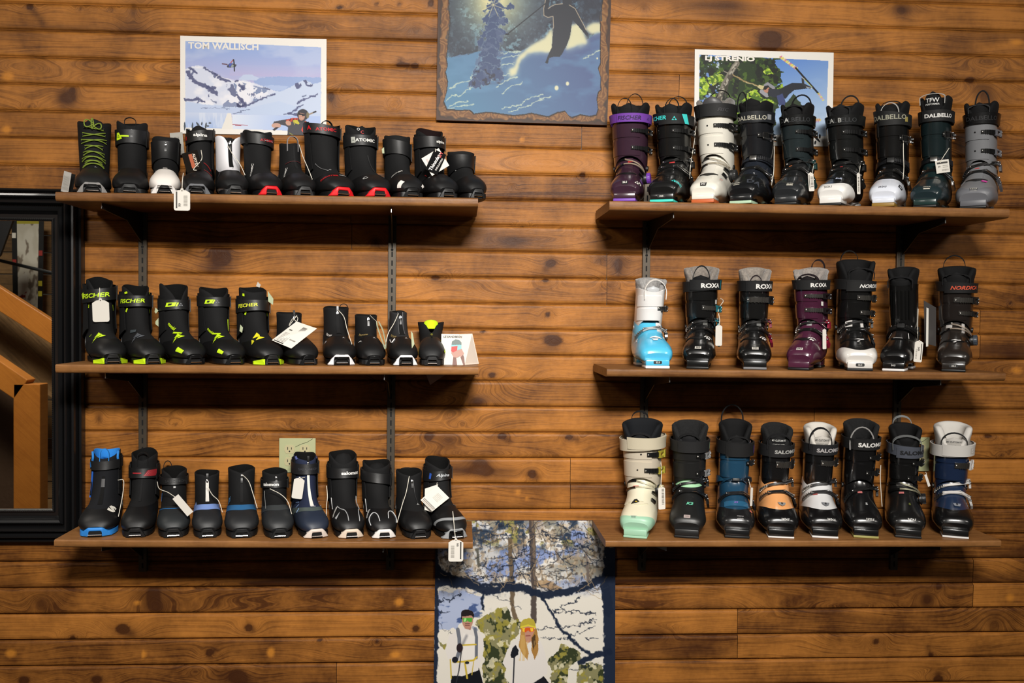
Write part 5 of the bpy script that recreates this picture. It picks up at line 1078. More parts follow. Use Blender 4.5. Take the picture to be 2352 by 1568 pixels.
# things standing in the room on the left, seen only in the mirror
def mir(px, py, D):
    """room point whose mirror image stands D metres behind the glass at this pixel"""
    p = at(px, py, -D); return Vector((p.x, 2*YM-p.y, p.z))
def quad_beam(P, Q, w, th, m, name, lab, cat, group=None):
    P, Q = Vector(P), Vector(Q); d = (Q-P).normalized(); s = d.cross(Vector((0, 1, 0))).normalized(); f = s.cross(d)
    b = MB().box((P+Q)/2, (w/2, (Q-P).length/2, th/2), rot=Matrix((s, d, f)).transposed(), bev=.004)
    return prop(b.build(name, m, None, smooth=False), lab, cat, group)
def room_left():
    pine = wood_mat('golden_pine', 'B0702E', '9A5E26', rough=.4); grey = wood_mat('weathered_board', '96754F', '5E4A34', rough=.6)
    def attr(ob, sx, sz, tone):
        n = len(ob.data.vertices); co = np.zeros(n*3); ob.data.vertices.foreach_get('co', co); co = co.reshape(-1, 3)
        a = ob.data.attributes.new('grain', 'FLOAT_VECTOR', 'POINT'); a.data.foreach_set('vector', np.stack([co[:, 2]*sz+co[:, 0]*sx, np.zeros(n), np.full(n, tone)], -1).astype(np.float32).ravel())
    D = 2.6
    # side wall of boards
    mb = MB(); C0 = mir(-40, 560, D+.5); rows = []
    wx0, wx1 = mir(-260, 800, D+.5).x, mir(330, 800, D+.5).x; y = mir(60, 800, D+.5).y; lo, hi = min(wx0, wx1), max(wx0, wx1); V = []; AT = []
    z = -2.0; i = 0
    while z < 1.6:
        hb = (.125, .14, .11, .15)[i % 4]; mb.box(((lo+hi)/2, y-.02, z+hb/2), ((hi-lo)/2, .02, hb/2-.003), bev=.004); AT += [(0, 0, (.25, .7, .45, .85, .1)[i % 5])]*(len(mb.v)-len(AT)); z += hb; i += 1
    ob = mb.build('wall_left', grey, None, smooth=False); co = np.array(mb.v); a = ob.data.attributes.new('grain', 'FLOAT_VECTOR', 'POINT'); tn = np.array(AT); a.data.foreach_set('vector', np.stack([co[:, 2]*40, np.clip(tn[:, 2]-.75, 0, 1), tn[:, 2]], -1).astype(np.float32).ravel()); ob['kind'] = 'structure'
    # sloping stair rails and post
    root = empty('stair_railing', mir(71, 1420, D-.9)); rl = Vector(root.location)
    def beam(px0, py0, px1, py1, wpx, D_, th, name, mm, tone=.4):
        P, Q = mir(px0, py0, D_), mir(px1, py1, D_); w = wpx*(DIST+D_)/FPX; d = (Q-P).normalized(); s_ = d.cross(Vector((0, 1, 0))).normalized(); f = s_.cross(d)
        o = MB().box((P+Q)/2-rl, (w/2, (Q-P).length/2, th/2), rot=Matrix((s_, d, f)).transposed(), bev=.004).build(name, mm, root, smooth=False); attr(o, 30, 30, tone); return o
    beam(-220, 545, 240, 836, 46, D-.5, .05, 'top_rail', pine); beam(-160, 668, 250, 932, 105, D-.2, .03, 'side_board', grey)
    beam(-160, 745, 58, 893, 52, D-.9, .09, 'lower_rail', pine, .2); beam(71, 880, 71, 1420, 58, D-.9, .09, 'newel_post', pine)
    v = [mir(-120, 790, D-.65)-rl, mir(44, 905, D-.65)-rl, mir(44, 1420, D-.65)-rl, mir(-120, 1420, D-.65)-rl]
    MB().prism(v, (0, .02, 0)).build('infill_panel', mat('rough_panel', '3E2A18', .7, bump=1.0, bscale=26), root, smooth=False)
    prop(root, 'golden timber stair railing with sloping rails and post, seen in the mirror', 'stair railing')
    P, Q = mir(-160, 560, D), mir(260, 660, D); prop(MB().tube([P, Q], .010, n=12).build('metal_rail', shell('1A1E20'), None), 'thin black metal tube rail seen in the mirror', 'rail')
    # snowboard on the wall
    c0, c1 = mir(33, 500, D+.35), mir(96, 500, D+.35); c2, c3 = mir(92, 790, D+.35), mir(38, 790, D+.35); sb = empty('snowboard', (c0+c1)/2)
    cv = Cv(260, 1200, 5, 'D6D2C4'); cv.speck(np.ones(cv.X.shape), 'F0EEE4', .5, .006, 3, .6, .6, .1); cv.speck(np.ones(cv.X.shape), '77695C', .60, .014, 5, .8, .5, .06); cv.mix((cv.Y < 60)*1.0, 'B8B040')
    cv.speck((cv.Y > 560)*(cv.Y < 960)*1.0, '8C8478', .5, .008, 8, .8, .7, .08); cv.poly([(150, 520), (230, 560), (235, 900), (190, 960), (120, 700)], 'DAD6CC', 1, 20, 3, .02); m_ = cv.inside([(150, 700), (240, 760), (235, 880), (160, 860)], 10, 3).astype(float); cv.speck(m_, '8E2A2A', .42, .04, 9, .95, 1, .05)
    cv.poly([(130, 980), (240, 980), (240, 1200), (150, 1200)], '2F5FA8'); cv.speck((cv.Y > 1000)*(cv.X < 130)*1.0, '9A9A9E', .45, .01, 12, .8, .6, .1)
    o_ = Vector(sb.location); pic = cv.build('deck', [Vector(p)-o_ for p in (c1, c0, c3, c2)][::1], .002, sb)
    pc = cv  # edge strips with coloured squares
    mb = MB(); f = lambda a, b, q: a+(b-a)*q
    for A_, B_ in ((c0, c3), (c1, c2)):
        P_ = [Vector(A_)-o_, Vector(B_)-o_]; mb.ribbon([P_[0]+Vector((0, .004, 0)), P_[1]+Vector((0, .004, 0))], (1, 0, 0), .03, .004)
    mb.build('edge', satin('17181A'), sb, smooth=False)
    for i, (q, s_) in enumerate(((.14, 0), (.35, 0), (.52, 1), (.68, 0), (.28, 1), (.60, 1), (.8, 1), (.9, 1))):
        A_, B_ = ((c0, c3), (c1, c2))[s_]; p = Vector(A_)+(Vector(B_)-Vector(A_))*q-o_; MB().box(p+Vector((0, .009, 0)), (.011, .002, .016)).build('edge_patch', ink(('E8E6DE', 'D8CC3A', '9A2A24')[(i*2) % 3]), sb, smooth=False)
    prop(sb, 'white snowboard with faded graphics on the boards, seen in the mirror', 'snowboard')
    # dark slanted banner at the top left of the reflection
    v = [mir(-60, 470, D-.3), mir(42, 470, D-.3), mir(0, 586, D-.3), mir(-60, 640, D-.3)]
    prop(MB().prism(v, (0, -.02, 0)).build('dark_banner', satin('15161A'), None, smooth=False), 'slanted black sign at the top left of the mirror view', 'sign')
room_left()

# ------------------------------------------------------------------ power outlets
def outlet(px0, py0, px1, py1, lab, grp):
    a, b = at(px0, py0, .006), at(px1, py1, .006); c = (a+b)/2; hw, hh = abs(b.x-a.x)/2, abs(a.z-b.z)/2
    root = empty('wall_outlet', (c.x, -.0005, c.z)); MB().box((0, -.003, 0), (hw, .003, hh), bev=.0016).build('cover_plate', satin('A9AC84'), root, smooth=False)
    iv = satin('B4AC86'); dk = mat('cavity', '0A0806', .8)
    for sx in (-1, 1):
        for sz in (-1, 1):
            x, z = sx*hw*.42, sz*hh*.36; r = MB(); P = [(x+.0165*math.cos(q)*1.0, -.006, z+max(-.0135, min(.0135, .0175*math.sin(q)))) for q in np.linspace(0, 2*math.pi, 29)[:-1]]; r.prism(P, (0, -.0014, 0)); ro = r.build('receptacle', iv, root, smooth=False)
            s = MB(); s.box((x-.006, -.0076, z+.003), (.0011, .0004, .0042)); s.box((x+.006, -.0076, z+.003), (.0011, .0004, .0036)); s.disc((x, -.0076, z-.0065), (0, 1, 0), .0026, .0008, n=10); s.build('slots', dk, ro, smooth=False)
        MB().disc((sx*hw*.42, -.0062, 0), (0, 1, 0), .0028, .0012, n=12).build('screw', iv, root)
    MB().tube([(hw*.85, -.0068, hh*.98), (hw*.55, -.0068, hh*.78), (hw*.2, -.0068, hh*.66), (-hw*.1, -.0068, hh*.50)], .0005, n=5).build('hairline_crack', dk, root)
    return prop(root, lab, 'outlet', grp)
outlet(641, 1006, 724.5, 1085, 'pale green four socket wall outlet behind the navy boot with white zip', 'wall outlets')
outlet(2068, 1004, 2134, 1082, 'pale green wall outlet mostly hidden behind the grey strapped black ski boot', 'wall outlets')
# ------------------------------------------------------------------ cross-country boots
LIME = 'C8EC1E'; RED = 'C4161C'
GRP = {'L1': 'cross-country boots on the top left shelf', 'L2': 'cross-country boots on the middle left shelf', 'L3': 'cross-country boots on the bottom left shelf', 'R1': 'ski boots on the top right shelf', 'R2': 'ski boots on the middle right shelf', 'R3': 'ski boots on the bottom right shelf'}
def N_(k, x, xt, yt, w, wt, label, yb=None, **kw):
    sp = dict(x=x, xt=xt, yt=yt, w=w, wt=wt, label=label, group=GRP[k], zs=shelf_z(k), zb=shelf_z(k), k=k, tilt=shelf_tilt(k), yb=yb or {'L1': 447, 'L2': 838, 'L3': 1234}[k]); sp.update(kw); sp['d'] = kw.get('d', .268 if k != 'L3' else .262); return nordic(sp)
B_ = dict(bold=.03)
FISCH = lambda c, a=-34, rot=0, size=.016: ('FISCHER', a, size, c, dict(bold=.02, shear=.25, rot=rot))
# top left row
N_('L1', 212, 220, 285, 88, 80, 'tall black lace-up boot with lime laces and silver toe, leftmost on the top shelf', laces='76892B', collar=(.0, .02, .03), tongue=('18191B', .012, .032, .02), bumper=('arch', '8E8C8A'), toecap='171819', cap=(.62, .42), marks=[('s', PEAK, .60, 6, .010, 'C8C8C8')], cuff='141414')
N_('L1', 297.5, 306, 286, 88, 74, 'black boot with lime wedge on its strap, second from left on the top shelf', strap=(.14, .07, 0, '121213', .006), sshape=[([(-.5, -.5), (.5, -.42), (.1, .5), (-.3, .5)], -50, .022, LIME, 4), ('rect', -26, (.024, .0048), LIME, -3), (TRI3, -52, .009, '101010', 0)], bumper=('dark', '1B1B1C'), puller=('3A3A3A', -.02, False), loop=('111112', False, .012, .016, -.004), collar=(-.01, .03, .02), marks=[('s', PEAK, .66, -40, .007, 'C8C8C8')], cap=(.60, .42))
N_('L1', 378, 383, 317, 77, 66, 'black and white toed boot with wide plain ankle strap under the mountain poster', toecap='E3DDD6', cap=(.62, .50), strap=(.20, .13, 0, '111112', .0045), bumper=('arch', 'E2DEDA'), puller=('2A2A2A', .02, False), sole='D8D4CE', collar=(.01, 0, .01), marks=[('r', .60, 0, .012, .005, 'D8D2CC'), ('w', 'S', .56, -44, .010, 'D0D0D0', 20)])
N_('L1', 452, 461, 300, 81, 56, 'black boot with silver framed toe and curved white lettered strap', strap=(.08, .06, -.03, '161616', .010), stext=[('alpina', 4, .0125, 'E4E2DE', dict(bold=.03, rot=0)), ('133', -72, .012, RED, dict(bold=.02))], bumper=('arch', '6A6C70'), marks=[('l', [(.42, 20), (.43, 40), (.45, 62)], '9A2020', .0012), ('l', [(.60, 20), (.62, 60)], '7A1818', .0009)], collar=(.05, -.03, .07), cuff='151515', cap=(.66, .50))
N_('L1', 541, 527, 317, 79, 61, 'white boot with thin black front zip and black toe', upper='E4E2E6', lining='202020', zip=('0E0E0F', .02, .50, 9), puller=('151515', -.01, False), cap=(.62, .36), toecap='151516', notch=.09, collar=(-.01, .02, .02), bumper=('dark', '161617'), marks=[('s', PEAK, .57, 2, .008, '222222'), ('w', 'ATOMIC', .55, -62, .009, '8A8A90', 65)])
N_('L1', 624, 596, 306, 80, 70, 'black boot with red block lettering on its strap and red toe', strap=(.10, .062, .02, '131314', .007), stext=[('ATOMIC', 26, .0085, 'A8222A', dict(bold=.03))], sshape=[('rect', 34, (.030, .0022), 'A8A8A8', 0)], bumper=('full', 'D0161E'), collar=(.0, .02, .03), marks=[('w', 'ATOMIC', .48, -58, .011, 'DAD8D4', 60, B_)], puller=('222222', -.03, False), keep=(-62, -52))
N_('L1', 701, 670, 332, 80, 50, 'low black boot with grey fabric pull tab and grey rimmed toe', loop=('8A8789', False, .016, .016, -.002), collar=(.0, 0, .0), bumper=('dark', '2E2E2F'), marks=[('w', 'ATOMIC', .52, -56, .011, 'DAD8D4', 66, B_), ('l', [(.34, -50), (.32, 0), (.34, 46)], '5A2022', .0008)], zip=('1C1C1D', .05, .5, 5))
N_('L1', 789, 745, 300, 92, 74, 'tall black boot with red lettered loose strap and red toe beneath the poster corner', strap=(.02, .055, .02, '151516', .011), stext=[('ATOMIC', -6, .0105, 'B8222A', dict(bold=.03)), ('A', -64, .013, RED, dict(bold=.03))], bumper=('full', 'D0161E'), loop=('101011', False, .020, .018, 0), collar=(-.04, .05, .08), cuff='141415', marks=[('w', 'S', .58, -18, .012, 'A8A8A8', 90), ('w', 'REDSTER', .80, -36, .010, 'B0161C', -18, B_), ('l', [(.36, -60), (.48, -40), (.58, -22)], '8A8A8C', .0007), ('r', .80, 10, .020, .004, 'C0C0C0', -4)], cap=(.70, .52))
N_('L1', 873, 832, 300, 88, 74, 'black boot with white block lettered strap and red toe bumper', strap=(.13, .058, .0, '141415', .008), stext=[('ATOMIC', -2, .0105, 'DAD8D2', dict(bold=.03))], sshape=[('rect', -46, (.012, .019), 'A6A8A0', 0), (PEAK, -46, .009, '1A1A1A', 0)], bumper=('full', 'D0161E'), tongue=('131314', .010, .024, .02), collar=(-.06, .05, .06), cuff='141415', marks=[('l', [(.3, 4), (.45, 7), (.60, 10)], '2A2A2B', .0012), ('w', 'C', .82, -44, .016, 'A8A8A6', 0, B_), ('w', 'O', .01, -26, .008, 'D0D0D0'), ('w', 'C', .04, -12, .010, RED)])
N_('L1', 948, 915, 314, 82, 63, 'black boot with white wedges beside its glossy toe and angled ankle strap', strap=(.16, .085, .03, '131314', .0055), bumper=('gloss', '0D0D0E'), marks=[('w', 'FISCHER', .56, -40, .0085, 'D8D6D0', -4, dict(bold=.03, shear=.3)), ('r', .93, -60, .024, .014, 'DCD8D2', 24), ('r', .95, 66, .008, .012, 'DCD8D2')], collar=(0, .01, .02), cap=(.68, .5))
N_('L1', 1030, 989, 306, 80, 65, 'black boot with red inner heel tab, white lettered strap and hang tags', strap=(.12, .062, .0, '151516', .009), stext=[('alpina', 26, .0115, 'E0DED8', dict(bold=.03))], bumper=('dark', '1C1C1D'), marks=[('w', 'N', .64, -46, .012, '8A8A88', 30), ('l', [(.5, -60), (.55, -56)], '9A2020', .0014)], collar=(-.08, .03, .07), cuff='151516', lining='160808', cap=(.66, .5))
N_('L1', 1098, 1061, 350, 69, 66, 'small plain black boot overhanging the right end of the top left shelf', strap=(.22, .14, 0, '101011', .004), bumper=('dark', '161617'), tongue=('0E0E0F', -.002, .026, .02), collar=(.0, .0, .03), marks=[('s', PEAK, .36, -56, .008, 'B8B8B8')], yb=452, s=.93)
# middle left row
fl = lambda t=.62, a=-36, sz=.044, c=LIME, r=-8: ('s', [[(-.5, -.55), (-.30, -.18), (-.12, -.02), (-.05, -.12), (-.36, -.40)], [(-.24, .04), (.06, .5), (.16, .30), (.30, .12), (-.02, -.02)], [(-.02, -.16), (.28, .06), (.50, -.08), (.10, -.22)]], t, a, sz, c, r)
W5 = [(-.5, -.55), (0, .5), (.5, -.1)]
N_('L2', 259.6, 238, 652, 92, 62, 'black boot with lime flashes and blank white tag, leftmost on the middle shelf', strap=(.10, .062, -.02, '131314', .013), stext=[FISCH(LIME, -36, 8, .0135)], sshape=[('rect', -84, (.016, .016), LIME, 30)], bumper=('wings', LIME), marks=[fl(), ('w', 'RCS', .50, -66, .006, LIME, 0), ('r', .20, -70, .004, .016, LIME, -12), ('r', .22, 60, .004, .018, LIME, 14)], collar=(-.12, .05, .06), cuff='121213', lining='0C0C0C')
N_('L2', 352, 321, 666, 90, 62, 'black boot with lime lettered strap and grey side emblem behind a rail', strap=(.12, .062, 0, '131314', .012), stext=[FISCH(LIME, -38, 3, .0125)], bumper=('wings', LIME), marks=[fl(c='4E5258', t=.62), ('r', .47, -44, .024, .010, '3E464A', -24), ('r', .21, -64, .006, .014, LIME, -30), ('r', .22, 64, .005, .014, LIME, 14), ('r', .03, -62, .012, .006, LIME, 20), ('r', .03, 62, .008, .006, LIME, -20)], collar=(-.08, .05, .05), cuff='121213')
N_('L2', 449, 409, 662, 92, 66, 'black boot with two humped collar, lime outlined strap block and lime combi lettering', strap=(.17, .052, 0, '151516', .007), sshape=[('rect', -36, (.026, .012), LIME, 4, .5), ('rect', -38, (.010, .006), '151516', 4, .5), ('rect', -11, (.0035, .013), LIME, -24), (TRI3, 2, .010, '7A7C80', 0)], bumper=('gloss', '0E0E0F'), puller=('2A2A2A', .02, False), marks=[fl(sz=.040), ('r', .90, -68, .012, .026, LIME, 8), ('w', 'combi', .40, -44, .011, LIME, -60, B_), ('r', .53, -30, .030, .0065, LIME, -40)], notch=.08, collar=(-.05, .05, .03), cuff='121213')
N_('L2', 540, 499, 670, 90, 68, 'black boot with lime strap block and lime side panel, fourth from left', strap=(.11, .055, .0, '151516', .008), sshape=[('rect', -40, (.020, .012), LIME, 4, .5), ('rect', -41, (.007, .006), '151516', 4, .5), ('rect', -22, (.0035, .013), LIME, -24), (TRI3, -8, .010, '6A6C70', 0)], bumper=('gloss', '0E0E0F'), puller=('8A8A8A', -.04, False), marks=[fl(sz=.040), ('r', .92, -70, .010, .020, LIME, 8), ('w', 'combi', .44, -52, .010, LIME, -60, B_), ('r', .53, -34, .030, .0065, LIME, -40), ('p', .28, .52, 72, 96, .0035, LIME)], notch=.06, collar=(-.04, .05, .04), cuff='121213')
N_('L2', 626, 587, 664, 88, 66, 'black boot with yellow sail emblem and open round collar, middle of the shelf', strap=(.17, .058, 0, '151516', .011), stext=[FISCH('E0E43A', -46, 4, .011)], bumper=('wings', LIME), marks=[('s', [[(-.5, -.55), (-.33, .0), (-.22, -.15), (-.22, -.4)], [(-.22, .08), (.12, .5), (.22, .12), (.2, -.02)], [(-.1, -.35), (.16, .0), (.4, -.28)]], .62, -32, .050, 'E4DC2A', 0), ('r', .56, 44, .008, .014, 'D8DC2A', 20), ('r', .24, -58, .006, .012, LIME, -30), ('r', .25, 60, .005, .012, LIME, 14), ('r', .06, -62, .008, .008, LIME)], collar=(-.02, .01, .02), cuff='121213')
N_('L2', 709, 669, 718, 82, 60, 'low black boot almost covered by a large white information card', bumper=('gloss', '0E0E0F'), puller=('2C2C2C', .0, True), marks=[('s', PEAK, .68, 8, .008, 'B0B0B0')], collar=(0, 0, .01), cap=(.60, .46))
N_('L2', 785.5, 773, 705, 82, 62, 'black boot with white arched toe and grey zip pull, beside the large card', bumper=('arch', 'E8E4E6'), puller=('8A8A8C', .0, True), zip=('1A1A1B', .0, .5, 7), marks=[('w', 'FISCHER', .50, -46, .009, 'E4E0DC', -50, dict(bold=.03)), ('s', [[(-.5, -.5), (-.3, .5), (-.1, -.1), (.3, -.4)]], .60, -60, .022, 'B8B8BC', 0), ('s', PEAK, .66, 12, .009, 'D0D0D0'), ('l', [(.53, -8), (.52, 2), (.53, 12)], '050505', .0016)], collar=(0, 0, .01), loop=('141414', True, .01, .012, .028), cap=(.60, .5))
N_('L2', 860, 842, 723, 72, 54, 'small black boot with gold side lettering and curled lime card on its right', bumper=('gloss', '0E0E0F'), puller=('8A8A8A', .0, False), marks=[('w', 'FISCHER', .50, -36, .009, 'A08A58', -38, B_), ('s', PEAK, .66, 10, .009, 'D0D0D0'), ('l', [(.62, -64), (.66, -48)], 'D8D4D0', .0013)], collar=(0, 0, .01), s=.94, cap=(.6, .5))
N_('L2', 933, 916, 715, 73, 42, 'dark grey heathered boot with white arched toe and wide black zip panel', upper='2C2C2E', zip=('101011', -.02, .54, 11), bumper=('arch', 'ECE8E8'), puller=('4A4A4A', .02, False), marks=[('w', 'FISCHER', .52, -44, .009, 'A08A58', -56, B_), ('l', [(.52, -66), (.66, -56), (.62, -36)], 'DCD8D8', .0016), ('s', PEAK, .66, 10, .010, 'D0D0D0'), ('l', [(0, -14), (.3, -13), (.52, -12)], '6A6A6C', .0007), ('l', [(0, 14), (.3, 13), (.52, 12)], '6A6A6C', .0007)], collar=(0, 0, .01), cuff='161617', s=.95, cap=(.6, .5))
N_('L2', 993, 990, 742, 68, 64, 'small black boot with bright lime tongue and open v front, by the tent card', upper='161617', tongue=(LIME, .010, .022, .012), notch=.34, collar=(-.02, .05, .0), bumper=('dark', '1B1B1C'), toecap='1B1B1C', puller=('1E1E1E', .42, False), marks=[('r', .62, 52, .007, .014, LIME, 0), ('p', .52, .80, -110, -72, .004, LIME), ('r', .85, 80, .010, .02, LIME, 0)], s=.93, cap=(.60, .46))
# bottom left row
BLU = '2E86DA'
N_('L3', 218, 244, 1042, 95, 66, 'black boot with bright blue toe, straps and collar loop, leftmost on the bottom shelf', bumper=('full', BLU), sole=BLU, strap=(.10, .05, -.01, '1A1A1B', .008), lining=BLU, sshape=[('rect', -70, (.014, .016), BLU, 20)], loop=(BLU, False, .020, .013, 0), zip=('0B0B0C', .22, .62, 6), upper='16171B', marks=[('l', [(-.05, -62), (.02, -60), (.06, -66)], BLU, .0034), ('l', [(-.05, 62), (.02, 60), (.06, 66)], BLU, .0034), ('l', [(.18, -66), (.3, -74), (.42, -80)], '2560C0', .0026), ('w', 'S', .70, 42, .036, 'E0DCD2', -14, dict(bold=.07)), ('r', .30, 0, .009, .026, '3A3A3C', 0)], collar=(-.02, .05, .03), cuff='121214', d=.262)
N_('L3', 310.5, 331, 1044, 82, 63, 'black boot with crimson strap end and crimson lettering, second from left', strap=(.18, .055, 0, '131314', .009), sshape=[('rect', 40, (.034, .019), '8E2028', 0, .5), ('rect', -20, (.022, .0036), '9A2028', 0)], bumper=('dark', '19191A'), tongue=('0C0C0D', .004, .024, .015), loop=('0C0C0D', False, .012, .015, 0), zip=('1A1A1B', .25, .56, 4), collar=(-.02, .03, .05), cuff='121213', cap=(.68, .44))
N_('L3', 398, 401, 1078, 82, 61, 'charcoal boot with thin blue rand line and hanging long white tag', rand=('2E6CA8', .70, .715), strap=(.16, .06, 0, '161617', .007), stext=[('SALOMON', 8, .009, '2A2A2B', dict(bold=.03))], bumper=('dark', '1B1B1C'), toecap='26292B', cap=(.66, .52), notch=.08, collar=(-.02, .02, .02), marks=[('r', .40, -70, .008, .026, '2E6CB0', -6), ('r', .26, 2, .006, .006, 'B0B0B0', 0)], loop=('151515', True, .02, .012, -.02))
N_('L3', 477, 476, 1083, 76, 60, 'black boot with broad white zip stripe and periwinkle blue rand', rand=('7C98D4', .60, .72), zip=('E4E0DA', .12, .52, 7), puller=('151515', .02, True), notch=.03, bumper=('dark', '1C1D1E'), toecap='232426', cap=(.70, .56), marks=[('s', [[(-.4, -.5), (-.1, .5), (.1, 0), (.4, -.2), (.1, -.3)]], .50, -62, .022, '8CA4DC', 0)], s=.93)
N_('L3', 555.5, 555, 1073, 86, 66, 'black boot with denim blue rand and dark zip, fifth from left', rand=('2F6696', .62, .73), zip=('1E1E1F', .05, .55, 5), puller=('1A1A1A', -.01, False), notch=.03, bumper=('dark', '1C1D1E'), toecap='232426', cap=(.71, .57), marks=[('r', .46, -66, .008, .024, '3E78A8', -8), ('w', 'OO', .44, -58, .009, '5A8AB4', 80)])
N_('L3', 643, 632, 1080, 80, 62, 'charcoal boot with white lettered strap below the wall outlet', rand=('3A3E40', .62, .73), strap=(.20, .06, 0, '121213', .006), stext=[('salomon', -28, .0105, 'E4E2DE', dict(bold=.04))], bumper=('dark', '1B1C1D'), toecap='26282A', cap=(.70, .56), puller=('1A1A1A', -.02, False), marks=[('l', [(.30, -66), (.45, -62), (.60, -56)], '8A8A88', .0008)])
N_('L3', 728, 702, 1046, 82, 54, 'navy boot with long white zip, cream toe and blank white tag', upper='232A42', toecap='242C3C', rand=('4E5856', .66, .74), cap=(.74, .58), zip=('E4E0D8', .18, .62, 6), bumper=('full', 'DCCFC4'), strap=(.12, .06, .0, '1B1B1E', .009), stext=[('SALOMON', 0, .008, '34343A', dict(bold=.03))], puller=('1A1A1A', -.06, True), marks=[('r', .00, -62, .010, .010, '6A78B8', 30), ('r', .00, 62, .010, .010, '6A78B8', -30), ('r', .64, 2, .014, .003, 'B8B8BC', 4), ('l', [(.47, -70), (.49, -54)], '8AA8D8', .0008), ('l', [(.54, -72), (.53, -54)], '8AA8D8', .0008), ('l', [(.62, -74), (.59, -56)], '8AA8D8', .0008), ('l', [(.47, 70), (.50, 56)], '8AA8D8', .0008), ('l', [(.56, 72), (.56, 58)], '8AA8D8', .0008)], collar=(-.02, .02, .02), cuff='1A1C26')
N_('L3', 808, 788, 1048, 83, 68, 'black boot with grey piping over the toe and cream bumper, white strap lettering', bumper=('full', 'DCCBB8'), strap=(.16, .058, 0, '131314', .009), stext=[('salomon', 22, .0115, 'E4E2DE', dict(bold=.04))], tongue=('141415', .012, .028, .02), marks=[('l', [(.58, -44), (.66, -30), (.72, -14), (.82, -8), (.92, -8)], 'A8AAAC', .0013), ('l', [(.40, 74), (.62, 56), (.68, 40), (.80, 32), (.92, 34)], 'A8AAAC', .0013), ('l', [(.16, -80), (.36, -78), (.56, -74)], 'B8B8B8', .0013), ('s', [[(-.4, -.1), (.3, .5), (.05, -.1), (-.3, -.5)]], .78, -46, .028, 'B0B2B4', 0), ('w', 'salomon', .66, -62, .011, 'E0DED8', 62, B_)], collar=(-.05, .04, .05), cuff='121213', cap=(.68, .5))
N_('L3', 883.5, 865, 1066, 78, 68, 'black boot with white outlined toe panels and white toe rim', bumper=('full', 'E8E4E0'), strap=(.16, .07, .03, '141415', .008), tongue=('101011', .006, .026, .02), marks=[('l', [(.92, -74), (.80, -62), (.74, -36), (.80, -20), (.92, -16)], 'C4C6C8', .0014), ('l', [(.88, 16), (.76, 20), (.72, 40), (.78, 60), (.90, 66)], 'C4C6C8', .0014), ('l', [(.2, -80), (.4, -78), (.6, -74)], 'B8B8B8', .0013), ('w', 'mon', .68, -66, .012, 'DEDCD8', 66, B_), ('w', 'sal', .58, 72, .009, 'D0CEC8', -60)], collar=(-.02, .05, .03), cuff='121213', cap=(.68, .5))
N_('L3', 965, 940, 1083, 80, 64, 'plain black boot with small white triangle mark and looped white cord', bumper=('dark', '151516'), puller=('1E1E1F', .02, False), notch=.02, marks=[('s', PEAK, .58, 10, .010, 'DEDEDC'), ('w', 'ATOMIC', .52, -58, .010, '7A7A7C', 66), ('l', [(.1, 6), (.35, 9), (.55, 12)], '2A2A2B', .0012)], collar=(0, .03, .02), loop=('1A1A1B', True, .004, .018, 0))
N_('L3', 1049, 1006, 1060, 84, 60, 'black boot with script lettered strap and silver toe, rightmost on the bottom shelf', rand=('8E9092', .86, .905), bumper=('arch', '9A9C9E'), strap=(.14, .062, -.015, '121213', .008), stext=[('Alpina', 0, .0125, 'C8CCD0', dict(bold=.01, shear=.35))], sshape=[('rect', -54, (.007, .019), '2850A8', -14)], collar=(-.05, .03, .05), cuff='121213', marks=[('l', [(.58, 24), (.58, 46)], '5A5A5C', .001)], cap=(.60, .5))
# ------------------------------------------------------------------ alpine ski boots
def A_(k, x, xt, yt, w, wt, label, **kw):
    sp = dict(x=x, xt=xt, yt=yt, w=w, wt=wt, label=label, group=GRP[k], zs=shelf_z(k), zb=shelf_z(k), k=k, tilt=shelf_tilt(k), yb={'R1': 465, 'R2': 850, 'R3': 1234}[k]); sp.update(kw); sp['d'] = kw.get('d', {'R1': .274, 'R2': .272, 'R3': .262}[k]); return alpine(sp)
SZ = 'D8D2C6'; TEAL = '3CC8C4'
def dalb(c): return [('DALBELLO', 2, .0135, c, dict(bold=.02))]
LG = dict(bold=.03)
# top right row
A_('R1', 1434, 1447, 240, 80, 99, 'dark purple ski boot with bright purple cuff strap and purple dial', shell='36202E', cuff='36222F', strap=(1.06, .085, 0, '6E3C9C', .008, .5), stext=[('FISCHER', 2, .0125, '33204A', dict(bold=.02, shear=.2))], sshape=[(TRI3, 60, .009, '4A2A70', 0)], lug='3A2430', tread='6A3CA0', tread_h=.009, boa='6C3AA0', lbuck=[], loops=[('front', .034, .022, '141415', -.012), ('back', .040, .026, '141415', .008)], size=('25.5', '101010', 'D8D4CE'), liner_t=1.42, liner_f=1.14, tongue=dict(c='161617', t=1.36, w=.036), marks=[('s', 'C', TRI3, .93, 46, .012, 'C8C4BC'), ('w', 'C', 'FI', .92, 66, .011, 'C8C4BC', 0, LG), ('r', 'C', .14, 4, .014, .006, 'C0302C', 10)])
A_('R1', 1519.5, 1545, 242, 88, 94, 'black ski boot with turquoise strap bar, turquoise lettering and sole', shell='151515', cuff='161616', strap=(1.06, .095, -.03, '101011', .008), stext=[('SCHER', -32, .0125, TEAL, dict(bold=.03, shear=.2))], sshape=[(TRI3, 14, .013, TEAL, 0), ('rect', 50, (.015, .030), TEAL, 0, -.35)], tread='3CC8B8', tread_h=.008, loops=[('front', .034, .022, '161617', .008), ('back', .032, .030, '161617', 0)], size=('24.5', '0C0C0C', 'E0DCD4', 'lug'), liner_t=1.42, liner_f=1.14, tongue=dict(c='161617', t=1.36, w=.036), hook=True, marks=[('s', 'C', TRI3, .90, 36, .013, TEAL), ('w', 'C', 'FISC', .90, 62, .011, TEAL, 8, LG), ('r', 'C', .15, 2, .016, .006, 'B03030', 6)])
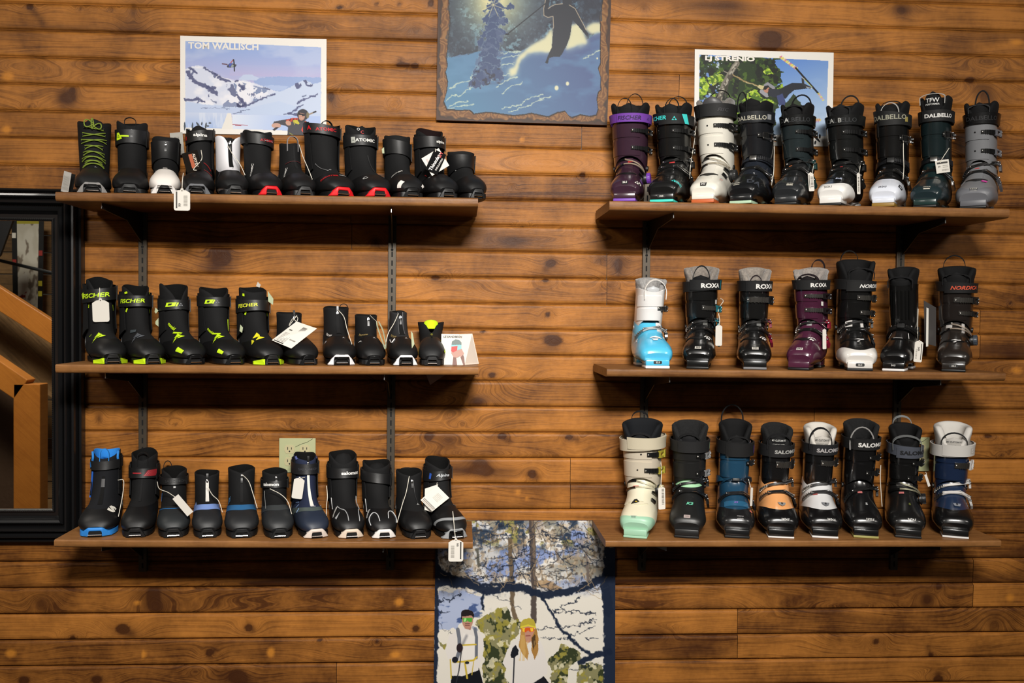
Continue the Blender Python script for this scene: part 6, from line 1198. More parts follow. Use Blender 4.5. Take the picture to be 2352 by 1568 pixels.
A_('R1', 1614, 1640, 232, 86, 98, 'glossy white ski boot with grey fleece liner, black dial and orange sole', shell='DCD8CC', cuff='DAD6CA', flap='DAD6CC', strap=(1.08, .11, .0, '161617', .008), stext=[('FISC', 34, .011, '3A3A3C', dict(bold=.02, shear=.3))], liner='6A6662', fur=1, liner_t=1.34, tongue=dict(c='4A4A4C', t=1.34, w=.036, shiny=1), tread='B85A2C', tread_h=.011, boa='2A2A2A', boa_t=.30, lbuck=[], wirec='9A8E78', loops=[('back', .036, .034, '161617', .0)], size=('24.5', '101010', 'E8E4DC'), gusset='0C0C0C', holes=1, marks=[('l', 'C', [(.70, 56), (.74, 46)], '6A6A6A', .0006), ('l', 'C', [(.74, 60), (.78, 48)], 'C04030', .0006)])
A_('R1', 1701, 1731, 240, 87, 89, 'dark slate ski boot with white strap lettering and pale mint sole', shell='20242C', cuff='18191C', toecap=('131416', .70, .60), strap=(1.02, .10, .0, '1E2024', .006, .45), sag=-.03, stext=dalb('B8B4A4'), sshape=[('rect', 66, (.018, .016), '8A8C90', 0)], tread='A8C4A8', tread_h=.009, liner_t=1.34, liner_f=1.20, tongue=dict(c='111112', t=1.36, w=.042), ubuck=[(.66, .0070, 20)], wire=1, bcol='metal', lbuck=[(.44, -4)], strap_mid=(.12, '1C2028', '15161A'), midmetal=1, loops=[('front', .040, .014, '18181A', -.026)], size=('23/23.5', 'C8C2B4', '3A3A36', .93, -14), marks=[('w', 'C', 'DA', .88, 42, .022, '3A3E46', 10, LG), ('r', 'C', .35, 24, .008, .006, 'A83030', 10)])
A_('R1', 1804, 1826, 243, 84, 88, 'dark teal grey ski boot with a single white letter on the strap', shell='1C1D1E', cuff='222A2C', toecap=('242628', .62, .56), strap=(1.04, .095, .0, '141515', .006, .35), stext=[('D  LBELLO', 6, .0135, '303234', dict(bold=.02)), ('A', -17, .0135, 'C8C8C4', dict(bold=.02))], loops=[('back', .036, .030, '151516', .0, .009, 1), ('front', .012, .030, '1A1A1B', 0, .012)], liner_t=1.42, liner_f=1.14, tongue=dict(c='161617', t=1.36, w=.036), size=('24/24.5', 'C8C2B4', '3A3A36', .93, 8), marks=[('r', 'C', .20, -14, .010, .003, 'B86A3A', 10)], lbcol='1A3A38', rivet=1)
A_('R1', 1907, 1934, 245, 88, 97, 'black ski boot with white lower rim and small white square badge', shell='171818', cuff='171818', toecap=('E2E0DC', .90, .74), lug='E4E2DE', tread='141414', strap=(1.04, .095, .0, '151616', .006, .35), stext=[('D', -30, .0135, '303234', dict(bold=.02)), ('ELLO', 28, .0135, '303234', dict(bold=.02)), ('A', -19, .0135, 'A8A8A4', dict(bold=.02)), ('L', -8, .0135, '303234', dict(bold=.02)), ('B', 2, .0135, 'A8A8A4', dict(bold=.02))], loops=[('back', .034, .028, '1E1F20', .0, .009, 1), ('front', .012, .030, '1E1F20', 0, .009, 1)], liner_t=1.42, liner_f=1.14, tongue=dict(c='161617', t=1.36, w=.036), size=('24/24.5', None, '6A6A66', .955, -6), marks=[('r', 'C', .74, 10, .017, .013, 'A8B0C4', 0), ('w', 'C', 'D', .735, 10, .008, '1A1A1E', 0, LG, .0042), ('r', 'C', .22, 0, .008, .003, 'B03030', 8)], lbuck=[(.18, -10), (.40, -4)])
A_('R1', 2028.5, 2042, 240, 84, 95, 'black ski boot with white toe box and gold tab on its strap', shell='101010', cuff='121212', toecap=('D8DCE6', .70, .60), lug='D8DCE6', tread='8A6A26', tread_h=.011, strap=(1.0, .10, -.05, '121212', .006), stext=[('DALBELLO', 0, .0145, '9A9886', dict(bold=.02))], sshape=[('rect', 56, (.012, .015), '9A8A4A', 0)], loops=[('front', .030, .026, 'B0AEAA', .0), ('back', .012, .028, '18181A', -.012, .012)], liner_t=1.32, ubuck=[(.62, .0070, 30)], wire=1, bcol='metal', lbuck=[(.46, -4)], strap_mid=(.14, '0F0F10', '18181A'), size=('24/24.5', None, '4A4A4E', .94, -2), marks=[('w', 'C', 'D', .86, 68, .018, '16181C', 0, LG)])
A_('R1', 2124, 2142, 228, 88, 90, 'black and dark teal iridescent ski boot with small shop price card', shell='17292A', cuff='142022', toecap=('1E2C30', .66, .58), strap=(.98, .095, .0, '131314', .007), stext=[('DALBELLO', 24, .0120, 'E4E2DE', dict(bold=.03))], tongue=dict(c='141415', t=1.40, w=.036, drop=.012, text=[('TFW', .013, 'D8D8D4'), ('PERFORMER', .0055, 'C8C8C4')]), loops=[('front', .012, .036, 'A8A6A2', .0, .006)], liner_t=1.36, ubuck=[(.66, .0070, 34)], wire=1, bcol='metal', lbuck=[(.44, -4)], strap_mid=(.12, '121416', '15161A'), midmetal=1, size=('27/27.5', 'D0CABC', '5A5A54', .94, 2), marks=[('r', 'C', .40, -44, .030, .003, '3AA0C0', 22), ('r', 'C', .44, -44, .030, .002, '3AA0C0', 30)], lug='1E3432')
A_('R1', 2235, 2243, 240, 98, 95, 'matte grey ski boot with small pink badge, rightmost on the top shelf', shell='77787B', cuff='7A7B7E', gloss=False, toecap=('6A6B70', .95, .70), flap='7C7D80', gusset='222222', lug='606166', tread='141414', strap=(1.06, .10, .0, '101011', .005, .35), stext=[('DALBELLO', 10, .0135, '2A2A2C', dict(bold=.02))], loops=[('back', .044, .020, '1A1A1B', -.004, .009, 1), ('front', .012, .030, '3A3A3C', 0, .008)], liner_t=1.42, liner_f=1.14, tongue=dict(c='161617', t=1.36, w=.036), size=('27/27.5', 'B8B6AE', '3A3A38', .95, 0), holes=1, bcol='6A6B70', lbcol='5A5A5E', marks=[('r', 'C', .72, 22, .015, .012, 'D040A0', -12), ('w', 'C', 'D', .72, 22, .006, 'E0A0D0', -12, LG, .0042), ('r', 'C', .20, -4, .012, .003, 'C83838', 6)])
# middle right row
A_('R2', 1510, 1494, 640, 86, 83, 'child ski boot with sky blue foot and plain white cuff', s=.86, shell='4FB4DA', cuff='E4E2E0', lug='4FB4DA', tread='E4E2E0', tread_h=.008, strap=None, liner='8A8886', fur=1, liner_t=1.38, cuff_top=1.12, dip=.10, tongue=dict(c='B8BABC', t=1.18, w=.034, shiny=1), arch=.34, ubuck=[(.62, .0085, 16)], ladder='metal', bcol='metal', lbuck=[(.34, -8)], lcol='B8B8B6', lladder='metal', lbcol='metal', gusset='E4E2E0', overlap=False, loops=[('front', .040, .034, 'DDD8D2', .006, .008)], size=('22.5', '101010', 'E0E0DC', 'lug'), pivot='C8C8C6', marks=[('p', 'C', .04, .36, 18, 46, .0026, 'DADAD8'), ('s', 'C', [[(-.5, -.1), (-.3, .22), (.0, .36), (.3, .22), (.5, -.12), (.2, .0), (-.2, .02)], [(-.35, -.2), (.2, -.08), (.1, -.4), (-.2, -.42)]], .68, 2, .038, 'E0E4E4', -6), ('s', 'C', [[(-.4, -.5), (-.4, .2), (.1, .5), (.45, .4), (.3, .1), (0, .1), (-.1, -.5)]], .55, -62, .016, 'E0E4E4', 10)])
A_('R2', 1602, 1610, 614, 80, 94, 'black ski boot with fleece liner, turquoise buckles and plain white tag', shell='121212', cuff='131313', strap=(.98, .11, .03, '131314', .008), stext=[('ROXA', 32, .0155, 'E4E2DE', dict(bold=.04))], sshape=[('rect', 74, (.006, .030), '1E8C9C', 0)], liner='7A726A', fur=1, liner_t=1.38, lthick=.016, tongue=dict(c='101011', t=1.2, w=.034), loops=[('front', .048, .026, '14181A', .002, .010)], ubuck=[(.50, .0075, 4)], ladder='metal', bcol='1C6A74', lladder='metal', lbcol='1E7A88', size=('24.5', 'C4C0B8', '3A3A38', .92), marks=[('s', 'C', [[(-.5, -.1), (-.35, .35), (.1, .5), (.5, .2), (.1, .36), (-.28, .25), (-.36, -.1)]], .63, 30, .026, 'E4E2DE', -10), ('w', 'C', 'M', .65, 30, .012, 'E4E2DE', -14, LG), ('p', 'C', .06, .20, 8, 26, .003, '5A5A58'), ('r', 'C', .32, -10, .012, .004, 'B84A3A', 0), ('r', 'U', .64, 62, .010, .013, 'D8D6D0', 0)])
A_('R2', 1734, 1732, 617, 82, 89, 'black ski boot with fleece liner, large silver top buckle and crimson levers', shell='121212', cuff='131313', strap=(1.0, .11, .0, '141415', .006), stext=[('ROXA', 34, .0155, 'E4E2DE', dict(bold=.04))], liner='847C74', fur=1, liner_t=1.38, lthick=.016, tongue=dict(c='3A3836', t=1.12, w=.034), loops=[('front', .034, .020, '2A2224', .002, .010)], ubuck=[(.70, .0100, -26)], ladder='metal', bcol='131313', lladder='metal', lbcol='7A1230', size=('24.5', 'C4C0B8', '3A3A38', .92), tread='6A6A6C', marks=[('s', 'C', [[(-.5, -.1), (-.35, .35), (.1, .5), (.5, .2), (.1, .36), (-.28, .25), (-.36, -.1)]], .63, 30, .026, 'E4E2DE', -10), ('w', 'C', 'M', .65, 30, .012, 'E4E2DE', -14, LG), ('p', 'C', .06, .20, 8, 26, .003, '6A6A68'), ('r', 'C', .32, -10, .012, .004, 'B84A3A', 0)])
A_('R2', 1834, 1856, 618, 82, 92, 'plum purple ski boot with grey fleece liner and silver ladders', shell='4A2036', cuff='431C31', strap=(1.02, .10, .0, '151516', .007), stext=[('ROXA', 42, .0135, 'E4E2DE', dict(bold=.04))], liner='8A827C', fur=1, liner_t=1.36, lthick=.016, tongue=dict(c='151012', t=1.2, w=.034), loops=[('front', .024, .034, '1E1418', .002, .014), ('back', .026, .020, '1E1418', .010, .014)], ubuck=[(.78, .0065, -6), (.48, .0070, -6)], ladder='metal', bcol='1A1416', lladder='metal', lbcol='8A1530', size=('24.5', 'C4C0B8', '3A3A38', .92), marks=[('s', 'C', [[(-.5, -.1), (-.35, .35), (.1, .5), (.5, .2), (.1, .36), (-.28, .25), (-.36, -.1)]], .63, 28, .026, 'E4E2DE', -10), ('w', 'C', 'M', .65, 28, .012, 'E4E2DE', -14, LG), ('p', 'C', .04, .18, -4, 12, .003, '9A9A98'), ('r', 'U', .62, 56, .010, .013, 'D8D6D0', 0)])
A_('R2', 1975, 1963, 598, 90, 103, 'tall black ski boot with white lower rim and white instep flashes', shell='131313', cuff='121212', toecap=('D6D2CC', .93, .66), lug='D6D2CC', strap=(.96, .10, -.02, '131314', .008), stext=[('NORDICA', 42, .012, 'E4E2DE', dict(bold=.03, shear=.3))], tongue=dict(c='141415', t=1.32, w=.036), liner_t=1.46, loops=[('back', .030, .026, '151516', -.012, .010), ('front', .014, .038, '1C1C1D', .010, .008)], ubuck=[(.70, .0080, 0), (.40, .0070, 10)], ladder='metal', bcol='161616', lladder='metal', lbcol='2A2A2C', size=('26.5', '101010', 'C8C4BC', 'lug'), marks=[('p', 'C', .04, .22, -34, -8, .0032, 'CCC8C4'), ('p', 'C', .10, .24, 16, 28, .0032, 'CCC8C4'), ('s', 'C', [[(-.5, .1), (-.1, .3), (.2, .2), (.5, .3), (.5, .1), (.2, 0), (-.2, .1)], [(-.3, -.4), (0, -.1), (.1, -.2), (-.1, -.45)]], .68, 2, .028, 'D8D6D4', 0), ('w', 'C', 'N', .44, -56, .012, 'C8C6C4', -20, LG)])
A_('R2', 2052, 2066, 616, 84, 88, 'black rear-entry ski boot with ribbed front and white toe tread', shell='101010', cuff='121212', tread='E0DEDC', tread_h=.007, strap=None, cuff_top=1.04, arch=.10, cflap=False, overlap=False, liner_t=1.38, liner_f=1.10, tongue=dict(c='131314', t=1.22, w=.038), loops=[('front', .014, .036, '18181A', .0, .012)], ubuck=[], lbuck=[], size=('24.5', None, 'E0DEDA', 'lug', 0), gloss=True, marks=[('p', 'C', .08, .26, -30, 30, .004, '2E2826'), ('p', 'C', .36, .58, -26, 26, .004, '1C1A1A'), ('r', 'C', .46, -34, .003, .030, 'D0CECC', -10), ('r', 'C', .46, 34, .003, .030, 'D0CECC', 10), ('r', 'C', .58, 0, .026, .004, 'D0CECC', 0), ('r', 'C', .16, -46, .003, .022, 'D0CECC', -34), ('r', 'C', .16, 46, .003, .022, 'D0CECC', 34)]+[('p', 'U', .30, .90, a, a+5, .0035, '0B0B0B') for a in (-40, -26, -12, 2, 16, 30)]+[('r', 'C', .16, a, .0012, .018, '8A7A74', 0, .005) for a in (-20, -12, -4, 4, 12, 20)], strap_mid=(.30, '161616', '161616'))
A_('R2', 2190, 2190, 614, 86, 105, 'pearl brown ski boot with orange strap lettering and grey dial', shell='26211E', cuff='221D1B', strap=(1.0, .10, -.02, '111112', .008), stext=[('NORDICA', 24, .0125, 'D0563C', dict(bold=.03, shear=.3))], tongue=dict(c='151516', t=1.30, w=.036), liner_t=1.42, loops=[('back', .036, .032, '161617', -.008, .010), ('front', .014, .040, '1A1A1B', .0, .006)], ubuck=[(.72, .0085, -4), (.44, .0065, 8)], ladder='metal', bcol='1A1A1A', boa='3E444C', boa_t=.34, lbuck=[], wirec='B8A898', size=('24.5', '0E0E0E', 'D8D4CE', 'lug'), marks=[('p', 'C', .04, .20, -32, -8, .0034, 'B8B4B0'), ('p', 'C', .06, .34, 22, 34, .0034, 'B8B4B0'), ('s', 'C', [[(-.5, .1), (-.1, .3), (.2, .2), (.5, .3), (.5, .1), (.2, 0), (-.2, .1)], [(-.3, -.4), (0, -.1), (.1, -.2), (-.1, -.45)]], .66, 2, .028, 'E0DEDC', 0), ('w', 'C', 'N', .42, -56, .010, 'C8C6C4', -30, LG)])
# bottom right row
A_('R3', 1459, 1474, 968, 86, 106, 'cream ski boot with mint toe and sole, yellow buckles and cream dial', shell='DCD6BC', cuff='C6BBA8', gloss=False, toecap=('98C2A6', .92, .84), lug='98C2A6', tread='98C2A6', strap=(.96, .115, .04, 'C8BEA8', .012, .6), strap2='C6BCA4', tongue=dict(c='131416', t=1.18, w=.036), liner='101216', liner_t=1.34, loops=[('back', .022, .026, '141415', -.014, .010), ('front', .016, .034, '1A1A1C', .0, .012)], ubuck=[(.76, .0075, 18), (.44, .0075, 10)], bcol='A89C3A', holes=1, boa='C8BE98', boa_t=.22, boa_a=76, lbuck=[], wirec='C8C0A4', hook=False, size=('|||||||||', 'A8B4A4', '5A605A', .93, -4), overlap=True, flap='DED8C0', gusset='D8D2B8', marks=[('r', 'C', .22, -14, .018, .006, 'C85A54', 6), ('s', 'C', [[(-.5, -.4), (-.2, .4), (.1, .5), (.5, 0), (.1, -.3)]], .62, -6, .024, '181816', 0), ('r', 'C', .625, -4, .006, .004, 'D0B030', 0, .0042)]+[('l', 'U', [(.96+dz-.02, -28), (.94+dz, 10), (.97+dz, 50), (1.0+dz, 80)], c_, .0007) for dz, c_ in ((-.09, '5A9A6A'), (-.05, '8A8270'), (0, '8A8270'), (.05, '8A8270'), (.09, '8A8270'))][:0])
A_('R3', 1577, 1583, 972, 88, 97, 'black ski boot with mint collar below the cuff and mint emblem', shell='1A1A1A', cuff='1B1B1B', gloss=False, collar=('9CCBA0', .17), strap=(.96, .115, .0, '1C1C1D', .008, .6), sshape=[('rect', 80, (.004, .022), '8ABFA0', 0)], liner='121213', fur=1, liner_t=1.36, tongue=dict(c='18181A', t=1.18, w=.032), loops=[('front', .022, .034, '1A1A1B', .0, .012)], ubuck=[(.76, .0070, 22), (.40, .0070, 22)], bcol='8A8A8A', lbcol='1A1A1A', overlap=False, size=('|||||||||', 'B8A8A4', '7A6A68', .92, 0), marks=[('w', 'C', 'K2', .66, 4, .013, '6AC0A0', 0, dict(bold=.04, shear=.3)), ('r', 'C', .36, -22, .018, .007, 'C87A78', 8)])
A_('R3', 1693, 1688, 970, 88, 92, 'petrol blue ski boot with black toe and wide black lilac edged strap', shell='1E4058', cuff='1F435C', toecap=('1B1B1C', .80, .52), lug='161617', strap=(.90, .13, -.02, '131314', .009), sshape=[('rect', 72, (.017, .026), '4A3470', 0), ('rect', 72, (.015, .024), '17161A', 0)], liner='0E0E0F', liner_t=1.36, tongue=dict(c='141415', t=1.16, w=.036), loops=[('back', .046, .034, '161617', -.006, .004, 1), ('front', .014, .032, '1A1A1B', .006, .008)], ubuck=[(.60, .0060, 40)], strap_mid=(.06, '17415C', '15161A'), midmetal=0, bcol='222224', lbuck=[(.46, -4)], lcol='1C1C1D', overlap=False, size=('24.5', 'A8A4A4', '2A2A2A', .93, 6), marks=[('p', 'C', .60, .72, -38, 38, .0045, '2A5C7C'), ('s', 'C', [[(-.5, 0), (-.35, .4), (.35, .4), (.5, 0), (.2, -.4), (-.2, -.4)]], .655, 0, .020, '141318', 0), ('w', 'C', 'K2', .65, 0, .007, '8A6AC0', 0, dict(bold=.04, shear=.3), .0062), ('r', 'C', .78, 50, .010, .008, 'C86A5A', -30)])
A_('R3', 1794, 1783, 978, 92, 88, 'peach orange ski boot with black toe, black cuff and silver ladder', shell='E8A468', cuff='121213', toecap=('101011', .80, .48), lug='121213', tread='DEDCDA', tread_h=.005, strap=(.92, .12, .0, '1C1C1D', .008, .6), stext=[('SALOMON', 32, .0125, 'A8A8A4', dict(bold=.04))], liner='0E0E0F', fur=1, liner_t=1.38, tongue=dict(c='131314', t=1.22, w=.036, text=[('MY CUSTOM FIT', .0060, 'C8C8C4'), ('COMFORT LINER', .0034, '9A9A96')]), loops=[('front', .026, .036, '18181A', .0, .010)], ubuck=[(.62, .0110, -6)], ladder='metal', bcol='151515', lladder='metal', lcol='1A1A1B', overlap=False, size=('24/24.5', None, 'DEDCD8', .955, 8), marks=[('s', 'C', [[(-.5, .3), (.5, .3), (.35, -.2), (0, -.45), (-.35, -.2)]], .66, 6, .024, '8A8A88', 0), ('w', 'C', 'S', .655, 6, .009, '1A1A1A', 0, LG, .0044)])
A_('R3', 1895, 1882, 977, 92, 91, 'white ski boot with black toe, white liner and grey lettered strap', shell='D8D8D8', cuff='131314', toecap=('101011', .80, .48), lug='121213', tread='DEDCDA', tread_h=.006, strap=(.96, .11, .0, '1E1F22', .007, .6), stext=[('SALOMON', 30, .0135, 'B0ACAC', dict(bold=.04))], liner='CDC8C0', liner_t=1.40, lthick=.016, tongue=dict(c='BDB8B0', t=1.24, w=.036, text=[('MY CUSTOM FIT', .0060, '5A5A58'), ('COMFORT LINER', .0034, '8A8A86')]), loops=[('front', .044, .034, '17171A', -.006, .012)], ubuck=[(.66, .0090, -2)], ladder='metal', bcol='151515', lladder='metal', lcol='2A2A2C', overlap=False, size=('24/24.5', None, 'DEDCD8', .955, 14), marks=[('s', 'C', [[(-.5, .3), (.5, .3), (.35, -.2), (0, -.45), (-.35, -.2)]], .66, 6, .024, '7A7C80', 0), ('w', 'C', 'S', .655, 6, .009, '1A1A1A', 0, LG, .0044), ('r', 'C', .40, -16, .014, .005, 'C05A54', 0)])
A_('R3', 1989, 1976, 969, 88, 97, 'all black glossy ski boot with white strap lettering and yellowish tread', shell='121213', cuff='101011', tread='A09A5A', strap=(1.02, .11, .0, '121213', .007), stext=[('SALOMON', 32, .0145, 'E4E2DE', dict(bold=.04))], liner='0D0D0E', fur=1, liner_t=1.40, tongue=dict(c='0C0C0D', t=1.14, w=.034), loops=[('front', .052, .036, '8A8886', -.004, .003, 1)], ubuck=[(.74, .0075, 18), (.42, .0075, 10)], bcol='131313', overlap=False, lbuck=[(.34, -12)], lwire=False, size=('23/23.5', None, 'DEDCD8', .955, 8), marks=[('w', 'C', 'S', .66, 6, .011, 'C8C8C8', 0, LG), ('r', 'C', .36, -4, .013, .008, 'B86A68', 0)])
A_('R3', 2086, 2076, 978, 92, 94, 'black ski boot with slanted slate grey strap, black lettering and dial', shell='171717', cuff='121212', tread='1C1C1D', strap=(.92, .11, -.03, '4A4E58', .008, .6), stext=[('SALOMON', 30, .0140, '1C1D20', dict(bold=.04))], liner='0E0E0F', liner_t=1.38, tongue=dict(c='0E0E0F', t=1.2, w=.036), loops=[('back', .022, .028, '8A8E8E', -.004, .012), ('front', .024, .042, '6A6C6C', .0, .012)], ubuck=[(.66, .0075, 18), (.34, .0075, 4)], bcol='131313', boa='1A1C20', boa_t=.34, lbuck=[], wirec='B0AC90', overlap=False, size=('24/24.5', None, 'DEDCD8', .955, 6), marks=[('w', 'C', 'S', .66, 6, .011, '6A7034', 0, LG), ('r', 'C', .36, -10, .014, .008, 'B86A68', 0), ('p', 'C', .02, .16, -30, 30, .0024, '3A3836')])
A_('R3', 2194.5, 2184, 974, 92, 106, 'navy ski boot with black toe, thick white strap and white buckles', shell='1F2F4A', cuff='1B2944', toecap=('101011', .80, .48), lug='131314', tread='DEDCDA', tread_h=.006, strap=(.94, .12, .02, 'D0CCC6', .012, .6), sshape=[('rect', 52, (.014, .022), 'C0BAB2', 0), ('rect', 88, (.005, .028), '18181A', 0)], stext=[('S', 52, .016, 'D8D4CE', dict(bold=.03))], liner='CCC8C2', liner_t=1.42, lthick=.018, tongue=dict(c='B8B4AE', t=1.20, w=.034, text=[('MY CUSTOM FIT', .0048, '5A5A58'), ('COMFORT LINER', .0040, '5A5A58')]), loops=[('front', .034, .038, '1E1E20', .0, .008)], ubuck=[(.62, .0105, 2)], ladder='metal', bcol='D8D4D0', lladder='metal', lbcol='C8C6C4', lcol='D8D4D0', lwire=False, overlap=False, size=('', None, 'DEDCD8'), marks=[('s', 'C', [[(-.5, .3), (.5, .3), (.35, -.3), (-.35, -.3)]], .67, 6, .022, '8A8E98', 0), ('w', 'C', 'S', .665, 6, .009, '1A1A1A', 0, LG, .0044)])
# ------------------------------------------------------------------ hang tags and cards
PXM = FPX
bpy.context.view_layer.update(); DG = bpy.context.evaluated_depsgraph_get()
def touch(px, py, d, gap=.004):
    """depth at which a thing hanging at this point rests against what is behind it"""
    v = ray(px, py).normalized(); ok, hit, n, i, ob, m = SC.ray_cast(DG, CAMP, v)
    return max(d, -hit.y+gap) if ok and (ob.parent is not None) and -hit.y < .36 else d
def rest(px, py, w, h, d, gap=.003):
    return max([d]+[touch(px+w*a/2, py+h*b/2, d, gap) for a in (-1, -.5, 0, .5, 1) for b in (-1, -.6, -.2, .2, .6, 1)])
def cpath(P, c, n=6):
    Q = [crom(range(len(P)), [tuple(p) for p in P], t) for t in np.linspace(0, len(P)-1, len(P)*n)]
    return [at(x, y, touch(x, y, dd, .0055))-c for x, y, dd in Q]
def tagpts(w, h, kind):
    if kind == 'tag':
        c = w*.28; s_ = w*.14; top = [(-w/2+c*.9, h/2-c*.45), (-w*.10, h/2-c*.40), (-w*.07, h/2), (w*.07, h/2), (w*.10, h/2-c*.40), (w/2-c*.9, h/2-c*.45), (w/2, h/2-c*1.0)]
        r = w*.13; bot = [(w/2, -h/2+r), (w/2-r*.3, -h/2+r*.3), (w/2-r, -h/2), (-w/2+r, -h/2), (-w/2+r*.3, -h/2+r*.3), (-w/2, -h/2+r), (-w/2, h/2-c*1.0)]
        return top+bot
    return [(-w/2, -h/2), (w/2, -h/2), (w/2, h/2), (-w/2, h/2)]
def tag(px, py, w, h, d, label, cat='price tag', name='price_tag', rot=0.0, kind='tag', string=None, printed=None, col=None, turn=0.0, grp='paper tags hanging from the boots', hole=True):
    if cat in ('price tag', 'hang card'): d = rest(px, py, max(w, h)*abs(math.cos(R(rot)))*0+w*abs(math.cos(R(rot)))+h*abs(math.sin(R(rot))), w*abs(math.sin(R(rot)))+h*abs(math.cos(R(rot))), d)
    c = at(px, py, d); k = (DIST-d)/PXM; W, H = w*k, h*k; root = empty(name, c)
    q = R(rot); cq, sq = math.cos(q), math.sin(q); ct, st_ = math.cos(R(turn)), math.sin(R(turn))
    def f(x, z, y=0.0):
        X, Z = x*cq-z*sq, x*sq+z*cq; return Vector((X*ct, y+X*st_, Z))
    mb = MB(); P = [f(x, z, -.0003) for x, z in tagpts(W, H, kind)]; mb.prism(P, (0, .0006, 0)); body = mb.build('card', col or PAPER, root, smooth=False)
    if kind == 'tag' and hole: MB().prism([f(W*.035*math.cos(a), H/2-W*.13+W*.035*math.sin(a), -.0006) for a in np.linspace(0, 2*math.pi, 13)[:-1]], (0, .0001, 0)).build('eyelet', mat('cavity', '2A1A12', .9), body, smooth=False)
    for it in printed or []:
        x, z, ww, hh, cc = it[:5]
        if isinstance(ww, str):
            V, F = text2d(ww, .02); a = R(it[5]) if len(it) > 5 else 0; 
            MB().add([f(x*W+(u*math.cos(a)-v*math.sin(a))*hh*k, z*H+(u*math.sin(a)+v*math.cos(a))*hh*k, -.0006) for u, v in V], F).build('lettering', ink(cc), body, smooth=False, fix=False)
        else: MB().add([f((x+a*ww/2)*W, (z+b*hh/2)*H, -.0006) for a, b in ((-1, -1), (1, -1), (1, 1), (-1, 1))], [(0, 1, 2, 3)]).build('print_block', ink(cc), body, smooth=False, fix=False)
    if string:
        pp = cpath(string, c)
        MB().tube([Vector(p) for p in pp], .0011, n=6).build('string', CORD, root)
    return prop(root, label, cat, grp)
def bars(x0, x1, z0, z1, n, cc='6A655E', vert=True):
    o = []; r = np.random.RandomState(n)
    for i in range(n):
        q = (i+.5)/n
        if vert: o.append((x0+(x1-x0)*q, (z0+z1)/2, (x1-x0)/n*r.uniform(.3, .7), abs(z1-z0), cc))
        else: o.append(((x0+x1)/2, z0+(z1-z0)*q, abs(x1-x0), abs(z1-z0)/n*r.uniform(.3, .7), cc))
    return o
price = [(-.33, -.02, .09, .74, '3A3733'), ('', 0, 0, 0, '')][:1]+[(-.14, -.25, '99', 6, '3A3733', 90)]+bars(.1, .34, -.30, .20, 14, '8A857C', False)
tag(418, 458, 36, 50, .306, 'white price tag hanging over the front edge of the top left shelf', printed=price, string=[(421, 398, .25), (419, 415, .285), (418, 437, .306)])
tag(1047, 1262.5, 34, 54, .306, 'white price tag hanging over the right end of the bottom left shelf', printed=[(.33, -.02, .09, .74, '3A3733'), (.10, .22, '99', 6, '3A3733', -90)]+bars(-.34, -.1, -.35, .2, 14, '8A857C', False), string=[(1040, 1174, .262), (1043, 1205, .285), (1046, 1238, .306)])
tag(231.5, 712, 37, 53, .175, 'blank white tag over the lime strapped boot at the left of the middle shelf', rot=2, string=[(229, 661, .15), (229, 675, .17), (230, 689, .175)])
tag(685, 1120, 24, 50, .165, 'blank white tag on the navy boot with the white zip', rot=-8, string=[(700, 1096, .14), (694, 1097, .155), (690, 1099, .165)])
tag(420, 1160, 52, 17, .20, 'long narrow white tag dangling diagonally over the charcoal boot', rot=-50, kind='tag2', string=[(361, 1106, .12), (366, 1122, .16), (385, 1130, .18), (402, 1141, .20)])
tag(1651, 769, 20, 50, .15, 'blank white tag beside the fleece lined boot with turquoise buckles', rot=0, string=[(1655, 685, .10), (1661, 692, .12), (1650, 710, .14), (1653, 735, .15), (1651, 746, .15)], turn=25)
tag(1893.5, 778, 11, 48, .15, 'narrow edge-on white tag beside the plum purple boot', rot=2, string=[(1889, 745, .13), (1896, 752, .15)], turn=20)
tag(2109.5, 806, 20, 52, .165, 'white price tag hanging beside the rear-entry black boot', rot=-4, printed=[(.33, -.02, .09, .74, '3A3733'), (-.0, .1, '349', 5, '3A3733', -90)]+bars(-.34, -.15, -.35, .1, 10, '8A857C', False), string=[(2109, 709, .13), (2108, 740, .15), (2108, 781, .165)])
tag(2165, 382, 33, 30, .215, 'small white price card on the dark teal boot in the top row', rot=9, printed=[(.0, .28, .78, .14, '3A3733'), (-.25, .0, '39', 4.5, '4A4743'), (.2, .05, .4, .05, '9A958C'), (.2, -.08, .4, .05, '9A958C')]+bars(-.1, .4, -.36, -.22, 12, '8A857C'), kind='card', string=[(2160, 374, .215), (2163, 366, .2), (2180, 340, .14)])
tag(1863, 417, 15, 44, .20, 'white price tag between the two dark boots below the tree poster', rot=6, printed=bars(-.1, .4, -.3, .3, 10, '6A655E', False)+[(-.3, 0, .1, .7, '3A3733')], turn=15, string=[(1869, 377, .14), (1866, 396, .20)])
tag(1972, 421, 11, 50, .20, 'narrow grey white tag beside the boot with white lower rim', rot=3, turn=25, printed=bars(-.2, .2, -.4, .3, 12, '5A554E', False), string=[(1976, 380, .14), (1973, 398, .20)])
tag(1520, 1143, 17, 54, .165, 'white price tag behind the cream dial of the cream and mint boot', rot=2, turn=10, printed=bars(-.0, .35, -.3, .4, 12, '5A554E', False), string=[(1518, 1058, .12), (1519, 1085, .15), (1518, 1118, .165)])
tag(1726, 1140, 8, 44, .17, 'narrow edge-on tag beside the petrol blue boot', rot=-2, turn=30, string=[(1719, 1100, .13), (1724, 1119, .17)])
tag(2130, 1103, 6, 30, .15, 'thin edge-on white card between the slate strapped and navy boots', rot=20, kind='card', string=[(2128, 1088, .14), (2126, 1084, .13)])
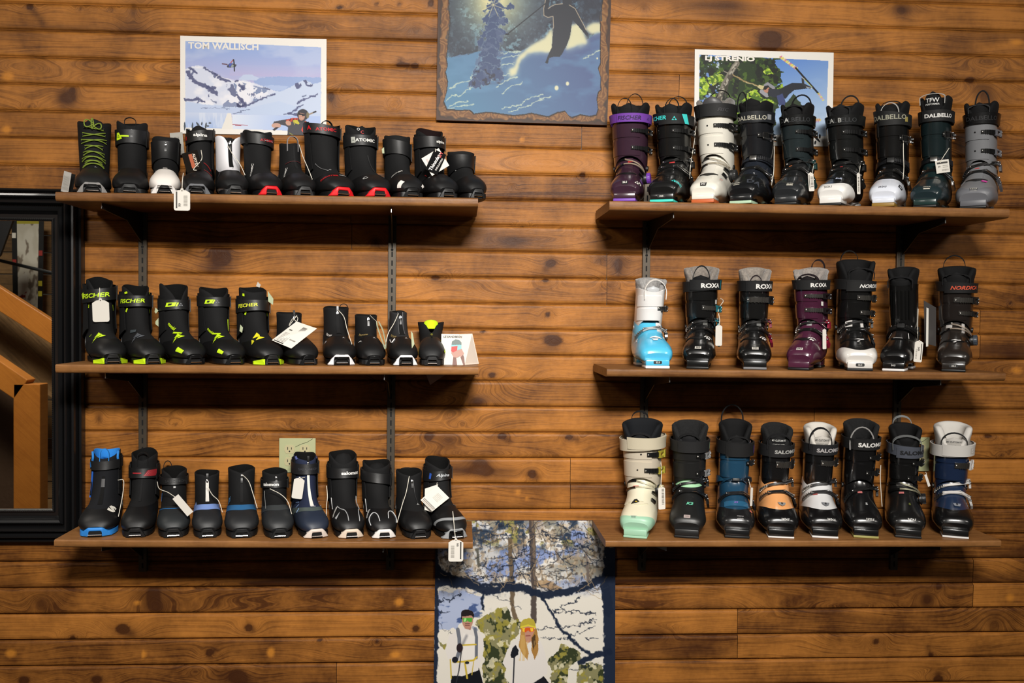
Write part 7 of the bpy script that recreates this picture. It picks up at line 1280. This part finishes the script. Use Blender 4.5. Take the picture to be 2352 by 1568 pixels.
tag(407, 330, 28, 50, .022, 'grey paper card behind the white toed boot on the top shelf', rot=6, kind='card', col=mat('grey_paper', 'A6A29A', .85), printed=bars(-.2, .2, -.1, .3, 8, '6A665E'), cat='card', name='paper_card', grp=None)
tag(152, 418, 25, 46, .22, 'grey white folded leaflet leaning beside the lace-up boot', rot=-14, kind='card', col=mat('grey_paper', 'B8B4AE', .85), printed=bars(-.4, .4, -.4, .3, 14, '9A968E', False), cat='leaflet', name='leaflet', turn=-30, grp=None)
tag(165, 421, 12, 42, .19, 'black card leaning against the lace-up boot', rot=-12, kind='card', col=satin('151515'), cat='card', name='paper_card', turn=-20, grp=None)
tag(441, 370, 36, 44, .195, 'black hang card with orange strip on the boot with curved white lettering', rot=16, kind='card', col=mat('card_stock', '17130F', .9, spec=.1), printed=[(.0, .0, .22, .72, 'A04A20'), (.22, 0, 'ALPITEX', 6, 'D8C8B8', -90)], string=[(462, 345, .16), (463, 366, .19), (445, 388, .195), (452, 391, .195)], cat='hang card', name='hang_card', grp=None)
r_ = tag(1000, 372, 46, 46, .19, 'white square hang card turned on its corner behind a black one', rot=32, kind='card', cat='hang card', name='hang_card', printed=[(-.3, .1, .1, .5, 'B8A8A4')], grp=None)
tag(1001, 372, 30, 50, -r_.location.y+.004, 'black insulation card over the white hang card, top shelf right end', rot=-24, kind='card', col=mat('card_stock', '101010', .9, spec=.1), cat='hang card', name='hang_card', printed=[(-.06, 0, 'Thinsulate', 8, 'E8E4DE', 84), (.30, -.04, 'INSULATION', 4, 'C8C4BE', 84), (.1, .38, '3M', 7, 'D01820', 84)], grp=None, string=[(1000, 342, .17), (1000, 349, .19)])
tag(676, 768, 66, 72, .225, 'large white information card with printed lines over the low black boot', rot=0, kind='card', name='info_card', cat='hang card', grp=None) if False else None
def quadcard(pts, d, label, name, cat, m, printed=(), string=None):
    cx, cy = sum(p[0] for p in pts)/4, sum(p[1] for p in pts)/4; sh = 0
    if d[0] != d[1] or 'sliver' in label or 'peeping' in label or 'above' in label:
        for a in np.linspace(0, 1, 9):
            for b in np.linspace(0, 1, 9):
                x, y, dd = [(p*(1-a)+q*a)*(1-b)+(r*(1-a)+t*a)*b for p, q, r, t in zip((*pts[0], d[0]), (*pts[1], d[1]), (*pts[3], d[3]), (*pts[2], d[2]))]; sh = max(sh, touch(x, y, dd, .003)-dd)
    P = [at(x, y, dd+sh) for (x, y), dd in zip(pts, d)]; c = P[0]; root = empty(name, c); b = MB().prism([p-c for p in P], (0, .0006, 0)).build('card', m, root, smooth=False)
    P = [p-c for p in P]; f = lambda u, v: (P[0]*(1-u)+P[1]*u)*(1-v)+(P[3]*(1-u)+P[2]*u)*v+Vector((0, -.0030, 0))
    for it in printed:
        if isinstance(it[4], str) and len(it) == 5: u0, v0, u1, v1, cc = it; MB().add([f(u0, v0), f(u1, v0), f(u1, v1), f(u0, v1)], [(0, 1, 2, 3)]).build('print_block', ink(cc), b, smooth=False, fix=False)
        else:
            body, u, v, hh, _, cc = it; V, F = text2d(body, .02); ux = (P[1]-P[0]).normalized(); uz = (P[0]-P[3]).normalized(); o = f(u, v)
            MB().add([o+ux*(x*hh)+uz*(z*hh) for x, z in V], F).build('lettering', ink(cc), b, smooth=False, fix=False)
    if string:
        q = cpath(string, c); MB().tube(q, .0010, n=6).build('string', CORD, root)
    return prop(root, label, cat)
ln = [(.08, .50+.035*i, .46, .515+.035*i, 'A8A49C') for i in range(9)]
quadcard([(681, 738), (728, 754), (669, 800), (624, 781)], (.17, .205, .235, .215), 'large white information card with printed lines hanging over a low black boot', 'info_card', 'hang card', PAPER,
         [(.10, .52+.045*i, .50, .535+.045*i, '9A968E') for i in range(9)]+[(.50+.018*i, .12, .51+.018*i, .34, '77736C') for i in range(12)]+[(.06, .93, .52, .96, '3A3733'), (.56, .70, .84, .74, '9A968E'), (.12, .36, .26, .40, '5A564E')], string=[(681, 726, .15), (684, 731, .17), (681, 738, .172), (672, 732, .165), (664, 748, .16), (682, 724, .15)])
quadcard([(1003, 1114), (1032, 1143), (993, 1174), (966, 1148)], (.165, .19, .21, .19), 'white folded paper card on the script lettered boot, bottom shelf', 'info_card', 'hang card', PAPER, [(.05, .80, .95, .82, '5A5650'), (.05, .86, .95, .88, '5A5650'), (.05, .92, .95, .935, 'A88A80')]+[(.35, .2+.06*i, .75, .215+.06*i, 'C8C2BA') for i in range(6)], string=[(1004, 1108, .15), (1003, 1114, .165)])
quadcard([(976, 1122), (1006, 1112), (992, 1176), (975, 1170)], (.155, .158, .185, .183), 'second white paper leaf behind the folded card on the script lettered boot', 'info_leaf', 'leaflet', PAPER)
# curled lime edged card on the small black boot
def curl():
    c = at(872, 765, .235); root = empty('curled_card', c); pts = [at(x, y, d)-c for x, y, d in ((865, 738, .240), (867, 750, .250), (872, 765, .258), (879, 785, .262), (885, 801, .262), (886, 790, .258), (880, 760, .252), (870, 738, .246))]
    q = [Vector(crom(range(8), [tuple(p) for p in pts], t)) for t in np.linspace(0, 7, 36)]
    MB().ribbon(q, (.2, 1, .1), .010, .0006).build('card', mat('green_card', 'B8BFA0', .7), root, ang=60); prop(root, 'curled pale green card looped at the right of a small black boot', 'hang card')
    MB().tube(cpath([(850, 724, .14), (857, 731, .18), (865, 738, .238)], c, 4), .0009, n=5).build('string', CORD, root)
curl()
for pts, dd, lab in (([(615, 668), (628, 686), (627, 700), (616, 692)], .12, 'pale green card peeping behind the yellow emblem boot'), ([(357, 706), (364, 713), (358, 720), (355, 716)], .12, 'tiny grey card peeping right of the second lime strapped boot, upper'), ([(357, 738), (364, 730), (364, 750), (357, 744)], .12, 'tiny grey card peeping right of the second lime strapped boot, lower'), ([(588, 657), (592, 647), (599, 654), (596, 660)], .06, 'tiny white card corner above the yellow emblem boot collar'), ([(944, 760), (948, 765), (952, 790), (946, 800)], .19, 'pale green card sliver right of the grey heathered boot'), ([(552, 745), (558, 752), (556, 764), (550, 760)], .12, 'small lime and grey card sliver left of the yellow emblem boot'), ([(877, 342), (882, 338), (883, 352), (878, 352)], .12, 'tiny lime card sliver beside the black boot with angled strap'), ([(2122, 690), (2150, 706), (2150, 795), (2124, 788)], .10, 'dark booklet standing left of the orange lettered boot')):
    quadcard(pts, [dd]*4, lab, 'paper_card', 'card', mat('dark_card', '3A3634', .6) if 'booklet' in lab else mat('pale_card', 'A8B090' if 'green' in lab or 'lime' in lab else 'B8B4AC', .8))
quadcard([(2128, 706), (2133, 708), (2132, 795), (2127, 796)], [.106]*4, 'white page edge of the booklet left of the orange lettered boot', 'booklet_page', 'card', PAPER)
quadcard([(978, 858), (1040, 858), (1020, 862), (988, 884)], [.20, .20, .20, .20], 'pinkish paper corner sticking out below the middle left shelf', 'paper_flyer', 'leaflet', mat('pink_paper', 'A88C86', .8))
# loose white cords (the tags themselves are out of sight)
def cord(pts, lab):
    c = at(*pts[0]); o = empty('tag_cord', c); q = cpath(pts, c)
    MB().tube(q, .0011, n=6).build('cord', CORD, o); prop(o, lab, 'cord', 'white tag cords')
cord([(523, 335, .13), (535, 355, .16), (550, 375, .18), (563, 402, .20)], 'white cord hanging down the right side of the white boot')
cord([(687, 332, .12), (696, 360, .16), (708, 388, .19), (717, 411, .21)], 'white cord slanting down from the grey tabbed boot')
cord([(776, 711, .12), (790, 728, .15), (797, 755, .18), (808, 790, .21)], 'white cord down the front of the black boot with white arched toe')
cord([(915, 720, .12), (905, 742, .16), (892, 765, .19), (884, 795, .21)], 'white cord slanting left over the grey heathered boot')
cord([(475, 1112, .17), (487, 1135, .18), (502, 1150, .20), (511, 1176, .21)], 'white cord right of the broad white zip stripe')
cord([(557, 1090, .14), (571, 1105, .17), (580, 1130, .19), (591, 1167, .20)], 'white cord on the boot with denim blue rand')
cord([(620, 1122, .17), (645, 1135, .18), (661, 1152, .19), (670, 1180, .21)], 'white cord on the charcoal boot below the wall outlet')
cord([(940, 1093, .15), (933, 1130, .17), (925, 1155, .19), (912, 1200, .22)], 'white cord on the plain black boot with triangle mark')
cord([(271, 1102, .16), (284, 1104, .17), (281, 1140, .18), (272, 1186, .20)], 'white cord between the blue toed boot and its neighbour')
cord([(750, 1115, .15), (752, 1140, .16), (750, 1160, .17), (750, 1183, .18)], 'white cord between the navy boot and the piped boot')
cord([(2075, 324, .19), (2075, 350, .20), (2076, 385, .21), (2074, 412, .22)], 'white cord down the right side of the white toed ski boot')
cord([(1779, 330, .13), (1778, 360, .15), (1777, 395, .17), (1772, 425, .19)], 'white cord between the slate boot and the teal grey boot')
cord([(2023, 1068, .13), (2022, 1100, .15), (2024, 1135, .16), (2026, 1163, .17)], 'white cord right of the all black glossy ski boot')
cord([(1599, 290, .12), (1594, 330, .13), (1586, 380, .14), (1584, 410, .15)], 'thin greenish cord left of the glossy white ski boot')
# folded tent card
def tent():
    z0 = shelf_z('L2'); f = .212; bk = .16
    a, b, c = at(1016, 838, f), at(1068, 838, f), at(1054, 767, .19); l = at(1016, 767, .19); base = z0(b.x); root = empty('tent_card', (a.x, -f, z0(a.x)+.0005)); o = Vector(root.location)
    A0 = Vector((a.x-.004, -f, z0(a.x)+.001)); B0 = Vector((b.x, -f, base+.001)); B1 = Vector((c.x, -.19, c.z)); A1 = Vector((a.x-.004, -.19, c.z))
    MB().prism([p-o for p in (A0, B0, B1, A1)], (0, .0012, 0)).build('front_panel', PAPER, root, smooth=False)
    E = at(1100, 838, .15); E.z = z0(E.x)+.001; D = at(1085, 766, .18)
    MB().prism([p-o for p in (B0, E, D, B1)], (-.0008, .0008, 0)).build('side_panel', mat('paper', 'E0D2C4', .8), root, smooth=False)
    ux = (B0-A0).normalized(); uz = (B1-B0); uz.x = 0; uz.normalize(); n = Vector((0, -.0008, 0))
    g = lambda px, py: (at(px, py, .25))
    def pl(px, py):
        q = (838-py)/(838-767); y = -(f+(.19-f)*q)-.0009; p = at(px, py, -y); return p-o
    V, F = text2d('LE SANDBECH', .03, .15); cx = pl(1040, 773); MB().add([cx+ux*(x*.0066)+uz*(z*.0066) for x, z in V], F).build('lettering', ink('1A1A1A'), root, smooth=False, fix=False)
    def pp(name, pts, c_, lift=0): MB().add([pl(*p)+Vector((0, -.0002*lift, 0)) for p in pts], [tuple(range(len(pts)))]).build(name, ink(c_), root, smooth=False, fix=False)
    pp('portrait_print', [(1039, 838), (1042, 812), (1050, 800), (1060, 806), (1066, 820), (1068, 838)], '6A4238'); pp('portrait_print', [(1036, 810), (1044, 798), (1060, 800), (1066, 812), (1056, 822), (1042, 820)], 'A87C6E', 1); pp('portrait_print', [(1048, 822), (1056, 816), (1064, 838), (1050, 838)], 'D0C0B4', 1)
    pp('portrait_print', [(1037, 792), (1038, 784), (1046, 779), (1054, 780), (1060, 786), (1060, 792)], '5C6A66', 2); pp('portrait_print', [(1036, 796), (1037, 791), (1060, 790), (1060, 801), (1050, 804)], '7AB0B4', 2); pp('portrait_print', [(1036, 806), (1037, 796), (1051, 794), (1050, 804), (1041, 809)], 'C82C28', 3)
    prop(root, 'white folded tent card with a goggled rider print at the end of the middle shelf', 'display card')
tent()
for o_ in list(SC.objects):      # tidy: give meshes without a material slot nothing, keep names plain
    if o_.type == 'MESH' and o_.get('label') is None and o_.parent is None and not o_.get('kind'): print('UNTAGGED', o_.name)
